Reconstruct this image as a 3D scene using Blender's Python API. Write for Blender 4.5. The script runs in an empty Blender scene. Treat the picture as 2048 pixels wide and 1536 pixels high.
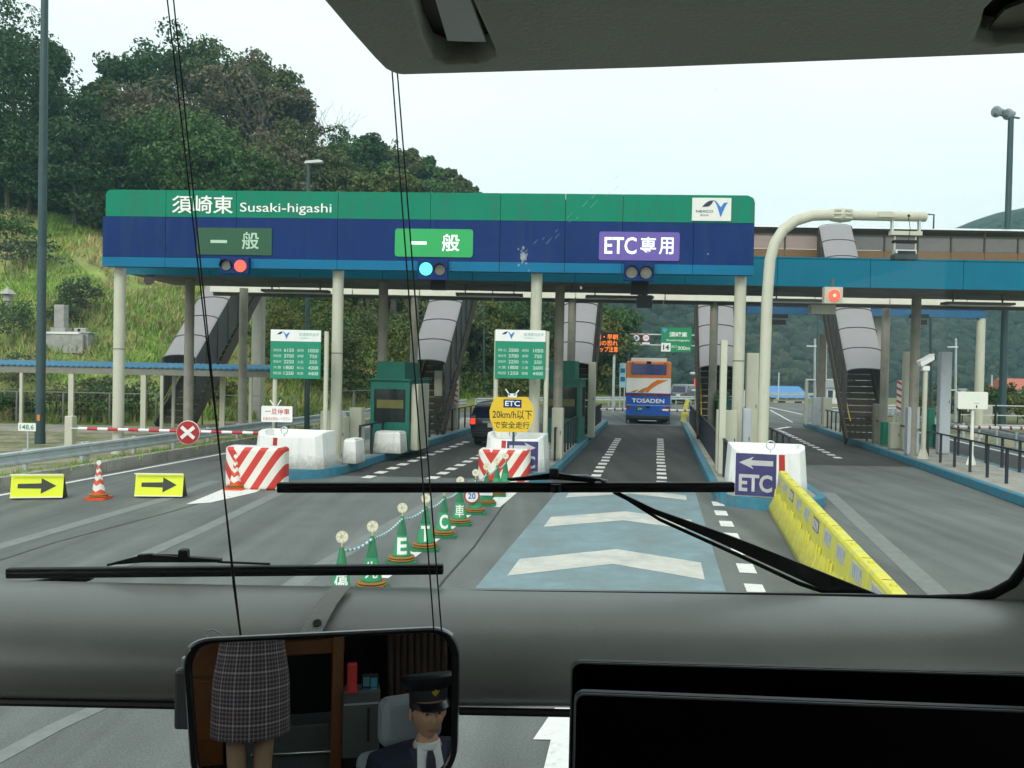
import bpy, bmesh, math, random
import numpy as np
from mathutils import Vector, Matrix
R = math.radians
random.seed(7); rng = np.random.default_rng(7)
SC = bpy.context.scene
COL = SC.collection

# ------------------------------------------------------------------ camera, sky, sun, exposure
F = 1657.0; W0, H0 = 2048, 1536
CAM = Vector((0.0, 0.0, 2.9))
PITCH, ROLL = R(0.97), R(1.15)
fwd = Vector((0, math.cos(PITCH), -math.sin(PITCH)))
up0 = Vector((0, math.sin(PITCH), math.cos(PITCH)))
right = Vector((math.cos(ROLL), 0, 0)) + up0 * math.sin(ROLL)
upv = up0 * math.cos(ROLL) - Vector((1, 0, 0)) * math.sin(ROLL)
cd = bpy.data.cameras.new('camera'); cam = bpy.data.objects.new('camera', cd); COL.objects.link(cam)
cam.matrix_world = Matrix(((right.x, upv.x, -fwd.x, CAM.x), (right.y, upv.y, -fwd.y, CAM.y), (right.z, upv.z, -fwd.z, CAM.z), (0, 0, 0, 1)))
cd.sensor_fit = 'HORIZONTAL'; cd.sensor_width = 36.0; cd.lens = 36.0 * F / W0
cd.clip_start = 0.05; cd.clip_end = 6000
SC.camera = cam
SUN_EL, SUN_AZ = R(40), R(200)     # azimuth clockwise from +Y: the light comes from behind the coach
wd = bpy.data.worlds.new('World'); SC.world = wd; wd.use_nodes = True
nt = wd.node_tree; nt.nodes.clear()
wo = nt.nodes.new('ShaderNodeOutputWorld'); bg = nt.nodes.new('ShaderNodeBackground')
sky = nt.nodes.new('ShaderNodeTexSky'); sky.sky_type = 'NISHITA'; sky.sun_disc = False
sky.sun_elevation = SUN_EL; sky.sun_rotation = SUN_AZ; sky.dust_density = 4.0; sky.air_density = 1.0
mx = nt.nodes.new('ShaderNodeMix'); mx.data_type = 'RGBA'; mx.inputs[0].default_value = 0.86
tcw = nt.nodes.new('ShaderNodeTexCoord'); mpw = nt.nodes.new('ShaderNodeMapping'); mpw.inputs['Scale'].default_value = (1, 1, 3)
nzw = nt.nodes.new('ShaderNodeTexNoise'); nzw.inputs['Scale'].default_value = 1.6; nzw.inputs['Detail'].default_value = 4
crw = nt.nodes.new('ShaderNodeValToRGB')
crw.color_ramp.elements[0].position = 0.35; crw.color_ramp.elements[0].color = (9.4, 10.1, 10.0, 1)
crw.color_ramp.elements[1].position = 0.7; crw.color_ramp.elements[1].color = (10.8, 11.4, 11.2, 1)
nt.links.new(tcw.outputs['Generated'], mpw.inputs['Vector']); nt.links.new(mpw.outputs[0], nzw.inputs['Vector'])
nt.links.new(nzw.outputs[0], crw.inputs[0]); nt.links.new(crw.outputs[0], mx.inputs[7])
nt.links.new(sky.outputs[0], mx.inputs[6]); nt.links.new(mx.outputs[2], bg.inputs[0])
bg.inputs[1].default_value = 0.1
nt.links.new(bg.outputs[0], wo.inputs[0])
sl = bpy.data.lights.new('sun', 'SUN'); sl.energy = 1.2; sl.angle = R(25); sl.color = (1, 0.96, 0.9)
so = bpy.data.objects.new('sun', sl); COL.objects.link(so)
sd = Vector((math.sin(SUN_AZ) * math.cos(SUN_EL), math.cos(SUN_AZ) * math.cos(SUN_EL), math.sin(SUN_EL)))
so.rotation_euler = sd.to_track_quat('Z', 'Y').to_euler(); so.location = (0, -20, 60)
SC.view_settings.view_transform = 'Standard'; SC.view_settings.look = 'None'
SC.view_settings.gamma = 1; SC.view_settings.exposure = 0.5; SC.view_settings.use_curve_mapping = False
SC.render.engine = 'CYCLES'
cy = SC.cycles; cy.use_denoising = True; cy.max_bounces = 7; cy.diffuse_bounces = 4; cy.glossy_bounces = 3
cy.transmission_bounces = 4; cy.transparent_max_bounces = 12; cy.volume_bounces = 0
cy.caustics_reflective = False; cy.caustics_refractive = False; cy.sample_clamp_indirect = 4; cy.blur_glossy = 0.5
cy.use_adaptive_sampling = True; cy.adaptive_threshold = 0.02

# ------------------------------------------------------------------ finding places from directions
def ray(px, py):
    return (fwd * F + right * (px - W0 / 2) - upv * (py - H0 / 2)).normalized()
def G(px, py, z=0.0):
    d = ray(px, py); t = (z - CAM.z) / d.z; return CAM + d * t
def D(px, py, Y):
    d = ray(px, py); return CAM + d * (Y / d.y)
K = 0.1763                        # sideways drift of the lanes per metre ahead
LANE = -math.atan(K)
def lx(a, Y): return a + K * Y
class Face:
    """a vertical face through `o`, turned by rz; xz() finds a point of it"""
    def __init__(s, o, rz=0.0):
        s.o = Vector(o); s.rz = rz; s.ax = Vector((math.cos(rz), math.sin(rz), 0)); s.n = Vector((-math.sin(rz), math.cos(rz), 0))
    def xz(s, px, py, dy=0.0):
        d = ray(px, py); t = ((s.o + s.n * dy) - CAM).dot(s.n) / d.dot(s.n)
        p = CAM + d * t - s.o; return p.dot(s.ax), p.z
# ------------------------------------------------------------------ materials
MATS = {}
def mat(name, col, rough=0.6, metal=0.0, vary=0.12, scale=3.0, bump=0.0, bscale=40.0, emit=None, estr=0.0, island=0.0,
        dirt=None, dscale=1.2, dlo=0.5, dhi=0.75, spec=0.5, trans=0.0, coat=0.0, streak=0, grime=None):
    if name in MATS: return MATS[name]
    m = bpy.data.materials.new(name); m.use_nodes = True; n = m.node_tree; b = n.nodes['Principled BSDF']
    L = n.links.new
    tc = n.nodes.new('ShaderNodeTexCoord')
    nz = n.nodes.new('ShaderNodeTexNoise'); nz.inputs['Scale'].default_value = scale; nz.inputs['Detail'].default_value = 5; nz.inputs['Roughness'].default_value = 0.62
    L(tc.outputs['Object'], nz.inputs['Vector'])
    r = n.nodes.new('ShaderNodeValToRGB')
    r.color_ramp.elements[0].position = 0.3; r.color_ramp.elements[1].position = 0.7
    r.color_ramp.elements[0].color = (*[c * (1 - vary) for c in col], 1); r.color_ramp.elements[1].color = (*[min(1, c * (1 + vary)) for c in col], 1)
    L(nz.outputs[0], r.inputs[0]); out = r.outputs[0]
    if dirt:
        n2 = n.nodes.new('ShaderNodeTexNoise'); n2.inputs['Scale'].default_value = dscale; n2.inputs['Detail'].default_value = 8; n2.inputs['Roughness'].default_value = 0.7
        if streak:
            mp = n.nodes.new('ShaderNodeMapping'); mp.inputs['Scale'].default_value = (streak, streak, .3); L(tc.outputs['Object'], mp.inputs[0]); L(mp.outputs[0], n2.inputs['Vector'])
        else: L(tc.outputs['Object'], n2.inputs['Vector'])
        mr = n.nodes.new('ShaderNodeMapRange'); mr.inputs[1].default_value = dlo; mr.inputs[2].default_value = dhi
        L(n2.outputs[0], mr.inputs[0])
        mm = n.nodes.new('ShaderNodeMix'); mm.data_type = 'RGBA'; mm.inputs[7].default_value = (*dirt, 1)
        L(mr.outputs[0], mm.inputs[0]); L(out, mm.inputs[6]); out = mm.outputs[2]
    if grime:      # splashed dirt up to a ragged line above the foot
        sz = n.nodes.new('ShaderNodeSeparateXYZ'); L(tc.outputs['Object'], sz.inputs[0]); n3 = n.nodes.new('ShaderNodeTexNoise'); n3.inputs['Scale'].default_value = 9; n3.inputs['Detail'].default_value = 8; n3.inputs['Roughness'].default_value = .75; L(tc.outputs['Object'], n3.inputs['Vector'])
        ma = n.nodes.new('ShaderNodeMath'); ma.operation = 'MULTIPLY_ADD'; ma.inputs[1].default_value = -.7; L(n3.outputs[0], ma.inputs[0]); L(sz.outputs[2], ma.inputs[2])
        mr = n.nodes.new('ShaderNodeMapRange'); mr.inputs[1].default_value = grime[3]; mr.inputs[2].default_value = -.33; mr.inputs[3].default_value = 0; mr.inputs[4].default_value = .75; L(ma.outputs[0], mr.inputs[0])
        mm = n.nodes.new('ShaderNodeMix'); mm.data_type = 'RGBA'; mm.inputs[7].default_value = (*grime[:3], 1); L(mr.outputs[0], mm.inputs[0]); L(out, mm.inputs[6]); out = mm.outputs[2]
    if island:
        g = n.nodes.new('ShaderNodeNewGeometry'); mr = n.nodes.new('ShaderNodeMapRange')
        mr.inputs[3].default_value = 1 - island; mr.inputs[4].default_value = 1 + island
        L(g.outputs['Random Per Island'], mr.inputs[0])
        hv = n.nodes.new('ShaderNodeHueSaturation'); L(mr.outputs[0], hv.inputs['Value']); L(out, hv.inputs['Color'])
        m3 = n.nodes.new('ShaderNodeMapRange'); m3.inputs[3].default_value = 0.47; m3.inputs[4].default_value = 0.53
        mu = n.nodes.new('ShaderNodeMath'); mu.operation = 'FRACT'; m4 = n.nodes.new('ShaderNodeMath'); m4.operation = 'MULTIPLY'; m4.inputs[1].default_value = 17.3
        L(g.outputs['Random Per Island'], m4.inputs[0]); L(m4.outputs[0], mu.inputs[0]); L(mu.outputs[0], m3.inputs[0]); L(m3.outputs[0], hv.inputs['Hue'])
        out = hv.outputs[0]
    L(out, b.inputs['Base Color'])
    b.inputs['Roughness'].default_value = rough; b.inputs['Metallic'].default_value = metal
    b.inputs['Specular IOR Level'].default_value = spec
    if coat: b.inputs['Coat Weight'].default_value = coat
    if trans: b.inputs['Transmission Weight'].default_value = trans
    if bump:
        nb = n.nodes.new('ShaderNodeTexNoise'); nb.inputs['Scale'].default_value = bscale; nb.inputs['Detail'].default_value = 4
        L(tc.outputs['Object'], nb.inputs['Vector'])
        bp = n.nodes.new('ShaderNodeBump'); bp.inputs['Strength'].default_value = bump; bp.inputs['Distance'].default_value = 0.02
        L(nb.outputs[0], bp.inputs['Height']); L(bp.outputs[0], b.inputs['Normal'])
    if emit:
        b.inputs['Emission Color'].default_value = (*emit, 1); b.inputs['Emission Strength'].default_value = estr
    MATS[name] = m; return m
def node_of(m, t): return [x for x in m.node_tree.nodes if x.bl_idname == t]
def see_through(m, f, col):
    n = m.node_tree; tr = n.nodes.new('ShaderNodeBsdfTranslucent'); tr.inputs[0].default_value = (*col, 1); ms = n.nodes.new('ShaderNodeMixShader'); ms.inputs[0].default_value = f
    n.links.new(n.nodes['Principled BSDF'].outputs[0], ms.inputs[1]); n.links.new(tr.outputs[0], ms.inputs[2]); n.links.new(ms.outputs[0], n.nodes['Material Output'].inputs[0]); return m
def stripes_mat(name, ca, cb, fn):
    """two flat print colours; fn(nodetree, texcoord) returns a 0..1 socket"""
    if name in MATS: return MATS[name]
    m = mat(name, ca, rough=0.5, vary=0.05); n = m.node_tree; b = n.nodes['Principled BSDF']
    old = b.inputs['Base Color'].links[0].from_socket
    tc = [x for x in n.nodes if x.bl_idname == 'ShaderNodeTexCoord'][0]
    s = fn(n, tc); mm = n.nodes.new('ShaderNodeMix'); mm.data_type = 'RGBA'; mm.inputs[7].default_value = (*cb, 1)
    n.links.new(s, mm.inputs[0]); n.links.new(old, mm.inputs[6]); n.links.new(mm.outputs[2], b.inputs['Base Color'])
    return m
def band_fn(ax, period, duty=0.5, slant=(0, 0, 0), absx=None, phase=0.0, off=0.0):
    def fn(n, tc):
        L = n.links.new
        sp = n.nodes.new('ShaderNodeSeparateXYZ'); L(tc.outputs['Object'], sp.inputs[0])
        acc = None
        for i, k in enumerate(slant):
            if not k: continue
            src = sp.outputs[i]
            if absx == i:
                a0 = n.nodes.new('ShaderNodeMath'); a0.operation = 'ADD'; a0.inputs[1].default_value = off; L(src, a0.inputs[0]); a = n.nodes.new('ShaderNodeMath'); a.operation = 'ABSOLUTE'; L(a0.outputs[0], a.inputs[0]); src = a.outputs[0]
            mu = n.nodes.new('ShaderNodeMath'); mu.operation = 'MULTIPLY_ADD'; mu.inputs[1].default_value = k; mu.inputs[2].default_value = phase if acc is None else 0
            L(src, mu.inputs[0])
            if acc is not None: L(acc, mu.inputs[2])
            acc = mu.outputs[0]
        dv = n.nodes.new('ShaderNodeMath'); dv.operation = 'DIVIDE'; dv.inputs[1].default_value = period; L(acc, dv.inputs[0])
        fr = n.nodes.new('ShaderNodeMath'); fr.operation = 'FRACT'; L(dv.outputs[0], fr.inputs[0])
        lt = n.nodes.new('ShaderNodeMath'); lt.operation = 'LESS_THAN'; lt.inputs[1].default_value = duty; L(fr.outputs[0], lt.inputs[0])
        return lt.outputs[0]
    return fn
# ------------------------------------------------------------------ mesh building
class MB:
    def __init__(s): s.v = []; s.f = []
    def add(s, vs, fs):
        k = len(s.v); s.v += [tuple(p) for p in vs]; s.f += [tuple(i + k for i in f) for f in fs]; return s
    def box(s, x0, x1, y0, y1, z0, z1):
        return s.add([(x0, y0, z0), (x1, y0, z0), (x1, y1, z0), (x0, y1, z0), (x0, y0, z1), (x1, y0, z1), (x1, y1, z1), (x0, y1, z1)],
                     [(0, 3, 2, 1), (4, 5, 6, 7), (0, 1, 5, 4), (1, 2, 6, 5), (2, 3, 7, 6), (3, 0, 4, 7)])
    def bar(s, p0, p1, w, h=None, upd=(0, 0, 1)):
        h = h or w; p0 = Vector(p0); p1 = Vector(p1); d = (p1 - p0).normalized(); u = Vector(upd)
        if abs(d.dot(u)) > 0.95: u = Vector((0, 1, 0))
        a = d.cross(u).normalized() * w / 2; b = a.cross(d).normalized() * h / 2
        return s.add([p0 - a - b, p0 + a - b, p0 + a + b, p0 - a + b, p1 - a - b, p1 + a - b, p1 + a + b, p1 - a + b],
                     [(0, 3, 2, 1), (4, 5, 6, 7), (0, 1, 5, 4), (1, 2, 6, 5), (2, 3, 7, 6), (3, 0, 4, 7)][::1])
    def tube(s, pts, r, n=10, caps=True):
        pts = [Vector(p) for p in pts]; rs = r if isinstance(r, (list, tuple)) else [r] * len(pts)
        k = len(pts); vs = []; prev = None
        for i, p in enumerate(pts):
            d = (pts[min(i + 1, k - 1)] - pts[max(i - 1, 0)]).normalized()
            if prev is None:
                a = d.cross(Vector((0, 0, 1)) if abs(d.z) < 0.9 else Vector((0, 1, 0))).normalized()
            else: a = (prev - d * prev.dot(d)).normalized()
            prev = a; b = d.cross(a)
            for j in range(n):
                t = 2 * math.pi * j / n; vs.append(p + a * math.cos(t) * rs[i] + b * math.sin(t) * rs[i])
        fs = [(i * n + j, i * n + (j + 1) % n, (i + 1) * n + (j + 1) % n, (i + 1) * n + j) for i in range(k - 1) for j in range(n)]
        if caps: fs += [tuple(range(n))[::-1], tuple(range((k - 1) * n, k * n))]
        return s.add(vs, fs)
    def lathe(s, prof, c=(0, 0, 0), n=20, sx=1, sy=1):
        vs = [(c[0] + r * math.cos(2 * math.pi * j / n) * sx, c[1] + r * math.sin(2 * math.pi * j / n) * sy, c[2] + z) for r, z in prof for j in range(n)]
        k = len(prof)
        fs = [(i * n + j, i * n + (j + 1) % n, (i + 1) * n + (j + 1) % n, (i + 1) * n + j) for i in range(k - 1) for j in range(n)]
        fs += [tuple(range(n))[::-1], tuple(range((k - 1) * n, k * n))]
        return s.add(vs, fs)
    def prism(s, poly, a, b, plane='xz'):
        """poly 2D extruded from a to b along the remaining axis; xz: seen from -y counter-clockwise, a<b"""
        mk = {'xz': lambda p, t: (p[0], t, p[1]), 'xy': lambda p, t: (p[0], p[1], t), 'yz': lambda p, t: (t, p[0], p[1])}[plane]
        n = len(poly); vs = [mk(p, a) for p in poly] + [mk(p, b) for p in poly]
        side = [(i, (i + 1) % n, n + (i + 1) % n, n + i) for i in range(n)]
        if plane == 'xz': fs = [tuple(range(n)), tuple(range(n, 2 * n))[::-1]] + [f[::-1] for f in side]
        else: fs = [tuple(range(n))[::-1], tuple(range(n, 2 * n))] + side
        return s.add(vs, fs)
    def sphere(s, c, r, n=12, m=8):
        r = r if isinstance(r, (tuple, list)) else (r, r, r)
        vs = [(c[0] + r[0] * math.sin(math.pi * i / m) * math.cos(2 * math.pi * j / n), c[1] + r[1] * math.sin(math.pi * i / m) * math.sin(2 * math.pi * j / n), c[2] - r[2] * math.cos(math.pi * i / m)) for i in range(1, m) for j in range(n)]
        vs += [(c[0], c[1], c[2] - r[2]), (c[0], c[1], c[2] + r[2])]; b, t = len(vs) - 2, len(vs) - 1
        fs = [((i - 1) * n + j, (i - 1) * n + (j + 1) % n, i * n + (j + 1) % n, i * n + j) for i in range(1, m - 1) for j in range(n)]
        fs += [(b, (j + 1) % n, j) for j in range(n)] + [(t, (m - 2) * n + j, (m - 2) * n + (j + 1) % n) for j in range(n)]
        return s.add(vs, fs)
    def mesh(s, name, m, smooth=False):
        me = bpy.data.meshes.new(name); me.from_pydata(s.v, [], s.f)
        if m: me.materials.append(m)
        if smooth:
            me.polygons.foreach_set('use_smooth', [True] * len(me.polygons)); 
            try: me.set_sharp_from_angle(angle=R(40))
            except Exception: pass
        me.update(); return me
    def build(s, name, m, parent=None, smooth=False, bevel=0.0, label=None, seg=2):
        return link(name, s.mesh(name, m, smooth), parent, bevel, label, seg)
def link(name, me, parent=None, bevel=0.0, label=None, seg=2, loc=None, rz=None):
    o = bpy.data.objects.new(name, me); COL.objects.link(o)
    if parent: o.parent = parent
    if bevel:
        b = o.modifiers.new('bevel', 'BEVEL'); b.width = bevel; b.segments = seg; b.limit_method = 'ANGLE'; b.angle_limit = R(35)
    if label: o['label'] = label
    if loc is not None: o.location = loc
    if rz is not None: o.rotation_euler = (0, 0, rz)
    return o
def thing(name, label, cat, loc=(0, 0, 0), rz=0.0, group=None):
    o = bpy.data.objects.new(name, None); COL.objects.link(o); o.location = loc; o.rotation_euler = (0, 0, rz)
    o.empty_display_size = 0.2; o['label'] = label; o['category'] = cat
    if group: o['group'] = group
    return o
def tag(o, label=None, cat=None, group=None, kind=None):
    for k, v in (('label', label), ('category', cat), ('group', group), ('kind', kind)):
        if v: o[k] = v
    return o
def kids(o): return [c for c in bpy.data.objects if c.parent == o]
def copy_thing(root, loc, rz, label, scale=None):
    r = root.copy(); COL.objects.link(r); r.location = loc; r.rotation_euler = (0, 0, rz); r['label'] = label
    if scale: r.scale = scale
    for ch in kids(root):
        c = ch.copy(); COL.objects.link(c); c.parent = r
        for g in kids(ch):
            d = g.copy(); COL.objects.link(d); d.parent = c
    return r
def text(s, cx, cz, w, h, y, m, parent, bold=0.0, name='lettering', keep=False):
    """flat lettering on a face that looks to -y, fitted to w x h metres"""
    c = bpy.data.curves.new('lettering', 'FONT'); c.body = s; c.size = 1; c.resolution_u = 3; c.offset = bold
    o = bpy.data.objects.new('lettering', c); me = bpy.data.meshes.new_from_object(o)
    bpy.data.objects.remove(o); bpy.data.curves.remove(c)
    n = len(me.vertices); a = np.empty(n * 3); me.vertices.foreach_get('co', a); a = a.reshape(n, 3)
    lo = a.min(0); hi = a.max(0); sx = w / (hi[0] - lo[0]); sz = h / max(1e-6, hi[1] - lo[1])
    if keep: sz = sx = min(sx, sz)
    b = np.empty_like(a); b[:, 0] = (a[:, 0] - (lo[0] + hi[0]) / 2) * sx + cx; b[:, 2] = (a[:, 1] - (lo[1] + hi[1]) / 2) * sz + cz; b[:, 1] = y
    me.vertices.foreach_set('co', b.ravel()); me.materials.clear(); me.materials.append(m); me.name = name; me.update()
    return link(name, me, parent)
def np_mesh(name, V, m, nv=4, smooth=False):
    """V: (faces*nv, 3) loose polygons"""
    V = np.asarray(V, dtype=np.float32); nf = len(V) // nv; me = bpy.data.meshes.new(name)
    me.vertices.add(len(V)); me.vertices.foreach_set('co', V.ravel()); me.loops.add(nf * nv)
    me.loops.foreach_set('vertex_index', np.arange(nf * nv, dtype=np.int32)); me.polygons.add(nf)
    me.polygons.foreach_set('loop_start', np.arange(0, nf * nv, nv, dtype=np.int32)); me.polygons.foreach_set('loop_total', np.full(nf, nv, dtype=np.int32))
    if m: me.materials.append(m)
    me.update(calc_edges=True); return me
def rrect(x0, x1, z0, z1, r, n=4):
    out = []
    for cx, cz, a0 in ((x1 - r, z0 + r, -90), (x1 - r, z1 - r, 0), (x0 + r, z1 - r, 90), (x0 + r, z0 + r, 180)):
        for i in range(n + 1):
            a = R(a0 + 90 * i / n); out.append((cx + r * math.cos(a), cz + r * math.sin(a)))
    return out
def disc(cx, cz, r, n=24): return [(cx + r * math.cos(2 * math.pi * i / n), cz + r * math.sin(2 * math.pi * i / n)) for i in range(n)]
# shared paints
WHITE = mat('white_paint', (0.78, 0.79, 0.77), 0.45, vary=0.05, dirt=(0.45, 0.43, 0.38), dlo=0.58, dhi=0.95)
ROADW = mat('road_white', (0.72, 0.72, 0.70), 0.7, vary=0.08, scale=14, dirt=(0.2, 0.2, 0.2), dscale=6, dlo=0.55, dhi=0.8)
BEIGE = mat('beige_steel', (0.50, 0.50, 0.40), 0.5, vary=0.06, scale=1.5, streak=3, dirt=(0.30, 0.285, 0.22), dscale=2.5, dlo=0.55, dhi=0.9)
GREYP = mat('light_grey_steel', (0.42, 0.46, 0.50), 0.45, vary=0.05, dirt=(0.25, 0.25, 0.25), dlo=0.55, dhi=0.95)
DARK = mat('dark_rail', (0.015, 0.018, 0.03), 0.5, vary=0.2)
BLACK = mat('black_plastic', (0.008, 0.009, 0.01), 0.45, vary=0.2, spec=0.3)
GALV = mat('galvanised_steel', (0.52, 0.58, 0.60), 0.42, metal=0.3, vary=0.12, scale=2, dirt=(0.22, 0.2, 0.17), dscale=3, dlo=0.55, dhi=0.9)
POLEG = mat('dark_green_pole', (0.02, 0.055, 0.06), 0.45, vary=0.12)
GREEN = mat('sign_green', (0.0, 0.20, 0.115), 0.55, vary=0.07, scale=1, spec=.2, dirt=(0.03, 0.145, 0.095), dscale=1.4, streak=4, bump=.12, bscale=1.3)
NAVY = mat('sign_navy', (0.005, 0.027, 0.135), 0.55, vary=0.1, scale=1, spec=.15, dirt=(0.018, 0.045, 0.13), dscale=1.4, streak=4, bump=.12, bscale=1.3)
AZURE = mat('sign_azure', (0.003, 0.14, 0.28), 0.55, vary=0.06, scale=1, spec=.2)
TEAL = mat('canopy_blue', (0.002, 0.14, 0.225), 0.55, spec=.2, vary=0.06, scale=0.8, streak=4, bump=.12, bscale=1.3, dirt=(0.015, 0.10, 0.16), dscale=1.5, dlo=0.5, dhi=0.9)
TXTW = mat('letter_white', (0.82, 0.84, 0.80), 0.5, vary=0.02)
TXTK = mat('letter_black', (0.012, 0.012, 0.014), 0.5, vary=0.02)
RED = mat('red_paint', (0.38, 0.015, 0.015), 0.45, vary=0.1)
KERBB = mat('kerb_blue', (0.035, 0.20, 0.29), 0.65, vary=0.14, scale=5, dirt=(0.13, 0.15, 0.15), dscale=2.0, dlo=0.5, dhi=0.72, bump=0.2)
CONC = mat('concrete', (0.33, 0.32, 0.28), 0.85, vary=0.14, scale=2.5, dirt=(0.14, 0.13, 0.11), dscale=1.1, dlo=0.48, dhi=0.75, bump=0.3, bscale=25)
TOLLG = mat('booth_green', (0.0, 0.13, 0.09), 0.5, vary=0.1)
# ------------------------------------------------------------------ ground, road and its markings
def sheet(name, pts, z, m, kind='structure', label=None):
    me = bpy.data.meshes.new(name); me.from_pydata([(p[0], p[1], z) for p in pts], [], [tuple(range(len(pts)))])
    me.materials.append(m); me.update()
    if me.polygons[0].normal.z < 0: me.flip_normals()
    o = link(name, me); tag(o, label, kind=kind); return o
EARTH = mat('rough_grass', (0.10, 0.105, 0.035), 0.9, vary=0.3, scale=0.25, dirt=(0.13, 0.11, 0.05), dscale=0.12, dlo=0.4, dhi=0.65, bump=0.5, bscale=3)
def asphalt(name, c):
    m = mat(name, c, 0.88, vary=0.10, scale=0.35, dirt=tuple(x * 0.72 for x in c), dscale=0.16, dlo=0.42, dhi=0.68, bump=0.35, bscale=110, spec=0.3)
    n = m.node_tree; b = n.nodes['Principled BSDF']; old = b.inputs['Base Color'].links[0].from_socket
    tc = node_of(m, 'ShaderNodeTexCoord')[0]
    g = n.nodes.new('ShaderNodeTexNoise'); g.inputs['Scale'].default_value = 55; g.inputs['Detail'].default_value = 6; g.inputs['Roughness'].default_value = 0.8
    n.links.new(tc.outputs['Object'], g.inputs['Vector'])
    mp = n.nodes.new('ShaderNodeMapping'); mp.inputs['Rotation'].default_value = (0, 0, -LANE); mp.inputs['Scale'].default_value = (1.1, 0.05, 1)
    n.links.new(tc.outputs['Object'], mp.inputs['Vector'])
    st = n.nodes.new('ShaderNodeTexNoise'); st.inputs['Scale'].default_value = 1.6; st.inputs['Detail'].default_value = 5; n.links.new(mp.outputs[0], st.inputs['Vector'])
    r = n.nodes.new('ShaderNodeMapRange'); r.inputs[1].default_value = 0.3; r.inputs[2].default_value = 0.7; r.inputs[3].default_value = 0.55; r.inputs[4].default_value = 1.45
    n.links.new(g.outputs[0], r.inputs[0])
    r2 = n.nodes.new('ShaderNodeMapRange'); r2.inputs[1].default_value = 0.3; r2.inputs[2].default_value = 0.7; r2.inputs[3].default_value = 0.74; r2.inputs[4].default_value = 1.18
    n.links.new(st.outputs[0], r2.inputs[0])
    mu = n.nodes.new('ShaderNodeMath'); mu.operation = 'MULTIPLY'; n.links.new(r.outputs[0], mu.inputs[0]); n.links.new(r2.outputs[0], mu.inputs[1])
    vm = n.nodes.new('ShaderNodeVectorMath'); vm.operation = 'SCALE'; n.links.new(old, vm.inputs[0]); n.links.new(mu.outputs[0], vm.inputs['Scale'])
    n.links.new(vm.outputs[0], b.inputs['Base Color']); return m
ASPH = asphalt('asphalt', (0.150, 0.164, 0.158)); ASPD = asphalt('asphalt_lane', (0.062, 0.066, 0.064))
FADE = mat('worn_paint', (0.185, 0.204, 0.197), 0.85, vary=0.12, scale=7, dirt=(0.155, 0.168, 0.162), dscale=3, dlo=0.45, dhi=0.7)
SEAM = mat('sealed_joint', (0.03, 0.03, 0.03), 0.6, vary=0.2)
MATB = mat('blue_road_coating', (0.185, 0.272, 0.30), 0.85, vary=0.12, scale=3, dirt=(0.16, 0.2, 0.21), dscale=1.0, dlo=0.42, dhi=0.7, bump=0.3, bscale=90)
MATW = mat('cream_road_coating', (0.54, 0.53, 0.48), 0.85, vary=0.1, scale=4, dirt=(0.33, 0.36, 0.37), dscale=1.6, dlo=0.45, dhi=0.75, bump=0.3, bscale=90)
def drop(x, y): f = lambda t: max(0, min(1, t)); return -3.2 * f((y - 90) / 14) * f((x - 27) / 8)
gxs = [-900, -100, 0, 20, 27, 29, 31, 33, 35, 60, 120, 300, 1100]; gys = [-60, 0, 60, 90, 92, 94, 97, 100, 104, 130, 300, 2500]
_v = [(x, y, -.06 + drop(x, y)) for y in gys for x in gxs]; _n = len(gxs)
_me = bpy.data.meshes.new('ground'); _me.from_pydata(_v, [], [(j * _n + i, j * _n + i + 1, (j + 1) * _n + i + 1, (j + 1) * _n + i) for j in range(len(gys) - 1) for i in range(_n - 1)]); _me.materials.append(EARTH); _me.update(); tag(link('ground', _me), kind='structure')
aL, aR = -14.0, 13.95
left = [(lx(aL - 0.6, y), y) for y in (-12, 10, 30, 44)] + [(-4.5, 52), (-1.5, 61), (4, 67), (9, 71), (16, 77), (26, 83), (40, 88)]
rightp = [(lx(aR + 0.7, y), y) for y in (-12, 10, 30, 48)] + [(26, 60), (34, 68), (48, 77), (60, 82)]
sheet('road', left + rightp[::-1], 0.0, ASPH)
Z1, Z2, Z3 = 0.004, 0.008, 0.012
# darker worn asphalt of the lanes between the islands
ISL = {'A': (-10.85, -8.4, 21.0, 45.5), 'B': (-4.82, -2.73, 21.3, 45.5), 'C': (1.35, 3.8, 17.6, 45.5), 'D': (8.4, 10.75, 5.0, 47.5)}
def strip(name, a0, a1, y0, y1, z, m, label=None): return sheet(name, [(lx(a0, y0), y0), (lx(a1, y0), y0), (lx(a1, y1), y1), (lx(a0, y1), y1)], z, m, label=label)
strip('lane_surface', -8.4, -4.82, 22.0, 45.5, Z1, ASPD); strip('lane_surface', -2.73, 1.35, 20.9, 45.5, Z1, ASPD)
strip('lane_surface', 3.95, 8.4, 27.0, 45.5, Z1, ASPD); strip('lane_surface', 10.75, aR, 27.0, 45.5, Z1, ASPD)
# blue mat with cream chevrons
strip('coated_lane', -2.36, 0.97, 9.0, 20.6, Z1, MATB)
for k, yb in enumerate((8.75, 12.45, 16.15, 19.75)):
    aL0, aC, aR0 = -2.06, -0.62, 0.72; dl = 0.85; th = 1.05 if k < 3 else 0.72
    if k == 0: th = 0.9
    pts = [(lx(aL0, yb - dl), yb - dl), (lx(aC, yb), yb), (lx(aR0, yb - dl), yb - dl), (lx(aR0, yb - dl + th), yb - dl + th), (lx(aC, yb + th), yb + th), (lx(aL0, yb - dl + th), yb - dl + th)]
    if k == 0: pts = [(x, max(y, 9.05)) for x, y in pts]
    sheet('chevron_marking', pts, Z2, MATW)
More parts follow.
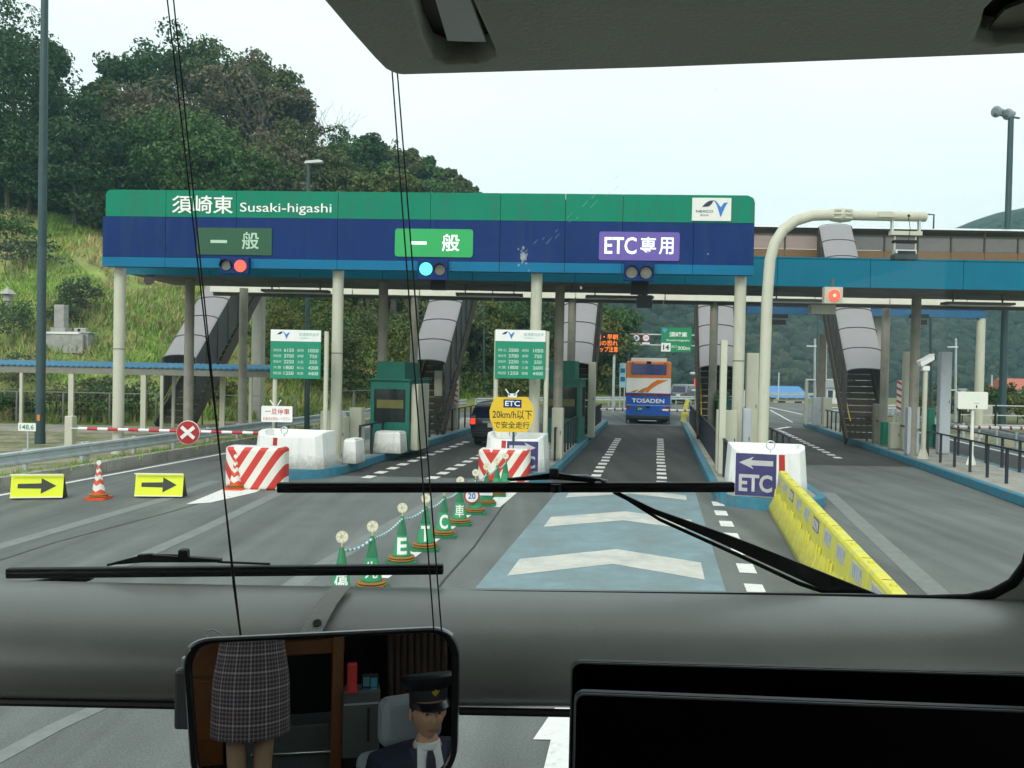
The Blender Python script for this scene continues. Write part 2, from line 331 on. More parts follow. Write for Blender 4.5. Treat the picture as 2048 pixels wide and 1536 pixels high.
# straight-ahead arrow below the crossbar
A0 = [(0.36, 2.4), (1.36, 2.4), (1.36, 6.45), (1.56, 6.45), (0.93, 8.6), (0.22, 6.45), (0.36, 6.45)]
sheet('arrow_marking', [(x - 0.06 + (y - 6.4) * 0.14 if y < 6.4 else x, y) for x, y in A0], Z2, ROADW)
# dashes
DASH = None
def dashes(p0, p1, n0, n1, step, w, l, name='dash_marking', z=Z2, m=ROADW):
    for i in range(n0, n1):
        Y = p0 + step * i; x = lx(p1, Y); u = Vector((K, 1)).normalized(); nn = Vector((u.y, -u.x))
        c = Vector((x, Y)); q = [c - u * l / 2 - nn * w / 2, c - u * l / 2 + nn * w / 2, c + u * l / 2 + nn * w / 2, c + u * l / 2 - nn * w / 2]
        j = rng.uniform(-0.015, 0.015)
        sheet(name, [(a.x + j, a.y) for a in q], z, m)
dashes(22.1, -1.68, 0, 15, 0.98, 0.27, 0.5); dashes(21.9, 0.15, 0, 16, 0.95, 0.27, 0.5)
dashes(9.9, 1.39, 0, 8, 1.22, 0.25, 0.6)
dashes(9.3, -3.78, 0, 10, 1.16, 0.25, 0.55)
dashes(21.8, -7.58, 0, 12, 1.0, 0.28, 0.52); dashes(21.9, -5.9, 0, 12, 1.0, 0.28, 0.52)
dashes(29.5, 6.45, 0, 16, 1.02, 0.26, 0.5)
def line(name, px, w, m, z=Z2):
    P = [G(*q) for q in px]; out = []
    for s in (-1, 1):
        row = []
        for i, p in enumerate(P):
            d = (P[min(i + 1, len(P) - 1)] - P[max(i - 1, 0)]).normalized(); row.append((p.x + s * d.y * w / 2, p.y - s * d.x * w / 2))
        out.append(row)
    for i in range(len(P) - 1): sheet(name, [out[0][i], out[0][i + 1], out[1][i + 1], out[1][i]], z, m)
strip('edge_line', aL - 0.07, aL + 0.08, -6, 45, Z2, ROADW); strip('edge_line', aR - 0.1, aR + 0.1, -6, 47, Z2, ROADW)
line('worn_line', [(-240, 1160), (0, 1093), (330, 998), (430, 962)], 0.3, FADE, Z1)
line('worn_line', [(90, 1180), (250, 1128), (420, 1052), (560, 985)], 0.26, FADE, Z1)
line('worn_line', [(520, 1215), (640, 1135), (790, 1045), (960, 955)], 0.3, FADE, Z1)
line('worn_line', [(-40, 1536), (110, 1455), (230, 1400)], 0.16, FADE, Z1)
line('worn_line', [(1655, 985), (1720, 1045), (1890, 1200), (2200, 1480)], 0.32, FADE, Z1)
line('sealed_joint', [(760, 1350), (887, 1162), (948, 1094), (1010, 1006), (1085, 925)], 0.035, SEAM, Z1)
line('sealed_joint', [(-60, 1140), (110, 1085), (330, 1027), (540, 965)], 0.035, SEAM, Z1)
line('sealed_joint', [(1540, 820), (1585, 845)], 0.12, ROADW, Z2)
line('edge_line', [(1500, 806), (1604, 829)], 0.2, ROADW, Z2)
line('edge_line', [(1196, 822), (1250, 818)], 0.2, ROADW, Z2)
line('stop_line', [(1545, 859), (1580, 854)], 0.3, ROADW, Z2)
sheet('nose_marking', [G(372, 1009)[:2], G(420, 1006)[:2], G(512, 985)[:2], G(530, 975)[:2], G(448, 978)[:2]], Z2, ROADW)
sheet('nose_marking', [G(1000, 1015)[:2], G(1035, 985)[:2], G(1060, 965)[:2], G(1000, 965)[:2], G(960, 1012)[:2]], Z2, ROADW)

# ------------------------------------------------------------------ islands
def island(key, label):
    a0, a1, y0, y1 = ISL[key]; ac = (a0 + a1) / 2; w = (a1 - a0) * math.cos(LANE); L = (y1 - y0) / math.cos(LANE)
    t = thing('toll_island', label, 'traffic island', (lx(ac, y0), y0, 0), LANE, 'kerbed islands between the toll lanes')
    h = 0.24; kw = 0.2; r = w / 2
    nose = [(-r * math.cos(R(a)), r - r * math.sin(R(a))) for a in range(0, 181, 12)]
    inn = [(-(r - kw) * math.cos(R(a)), r - (r - kw) * math.sin(R(a))) for a in range(0, 181, 12)]
    b = MB(); n = len(nose)
    vs = [(x, y, z) for z in (0, h) for x, y in nose] + [(x, y, z) for z in (0, h) for x, y in inn]
    fs = []
    for i in range(n - 1):
        fs += [(i, i + 1, n + i + 1, n + i), (n + i, n + i + 1, 3 * n + i + 1, 3 * n + i)]
    b.add(vs, fs).build('nose_kerb', KERBB, t)
    sl_ = 1.2; k = int((L - r) / sl_); st = MB().box(0.003, kw, 0.006, sl_ - 0.006, 0, h).mesh('kerb_stone', KERBB)
    for side in (-1, 1):
        if key == 'A' and side < 0: pass
        for i in range(k + 1):
            o = link('kerb_stone', st, t, bevel=0.02, seg=1)
            o.location = ((-r if side < 0 else r - kw), r + i * sl_, 0)
    top = MB(); pts = [(x, y) for x, y in inn] ; pts = [(-r + kw, L)] + pts[:1] + pts[1:] + [(r - kw, L)]
    top.prism([p for p in pts][::1], 0.02, h - 0.012, 'xy'); o = top.build('pavement', CONC, t)
    return t, ac, w, L
island('A', 'blue kerbed island left of the lane with the black van'); island('B', 'blue kerbed island behind the yellow speed sign')
island('C', 'blue kerbed island right of the lane with the orange bus'); island('D', 'long blue kerbed island with dark railings at the right')
# ------------------------------------------------------------------ header sign on its columns
SOFFIT0 = mat('backing_grey', (0.1, 0.1, 0.1), .8)
P0 = D(672, 900, 23.9); SRZ = R(-2.9)
S = Face((P0.x, P0.y, 0), SRZ)
hs = thing('toll_gate_sign', 'long green and navy header sign on round beige columns naming the toll gate', 'gate sign', S.o, SRZ)
def X(px, py=470, dy=-0.25): return S.xz(px, py, dy)[0]
def Z(px, py, dy=-0.25): return S.xz(px, py, dy)[1]
xl, xr = X(205), X(1509)
zt = (Z(210, 378) + Z(1508, 392)) / 2; zg = (Z(210, 433) + Z(1508, 446)) / 2; zn = (Z(210, 514) + Z(1508, 530)) / 2; zb = (Z(210, 530) + Z(1508, 553)) / 2
edges = [xl] + [X(p) for p in (331, 472, 675, 860, 1000, 1130, 1245, 1387)] + [xr]
for i in range(len(edges) - 1):
    a, b = edges[i] + 0.006, edges[i + 1] - 0.006
    ga = a + (0.08 if i == 0 else 0)
    poly = [(ga, zg + 0.004), (b, zg + 0.004), (b, zt), (ga, zt)]
    if i == 0: poly = [(ga, zg + .004), (b, zg + .004), (b, zt), (ga + 0.14, zt), (ga + 0.04, zt - 0.05), (ga, zt - 0.15)]
    if i == len(edges) - 2: poly = [(ga, zg + .004), (b, zg + .004), (b, zt - 0.2), (b - 0.05, zt - 0.07), (b - 0.2, zt), (ga, zt)]
    MB().prism(poly, -0.25, 0.05).build('green_panel', GREEN, hs)
    MB().box(a, b, -0.25, 0.05, zn + 0.004, zg - 0.004).build('navy_panel', NAVY, hs)
    MB().box(a, b, -0.262, 0.05, zb, zn - 0.004).build('azure_panel', AZURE, hs)
colr = 0.16; CCOLR = mat('joint_grey', (0.16, 0.16, 0.13), .6)
MB().box(xl + .3, xr - .05, 0.06, 0.12, zb + .05, zt - .1).build('backing', SOFFIT0, hs)
for px, dpy in ((232, 0), (672, 0), (1072, 0), (1483, 0)):
    x = S.xz(px, 620)[0]
    c = MB().lathe([(colr, 0.2), (colr, zb + 0.3)], (x, 0.2, 0), 28).build('column', BEIGE, hs, smooth=True)
    MB().lathe([(colr + .006, 3.27), (colr + .006, 3.30)], (x, 0.2, 0), 28).build('joint_ring', CCOLR, c); MB().lathe([(colr + .03, 0.2), (colr + .03, 0.26)], (x, 0.2, 0), 28).build('base_ring', BEIGE, c)
# lettering
def stext(s, px0, px1, py0, py1, m, y=-0.268, bold=0.0, par=None):
    a = S.xz(px0, (py0 + py1) / 2, y)[0]; b = S.xz(px1, (py0 + py1) / 2, y)[0]; z0 = S.xz((px0 + px1) / 2, py1, y)[1]; z1 = S.xz((px0 + px1) / 2, py0, y)[1]
    return text(s, (a + b) / 2, (z0 + z1) / 2, b - a, z1 - z0, y, m, par or hs, bold)
stext('須崎東', 344, 466, 391, 427, TXTW, bold=0.012)
stext('Susaki-higashi', 480, 663, 406, 430, TXTW, bold=0.004)
def prect(pl, px0, px1, py0, py1, dy=0.0):
    cy = (py0 + py1) / 2; cx = (px0 + px1) / 2
    return pl.xz(px0, cy, dy)[0], pl.xz(px1, cy, dy)[0], pl.xz(cx, py1, dy)[1], pl.xz(cx, py0, dy)[1]
def lanepanel(px0, px1, py0, py1, m, words, tm, r):
    a, b, z0, z1 = prect(S, px0, px1, py0, py1, -0.26)
    o = MB().prism(rrect(a, b, z0, z1, r), -0.275, -0.24).build('display_panel', m, hs)
    for s, q in words:
        aa, bb, w0, w1 = prect(S, *q, -0.28); text(s, (aa + bb) / 2, (w0 + w1) / 2, bb - aa, w1 - w0, -0.281, tm, o, 0.014)
DIMG = mat('unlit_green_display', (0.006, 0.075, 0.03), 0.3, vary=0.05)
LITG = mat('lit_green_display', (0.01, 0.2, 0.05), 0.35, vary=0.04, emit=(0.0, 0.28, 0.07), estr=0.5)
LITV = mat('lit_violet_display', (0.07, 0.045, 0.2), 0.35, vary=0.1, emit=(0.12, 0.08, 0.34), estr=0.4)
TXTE = mat('letter_lit', (0.8, 0.85, 0.8), 0.5, vary=0.01, emit=(0.85, 1, 0.95), estr=0.45)
TXTG = mat('letter_pale_green', (0.42, 0.6, 0.45), 0.5, vary=0.02)
lanepanel(394, 544, 456, 510, DIMG, [('一', (421, 454, 480, 486)), ('般', (484, 518, 464, 499))], TXTG, 0.02)
lanepanel(790, 946, 458, 514, LITG, [('一', (820, 853, 483, 489)), ('般', (884, 919, 468, 503))], TXTE, 0.08)
lanepanel(1198, 1359, 464, 521, LITV, [('ETC', (1209, 1273, 474, 508)), ('専', (1281, 1312, 474, 507)), ('用', (1318, 1347, 475, 509))], TXTE, 0.06)
# operator's board
a, b, z0, z1 = prect(S, 1384, 1462, 396, 442, -0.26)
lg = MB().box(a, b, -0.285, -0.245, z0, z1).build('logo_panel', mat('logo_white', (0.72, 0.73, 0.68), 0.4, vary=0.03), hs)
LOGOB = mat('logo_blue', (0.02, 0.16, 0.5), 0.4, vary=0.3, scale=2); LOGOD = mat('logo_dark', (0.015, 0.02, 0.06), 0.4)
def logo(par, a, b, z0, z1, y, words=True):
    w, h = b - a, z1 - z0; P = lambda u, v: (a + u * w, z0 + v * h)
    def curve(p0, p1, p2, n=6): return [P(*[(1 - t) ** 2 * p0[i] + 2 * t * (1 - t) * p1[i] + t * t * p2[i] for i in (0, 1)]) for t in [k / n for k in range(n + 1)]]
    MB().prism(curve((0.25, 0.6), (0.42, 0.95), (0.54, 0.87)) + curve((0.5, 0.74), (0.46, 0.66), (0.42, 0.62)), y - 0.004, y).build('emblem', LOGOD, par)
    MB().prism(curve((0.54, 0.87), (0.62, 0.86), (0.72, 0.2)) + curve((0.74, 0.18), (0.86, 0.75), (0.92, 0.80)) + [P(0.80, 0.80), P(0.76, 0.62)][:0] + curve((0.82, 0.79), (0.78, 0.72), (0.735, 0.6)) + curve((0.70, 0.66), (0.6, 0.95), (0.5, 0.88)), y - 0.006, y - 0.002).build('emblem', LOGOB, par)
    if words:
        text('NEXCO', *[P(0.32, 0.41)[i] for i in (0, 1)], 0.44 * w, 0.11 * h, y - 0.005, LOGOD, par, 0.01)
        text('西日本', *[P(0.32, 0.24)[i] for i in (0, 1)], 0.22 * w, 0.09 * h, y - 0.005, LOGOD, par)
logo(lg, a, b, z0, z1, -0.287)
# signal lamps on the sign
LAMPOFF = mat('unlit_lamp', (0.12, 0.12, 0.1), 0.25, vary=0.2); LAMPR = mat('red_lamp', (0.6, 0.03, 0.02), 0.3, emit=(1, 0.09, 0.05), estr=1.15)
LAMPG = mat('green_lamp', (0.02, 0.5, 0.35), 0.3, emit=(0.1, 1, 0.7), estr=1.15)
def signal(px0, px1, py0, py1, lamps):
    a, b, z0, z1 = prect(S, px0, px1, py0, py1, -0.35)
    o = MB().box(a, b, -0.42, -0.27, z0, z1).build('signal_box', NAVY, hs, bevel=0.01)
    for px, py, m, r in lamps:
        x, z = S.xz(px, py, -0.42)
        MB().tube([(x, -0.418, z), (x, -0.45, z)], r, 24).build('lamp', m, o, smooth=True)
        hood = MB(); n = 14
        vs = []; fs = []
        for j in range(n + 1):
            t = R(-10 + 200 * j / n)
            for y, rr in ((-0.42, r * 1.12), (-0.56, r * 1.12), (-0.42, r * 1.18), (-0.56, r * 1.18)): vs.append((x + rr * math.cos(t), y, z + rr * math.sin(t)))
        for j in range(n):
            k = 4 * j; fs += [(k, k + 4, k + 5, k + 1), (k + 2, k + 3, k + 7, k + 6), (k + 1, k + 5, k + 7, k + 3)]
        if m is LAMPOFF: hood.add(vs, fs).build('visor', BLACK, o)
    return a, b, z0, z1
signal(441, 499, 515, 548, [(453, 531, LAMPOFF, 0.14), (481, 532, LAMPR, 0.17)])
signal(836, 896, 520, 560, [(852, 538, LAMPG, 0.18), (880, 540, LAMPOFF, 0.15)])
signal(1248, 1308, 525, 562, [(1263, 545, LAMPOFF, 0.16), (1292, 546, LAMPOFF, 0.16)])
for px0, px1, py0, py1 in ((864, 894, 562, 581), (1261, 1295, 564, 590), (1273, 1302, 592, 616)):
    a, b, z0, z1 = prect(S, px0, px1, py0, py1, 1.0)
    MB().box(a, b, 0.7, 1.0, z0, z1).build('sensor_box', BLACK, hs, bevel=0.01)

# ------------------------------------------------------------------ canopy behind the sign
CY = 26.0; CP = D(248, 545, CY); C_ = Face((CP.x, CY, 0), R(-1.0))
can = thing('toll_canopy', 'flat toll canopy with a deep blue fascia over all lanes', 'canopy', C_.o, C_.rz)
zct = (C_.xz(1530, 517)[1] + C_.xz(2040, 524)[1]) / 2; zcb = (C_.xz(300, 552)[1] + C_.xz(1508, 572)[1] + C_.xz(2040, 577)[1]) / 3
ex = [C_.xz(p, 545)[0] for p in (248, 420, 600, 765, 945, 1150, 1371, 1555, 1741, 1927)]; ex.append(ex[-1] + 2.9); ex.append(ex[-1] + 2.9)
for i in range(len(ex) - 1):
    MB().box(ex[i] + 0.008, ex[i + 1] - 0.008, 0, 0.12, zcb, zct).build('fascia_panel', TEAL, can)
    MB().box(ex[i] + 0.008, ex[i + 1] - 0.008, -0.02, 0.14, zct + 0.003, zct + 0.05).build('edge_trim', TEAL, can)
SOFF = mat('canopy_underside', (0.13, 0.125, 0.115), 0.8, vary=0.15, scale=1.5, dirt=(0.05, 0.05, 0.045), dscale=1, dlo=0.45, dhi=0.8)
for i in range(len(ex) - 1):
    for y0, y1 in ((0.13, 1.9), (1.92, 3.7)):
        MB().box(ex[i] + 0.01, ex[i + 1] - 0.01, y0, y1, zcb + 0.03, zcb + 0.09).build('ceiling_panel', SOFF, can)
MB().box(ex[0], ex[-1], 0.13, 3.7, zcb + 0.1, zct - 0.1).build('roof_deck', SOFF, can)
LIGHTB = mat('pale_fascia', (0.74, 0.73, 0.62), 0.6, vary=0.08, scale=2)
zr0 = zcb + 0.0; yb = 6.0
for i in range(0, len(ex) - 1):
    MB().box(ex[i] + 0.4, ex[i + 1] + 0.35, yb, yb + 0.3, zr0 + 0.03, zr0 + 0.24 + 0.06 * (i % 2)).build('rear_beam', LIGHTB, can)
    MB().box(ex[i] + 0.4, ex[i + 1] + 0.35, yb + 0.31, yb + 0.45, zr0 - 0.09, zr0 + 0.04).build('rear_rail', SOFF, can)
TUBEW = mat('lamp_tube', (0.45, 0.46, 0.44), 0.3)
for px in (565, 975, 1250, 1635, 2010):
    x = C_.xz(px, 570)[0]; f = MB().box(x - 1.1, x + 1.1, 1.3, 1.75, zcb - 0.34, zcb - 0.26).build('light_fixture', SOFF, can)
    MB().box(x - 1.0, x + 1.0, 1.4, 1.5, zcb - 0.375, zcb - 0.343).build('tube', TUBEW, f); MB().box(x - 1.0, x + 1.0, 1.56, 1.66, zcb - 0.375, zcb - 0.343).build('tube', TUBEW, f)
    for q in (-0.8, 0.8): MB().box(x + q - 0.02, x + q + 0.02, 1.5, 1.54, zcb - 0.262, zcb + 0.03).build('hanger', SOFF, f)
CCOL = mat('canopy_column', (0.235, 0.225, 0.18), 0.55, vary=0.1, scale=2, dirt=(0.13, 0.12, 0.09), dscale=1.5, dlo=0.45, dhi=0.8)
for px, Y in ((379, 27.5), (487, 31.0), (766, 27.2), (829, 32.1), (1119, 27.2), (1144, 32.1), (1428, 32.1), (1832, 28.5), (1772, 32.4)):
    p = D(px, 640, Y) - C_.o; p = Matrix.Rotation(-C_.rz, 3, 'Z') @ p
    MB().lathe([(0.17, 0.2), (0.155, 0.22), (0.155, zcb + 0.09)], (p.x, p.y, 0), 20).build('column', CCOL, can, smooth=True)
# second canopy face and back of the other header sign, beyond the lanes to the right
OB = Face((D(1490, 610, 41).x, 41, 0), 0)
ob = thing('far_header_sign', 'rear of the navy and blue header sign beyond the far lanes', 'gate sign', OB.o)
a, b, z0, z1 = prect(OB, 1493, 1972, 604, 617)
MB().box(a, b, 0, .25, z0, z1 + .3).build('navy_panel', mat('rear_navy', (0.012, 0.03, 0.14), 0.5), ob)
a2, b2, z2, _ = prect(OB, 1493, 1972, 617, 632)
MB().box(a2, b2, -0.01, .25, z2, z0 - 0.01).build('azure_panel', mat('rear_blue', (0.01, 0.1, 0.22), 0.5), ob)
for px in (1555, 1835):
    for k, (py0, py1, w) in enumerate(((629, 637, 17), (640, 650, 13))):
        aa, bb, q0, q1 = prect(OB, px - w, px + w, py0, py1); MB().box(aa, bb, -0.3, -0.05, q0, q1).build('lamp_box', BLACK, ob)
for px0, px1 in ((1955, 1972),):
    aa, bb, q0, q1 = prect(OB, px0, px1, 600, 900)
    MB().lathe([(0.22, 0), (0.2, 6.2)], ((aa + bb) / 2, 0.2, 0), 16).build('column', BEIGE, ob, smooth=True)
# ------------------------------------------------------------------ staircases with frosted covers
FROST = mat('frosted_cover', (0.42, 0.405, 0.42), 0.4, vary=0.05, scale=3, dirt=(0.38, 0.37, 0.37), dscale=1.5, dlo=0.5, dhi=0.9)
see_through(FROST, .4, (.55, .53, .56))
RIBM = mat('cover_rib', (0.05, 0.045, 0.045), 0.5); SMOKE = mat('smoked_side_panel', (0.06, 0.062, 0.06), 0.4, vary=0.2, scale=2)
WOODY = mat('stair_brown', (0.055, 0.043, 0.03), 0.65, vary=0.25, scale=3); YEL = mat('yellow_edge', (0.55, 0.45, 0.05), 0.5)
SLOPE = 1.02
def staircase(px, label, w=1.5, L=7.0, proto=None, Y=34.0):
    p = D(px, 735, Y)
    if proto: return copy_thing(proto, (p.x, Y, 0), LANE, label)
    t = thing('covered_staircase', label, 'staircase', (p.x, Y, 0), LANE, 'covered stairs down to the toll islands')
    nseg = 8; ns = 10; z0 = 3.1; rise = 0.15
    def arch(y, off=0.0, ww=w):
        return [(ww / 2 * -math.cos(R(180 * j / ns)) * (1), y, z0 + SLOPE * y + off + rise * math.sin(R(180 * j / ns))) for j in range(ns + 1)]
    for i in range(nseg):
        y0, y1 = i * L / nseg + 0.02, (i + 1) * L / nseg - 0.02
        a, b = arch(y0), arch(y1); c, d = arch(y0, -0.03), arch(y1, -0.03); n = ns + 1
        fs = [(j, j + 1, n + j + 1, n + j) for j in range(ns)] + [(2 * n + j, 3 * n + j, 3 * n + j + 1, 2 * n + j + 1) for j in range(ns)] + [(j, 2 * n + j, 2 * n + j + 1, j + 1) for j in range(ns)]
        MB().add(a + b + c + d, fs).build('cover_sheet', FROST, t, smooth=True)
        zz = lambda y, o: z0 + SLOPE * y + o
        for s in (-1, 1):
            x = s * w / 2
            MB().add([(x, y0, zz(y0, -1.9)), (x, y1, zz(y1, -1.9)), (x, y1, zz(y1, 0)), (x, y0, zz(y0, 0)), (x - s * .03, y0, zz(y0, -1.9)), (x - s * .03, y1, zz(y1, -1.9)), (x - s * .03, y1, zz(y1, 0)), (x - s * .03, y0, zz(y0, 0))],
                     [(0, 1, 2, 3), (7, 6, 5, 4), (0, 4, 5, 1), (3, 2, 6, 7), (0, 3, 7, 4), (1, 5, 6, 2)]).build('side_panel', SMOKE, t)
    for i in range(nseg + 1):
        y = i * L / nseg; MB().tube(arch(y, 0.012, w + 0.03), 0.014, 6).build('rib', RIBM, t, smooth=True)
        for s in (-1, 1): MB().bar((s * (w / 2 + .02), y, z0 + SLOPE * y - 1.75), (s * (w / 2 + .02), y, z0 + SLOPE * y + .02), 0.05).build('post', RIBM, t)
    for s in (-1, 1):
        MB().bar((s * (w / 2 + .03), -.35, .25), (s * (w / 2 + .03), L, z0 + SLOPE * L - 2.3), 0.08, 0.42).build('stringer', WOODY, t)
        MB().tube([(s * (w / 2 - .1), -.4, 1.1), (s * (w / 2 - .1), 0, 1.4), (s * (w / 2 - .1), L, z0 + SLOPE * L - 1.6)], 0.025, 8).build('handrail', RIBM if s > 0 else YEL, t, smooth=True)
    tr = MB().box(-w / 2, w / 2, 0, 0.3, -0.04, 0).box(-w / 2, w / 2, 0.27, 0.3, 0, 0.2).mesh('tread', WOODY)
    n = int((L + .3) / 0.26)
    for i in range(n):
        y = -.3 + i * 0.26; z = 0.42 + i * 0.26 * SLOPE
        o = link('tread', tr, t); o.location = (0, y, z)
    return t
st0 = staircase(855, 'covered staircase rising behind the green booth left of the black van')
staircase(358, 'covered staircase furthest left, landing on the blue roofed walkway', proto=st0, Y=34.9)
staircase(1146, 'covered staircase between the van lane and the bus lane', proto=st0)
staircase(1437, 'covered staircase just right of the orange bus lane', proto=st0)
staircase(1733, 'covered staircase right of the arched beige pole, poking above the blue fascia', proto=st0)
# footbridge
BRN = mat('brown_fascia', (0.16, 0.09, 0.035), 0.5, vary=0.1); BRNF = mat('brown_frame', (0.05, 0.03, 0.022), 0.5)
PANE = see_through(mat('rosy_frosted_pane', (0.6, 0.5, 0.46), 0.4, vary=0.05), .6, (.85, .72, .68)); SMP = mat('smoky_pane', (0.13, 0.125, 0.12), 0.3, vary=0.1)
BY = 41.3; BF = Face((D(1740, 480, BY).x, BY, 0), R(-1.0))
br = thing('footbridge', 'roofed footbridge with brown sides running over the lanes above the canopy', 'footbridge', BF.o, BF.rz)
zb0 = BF.xz(1740, 560)[1]; zb1 = BF.xz(1740, 501)[1]; zb2 = BF.xz(1740, 472)[1]; zr = BF.xz(1740, 462)[1]; zr2 = BF.xz(1740, 455)[1]
x0, x1 = BF.xz(262, 480)[0], BF.xz(2048, 480)[0] + 3
n = int((x1 - x0) / 1.62); stp = (x1 - x0) / n
for i in range(n):
    a, b = x0 + i * stp, x0 + (i + 1) * stp
    MB().box(a + .01, b - .01, 0, 0.06, zb0, zb1).build('brown_panel', BRN, br)
    MB().box(a + .05, b - .05, 0.01, 0.03, zb1 + 0.02, zb2).build('pane', PANE if BF.o.x + a < 14.0 else SMP, br)
    MB().box(a - .035, a + .035, -0.03, 0.05, zb1 - .02, zr if i % 2 == 0 else zb2 + .05).build('post', BRNF, br)
    MB().box(a + .05, b - .05, 2.0, 2.06, zb0, zb1 + 0.01).build('far_panel', BRN, br)
    if i % 2 == 0: MB().box(a - .035, a + .035, 1.98, 2.05, zb1 + .012, zr).build('far_post', BRNF, br)
MB().box(x0, x1, -.06, -.035, zb2 + .0, zb2 + .04).build('handrail', BRNF, br)
MB().box(x0, x1, -.12, 2.2, zr, zr + 0.07).build('eave', BRNF, br)
rp = MB(); 
for i in range(n):
    a, b = x0 + i * stp + .01, x0 + (i + 1) * stp - .01
    MB().add([(a, -.25, zr + .075), (b, -.25, zr + .075), (b, 1.0, zr + .38), (a, 1.0, zr + .38), (b, 2.3, zr + .075), (a, 2.3, zr + .075)], [(0, 1, 2, 3), (3, 2, 4, 5), (0, 5, 4, 1), (1, 4, 2), (0, 3, 5)]).build('roof_sheet', mat('pale_roof', (0.62, 0.64, 0.64), 0.35, vary=0.05), br)
MB().box(x0, x1, 0.07, 1.99, zb0, zb0 + 0.15).build('deck', SOFF, br)
for px, w in ((1760, .7), (507, .5)):
    p = D(px, 650, 42.0) - BF.o
    MB().box(p.x - w / 2, p.x + w / 2, 0.6, 1.3, 0, zb0).build('pier', mat('concrete_pier', (0.36, 0.36, 0.31), 0.8, vary=0.08), br, bevel=0.03)

# ------------------------------------------------------------------ arched pole carrying the antenna
ap = D(1527, 925, 21.5); ap = Vector((ap.x, ap.y, 0)); AY = ap.y; A = Face(ap, 0)
t = thing('arched_pole', 'beige arched pole over the right lane carrying an antenna box', 'pole', ap)
pts = [A.xz(px, py) for px, py in ((1524, 925), (1529, 760), (1534, 600), (1540, 520), (1549, 487), (1566, 460), (1592, 441), (1625, 431), (1662, 430))]
MB().tube([(x, 0, max(z, 0.1)) for x, z in pts], 0.14, 18).build('mast', BEIGE, t, smooth=True)
fl = [A.xz(px, 430) for px in (1661, 1663, 1678, 1681, 1684, 1700, 1703)]
MB().tube([(x, 0, pts[-1][1]) for x, z in fl], [0.14, 0.16, 0.19, 0.2, 0.19, 0.16, 0.14], 16).build('flange', BEIGE, t, smooth=False)
for px in (1670, 1692):
    for dz in (-0.1, 0.0, 0.1):
        x = A.xz(px, 430)[0]; MB().bar((x - .09, -0.19, pts[-1][1] + dz), (x + .09, -0.19, pts[-1][1] + dz), .03, .03).build('stiffener', BEIGE, t)
xe = A.xz(1851, 434)[0]; z0 = pts[-1][1]
MB().tube([(A.xz(1703, 430)[0], 0, z0), (xe, 0, z0)], 0.125, 18).build('boom', BEIGE, t, smooth=True)
aa, bb, q0, q1 = prect(A, 1753, 1782, 425, 436); MB().box(aa, bb, -0.145, -0.1, q0, q1).build('access_plate', BEIGE, t, bevel=0.005)
xk = A.xz(1813, 430)[0]; MB().sphere((xk, -0.12, z0), 0.035).build('bolt', BLACK, t)
MB().tube([(xe - .05, 0.02, z0 + .08), (A.xz(1868, 425)[0], 0.0, z0 + .06), (A.xz(1867, 455)[0], 0.0, z0 - .3)], 0.022, 8).build('arm', POLEG, t)
for px in (1784, 1838):
    x = A.xz(px, 455)[0]; MB().box(x - .025, x + .025, -0.05, 0.05, A.xz(px, 471)[1], z0 - .1).build('hanger', GALV, t)
aa, bb, q0, q1 = prect(A, 1780, 1842, 463, 471); MB().box(aa, bb, -0.08, 0.08, q0, q1).build('crossbar', BEIGE, t)
aa, bb, q0, q1 = prect(A, 1786, 1833, 473, 520); u = (q1 - q0)
ant = MB().box(aa, bb, -0.12, 0.16, q0, q0 + u * .22).build('antenna_box', mat('antenna_dark', (0.03, 0.045, 0.045), 0.5), t, bevel=0.015)
MB().box(aa + .03, bb - .03, -0.1, 0.12, q0 + u * .24, q0 + u * .42).build('antenna_face', GALV, t, bevel=0.02)
MB().box(aa + .08, bb - .08, -0.125, -0.102, q0 + u * .26, q0 + u * .36).build('slot', BLACK, t)
MB().box(aa, bb, -0.06, 0.1, q0 + u * .72, q0 + u * .84).build('bracket', BLACK, t, bevel=0.01)
for x in (aa + .02, bb - .05): MB().box(x, x + .03, -.03, .03, q0 + u * .4, q1).build('side_arm', BEIGE, t)
MB().tube([(xk, -.12, z0 - .05), (xk + .03, -.16, z0 - .35), (xk + .02, -.1, q0 + u * .8)], .008, 6).build('cable', BLACK, t)
# red light box below the canopy
p = D(1667, 590, 24.5); Q = Face((p.x, p.y, 0)); a, b, z0, z1 = prect(Q, 1649, 1686, 574, 607)
t = thing('signal_light', 'square beige signal box with one lit red lamp below the blue fascia', 'signal', (p.x, p.y, z0))
MB().box(a, b, 0, 0.2, 0, z1 - z0).build('housing', BEIGE, t, bevel=0.01)
x, z = Q.xz(1668, 591); MB().tube([(x, 0.0, z - z0), (x, -0.05, z - z0)], .17, 24).build('lamp', LAMPR, t, smooth=True)
MB().tube([(x, -0.052, z - z0), (x, -0.06, z - z0)], .05, 12).build('lamp_centre', mat('amber_centre', (0.8, 0.3, 0.2), 0.3, emit=(1, 0.45, 0.3), estr=1.2), t)
MB().box(-.03, .03, 0.05, .15, z1 - z0, z1 - z0 + .25).build('hanger', SOFF, t)
p = D(1650, 622, 28); Q = Face((p.x, p.y, 0)); a, b, z0, z1 = prect(Q, 1623, 1672, 609, 628)
t = thing('sensor_housing', 'long beige sensor housing hanging just below the lit red signal', 'sensor', (p.x, p.y, z0))
MB().box(a, b, 0, .35, 0, z1 - z0).build('housing', BEIGE, t, bevel=.01); MB().box(-.03, .03, .1, .2, z1 - z0, z1 - z0 + 1.0).build('hanger', SOFF, t)

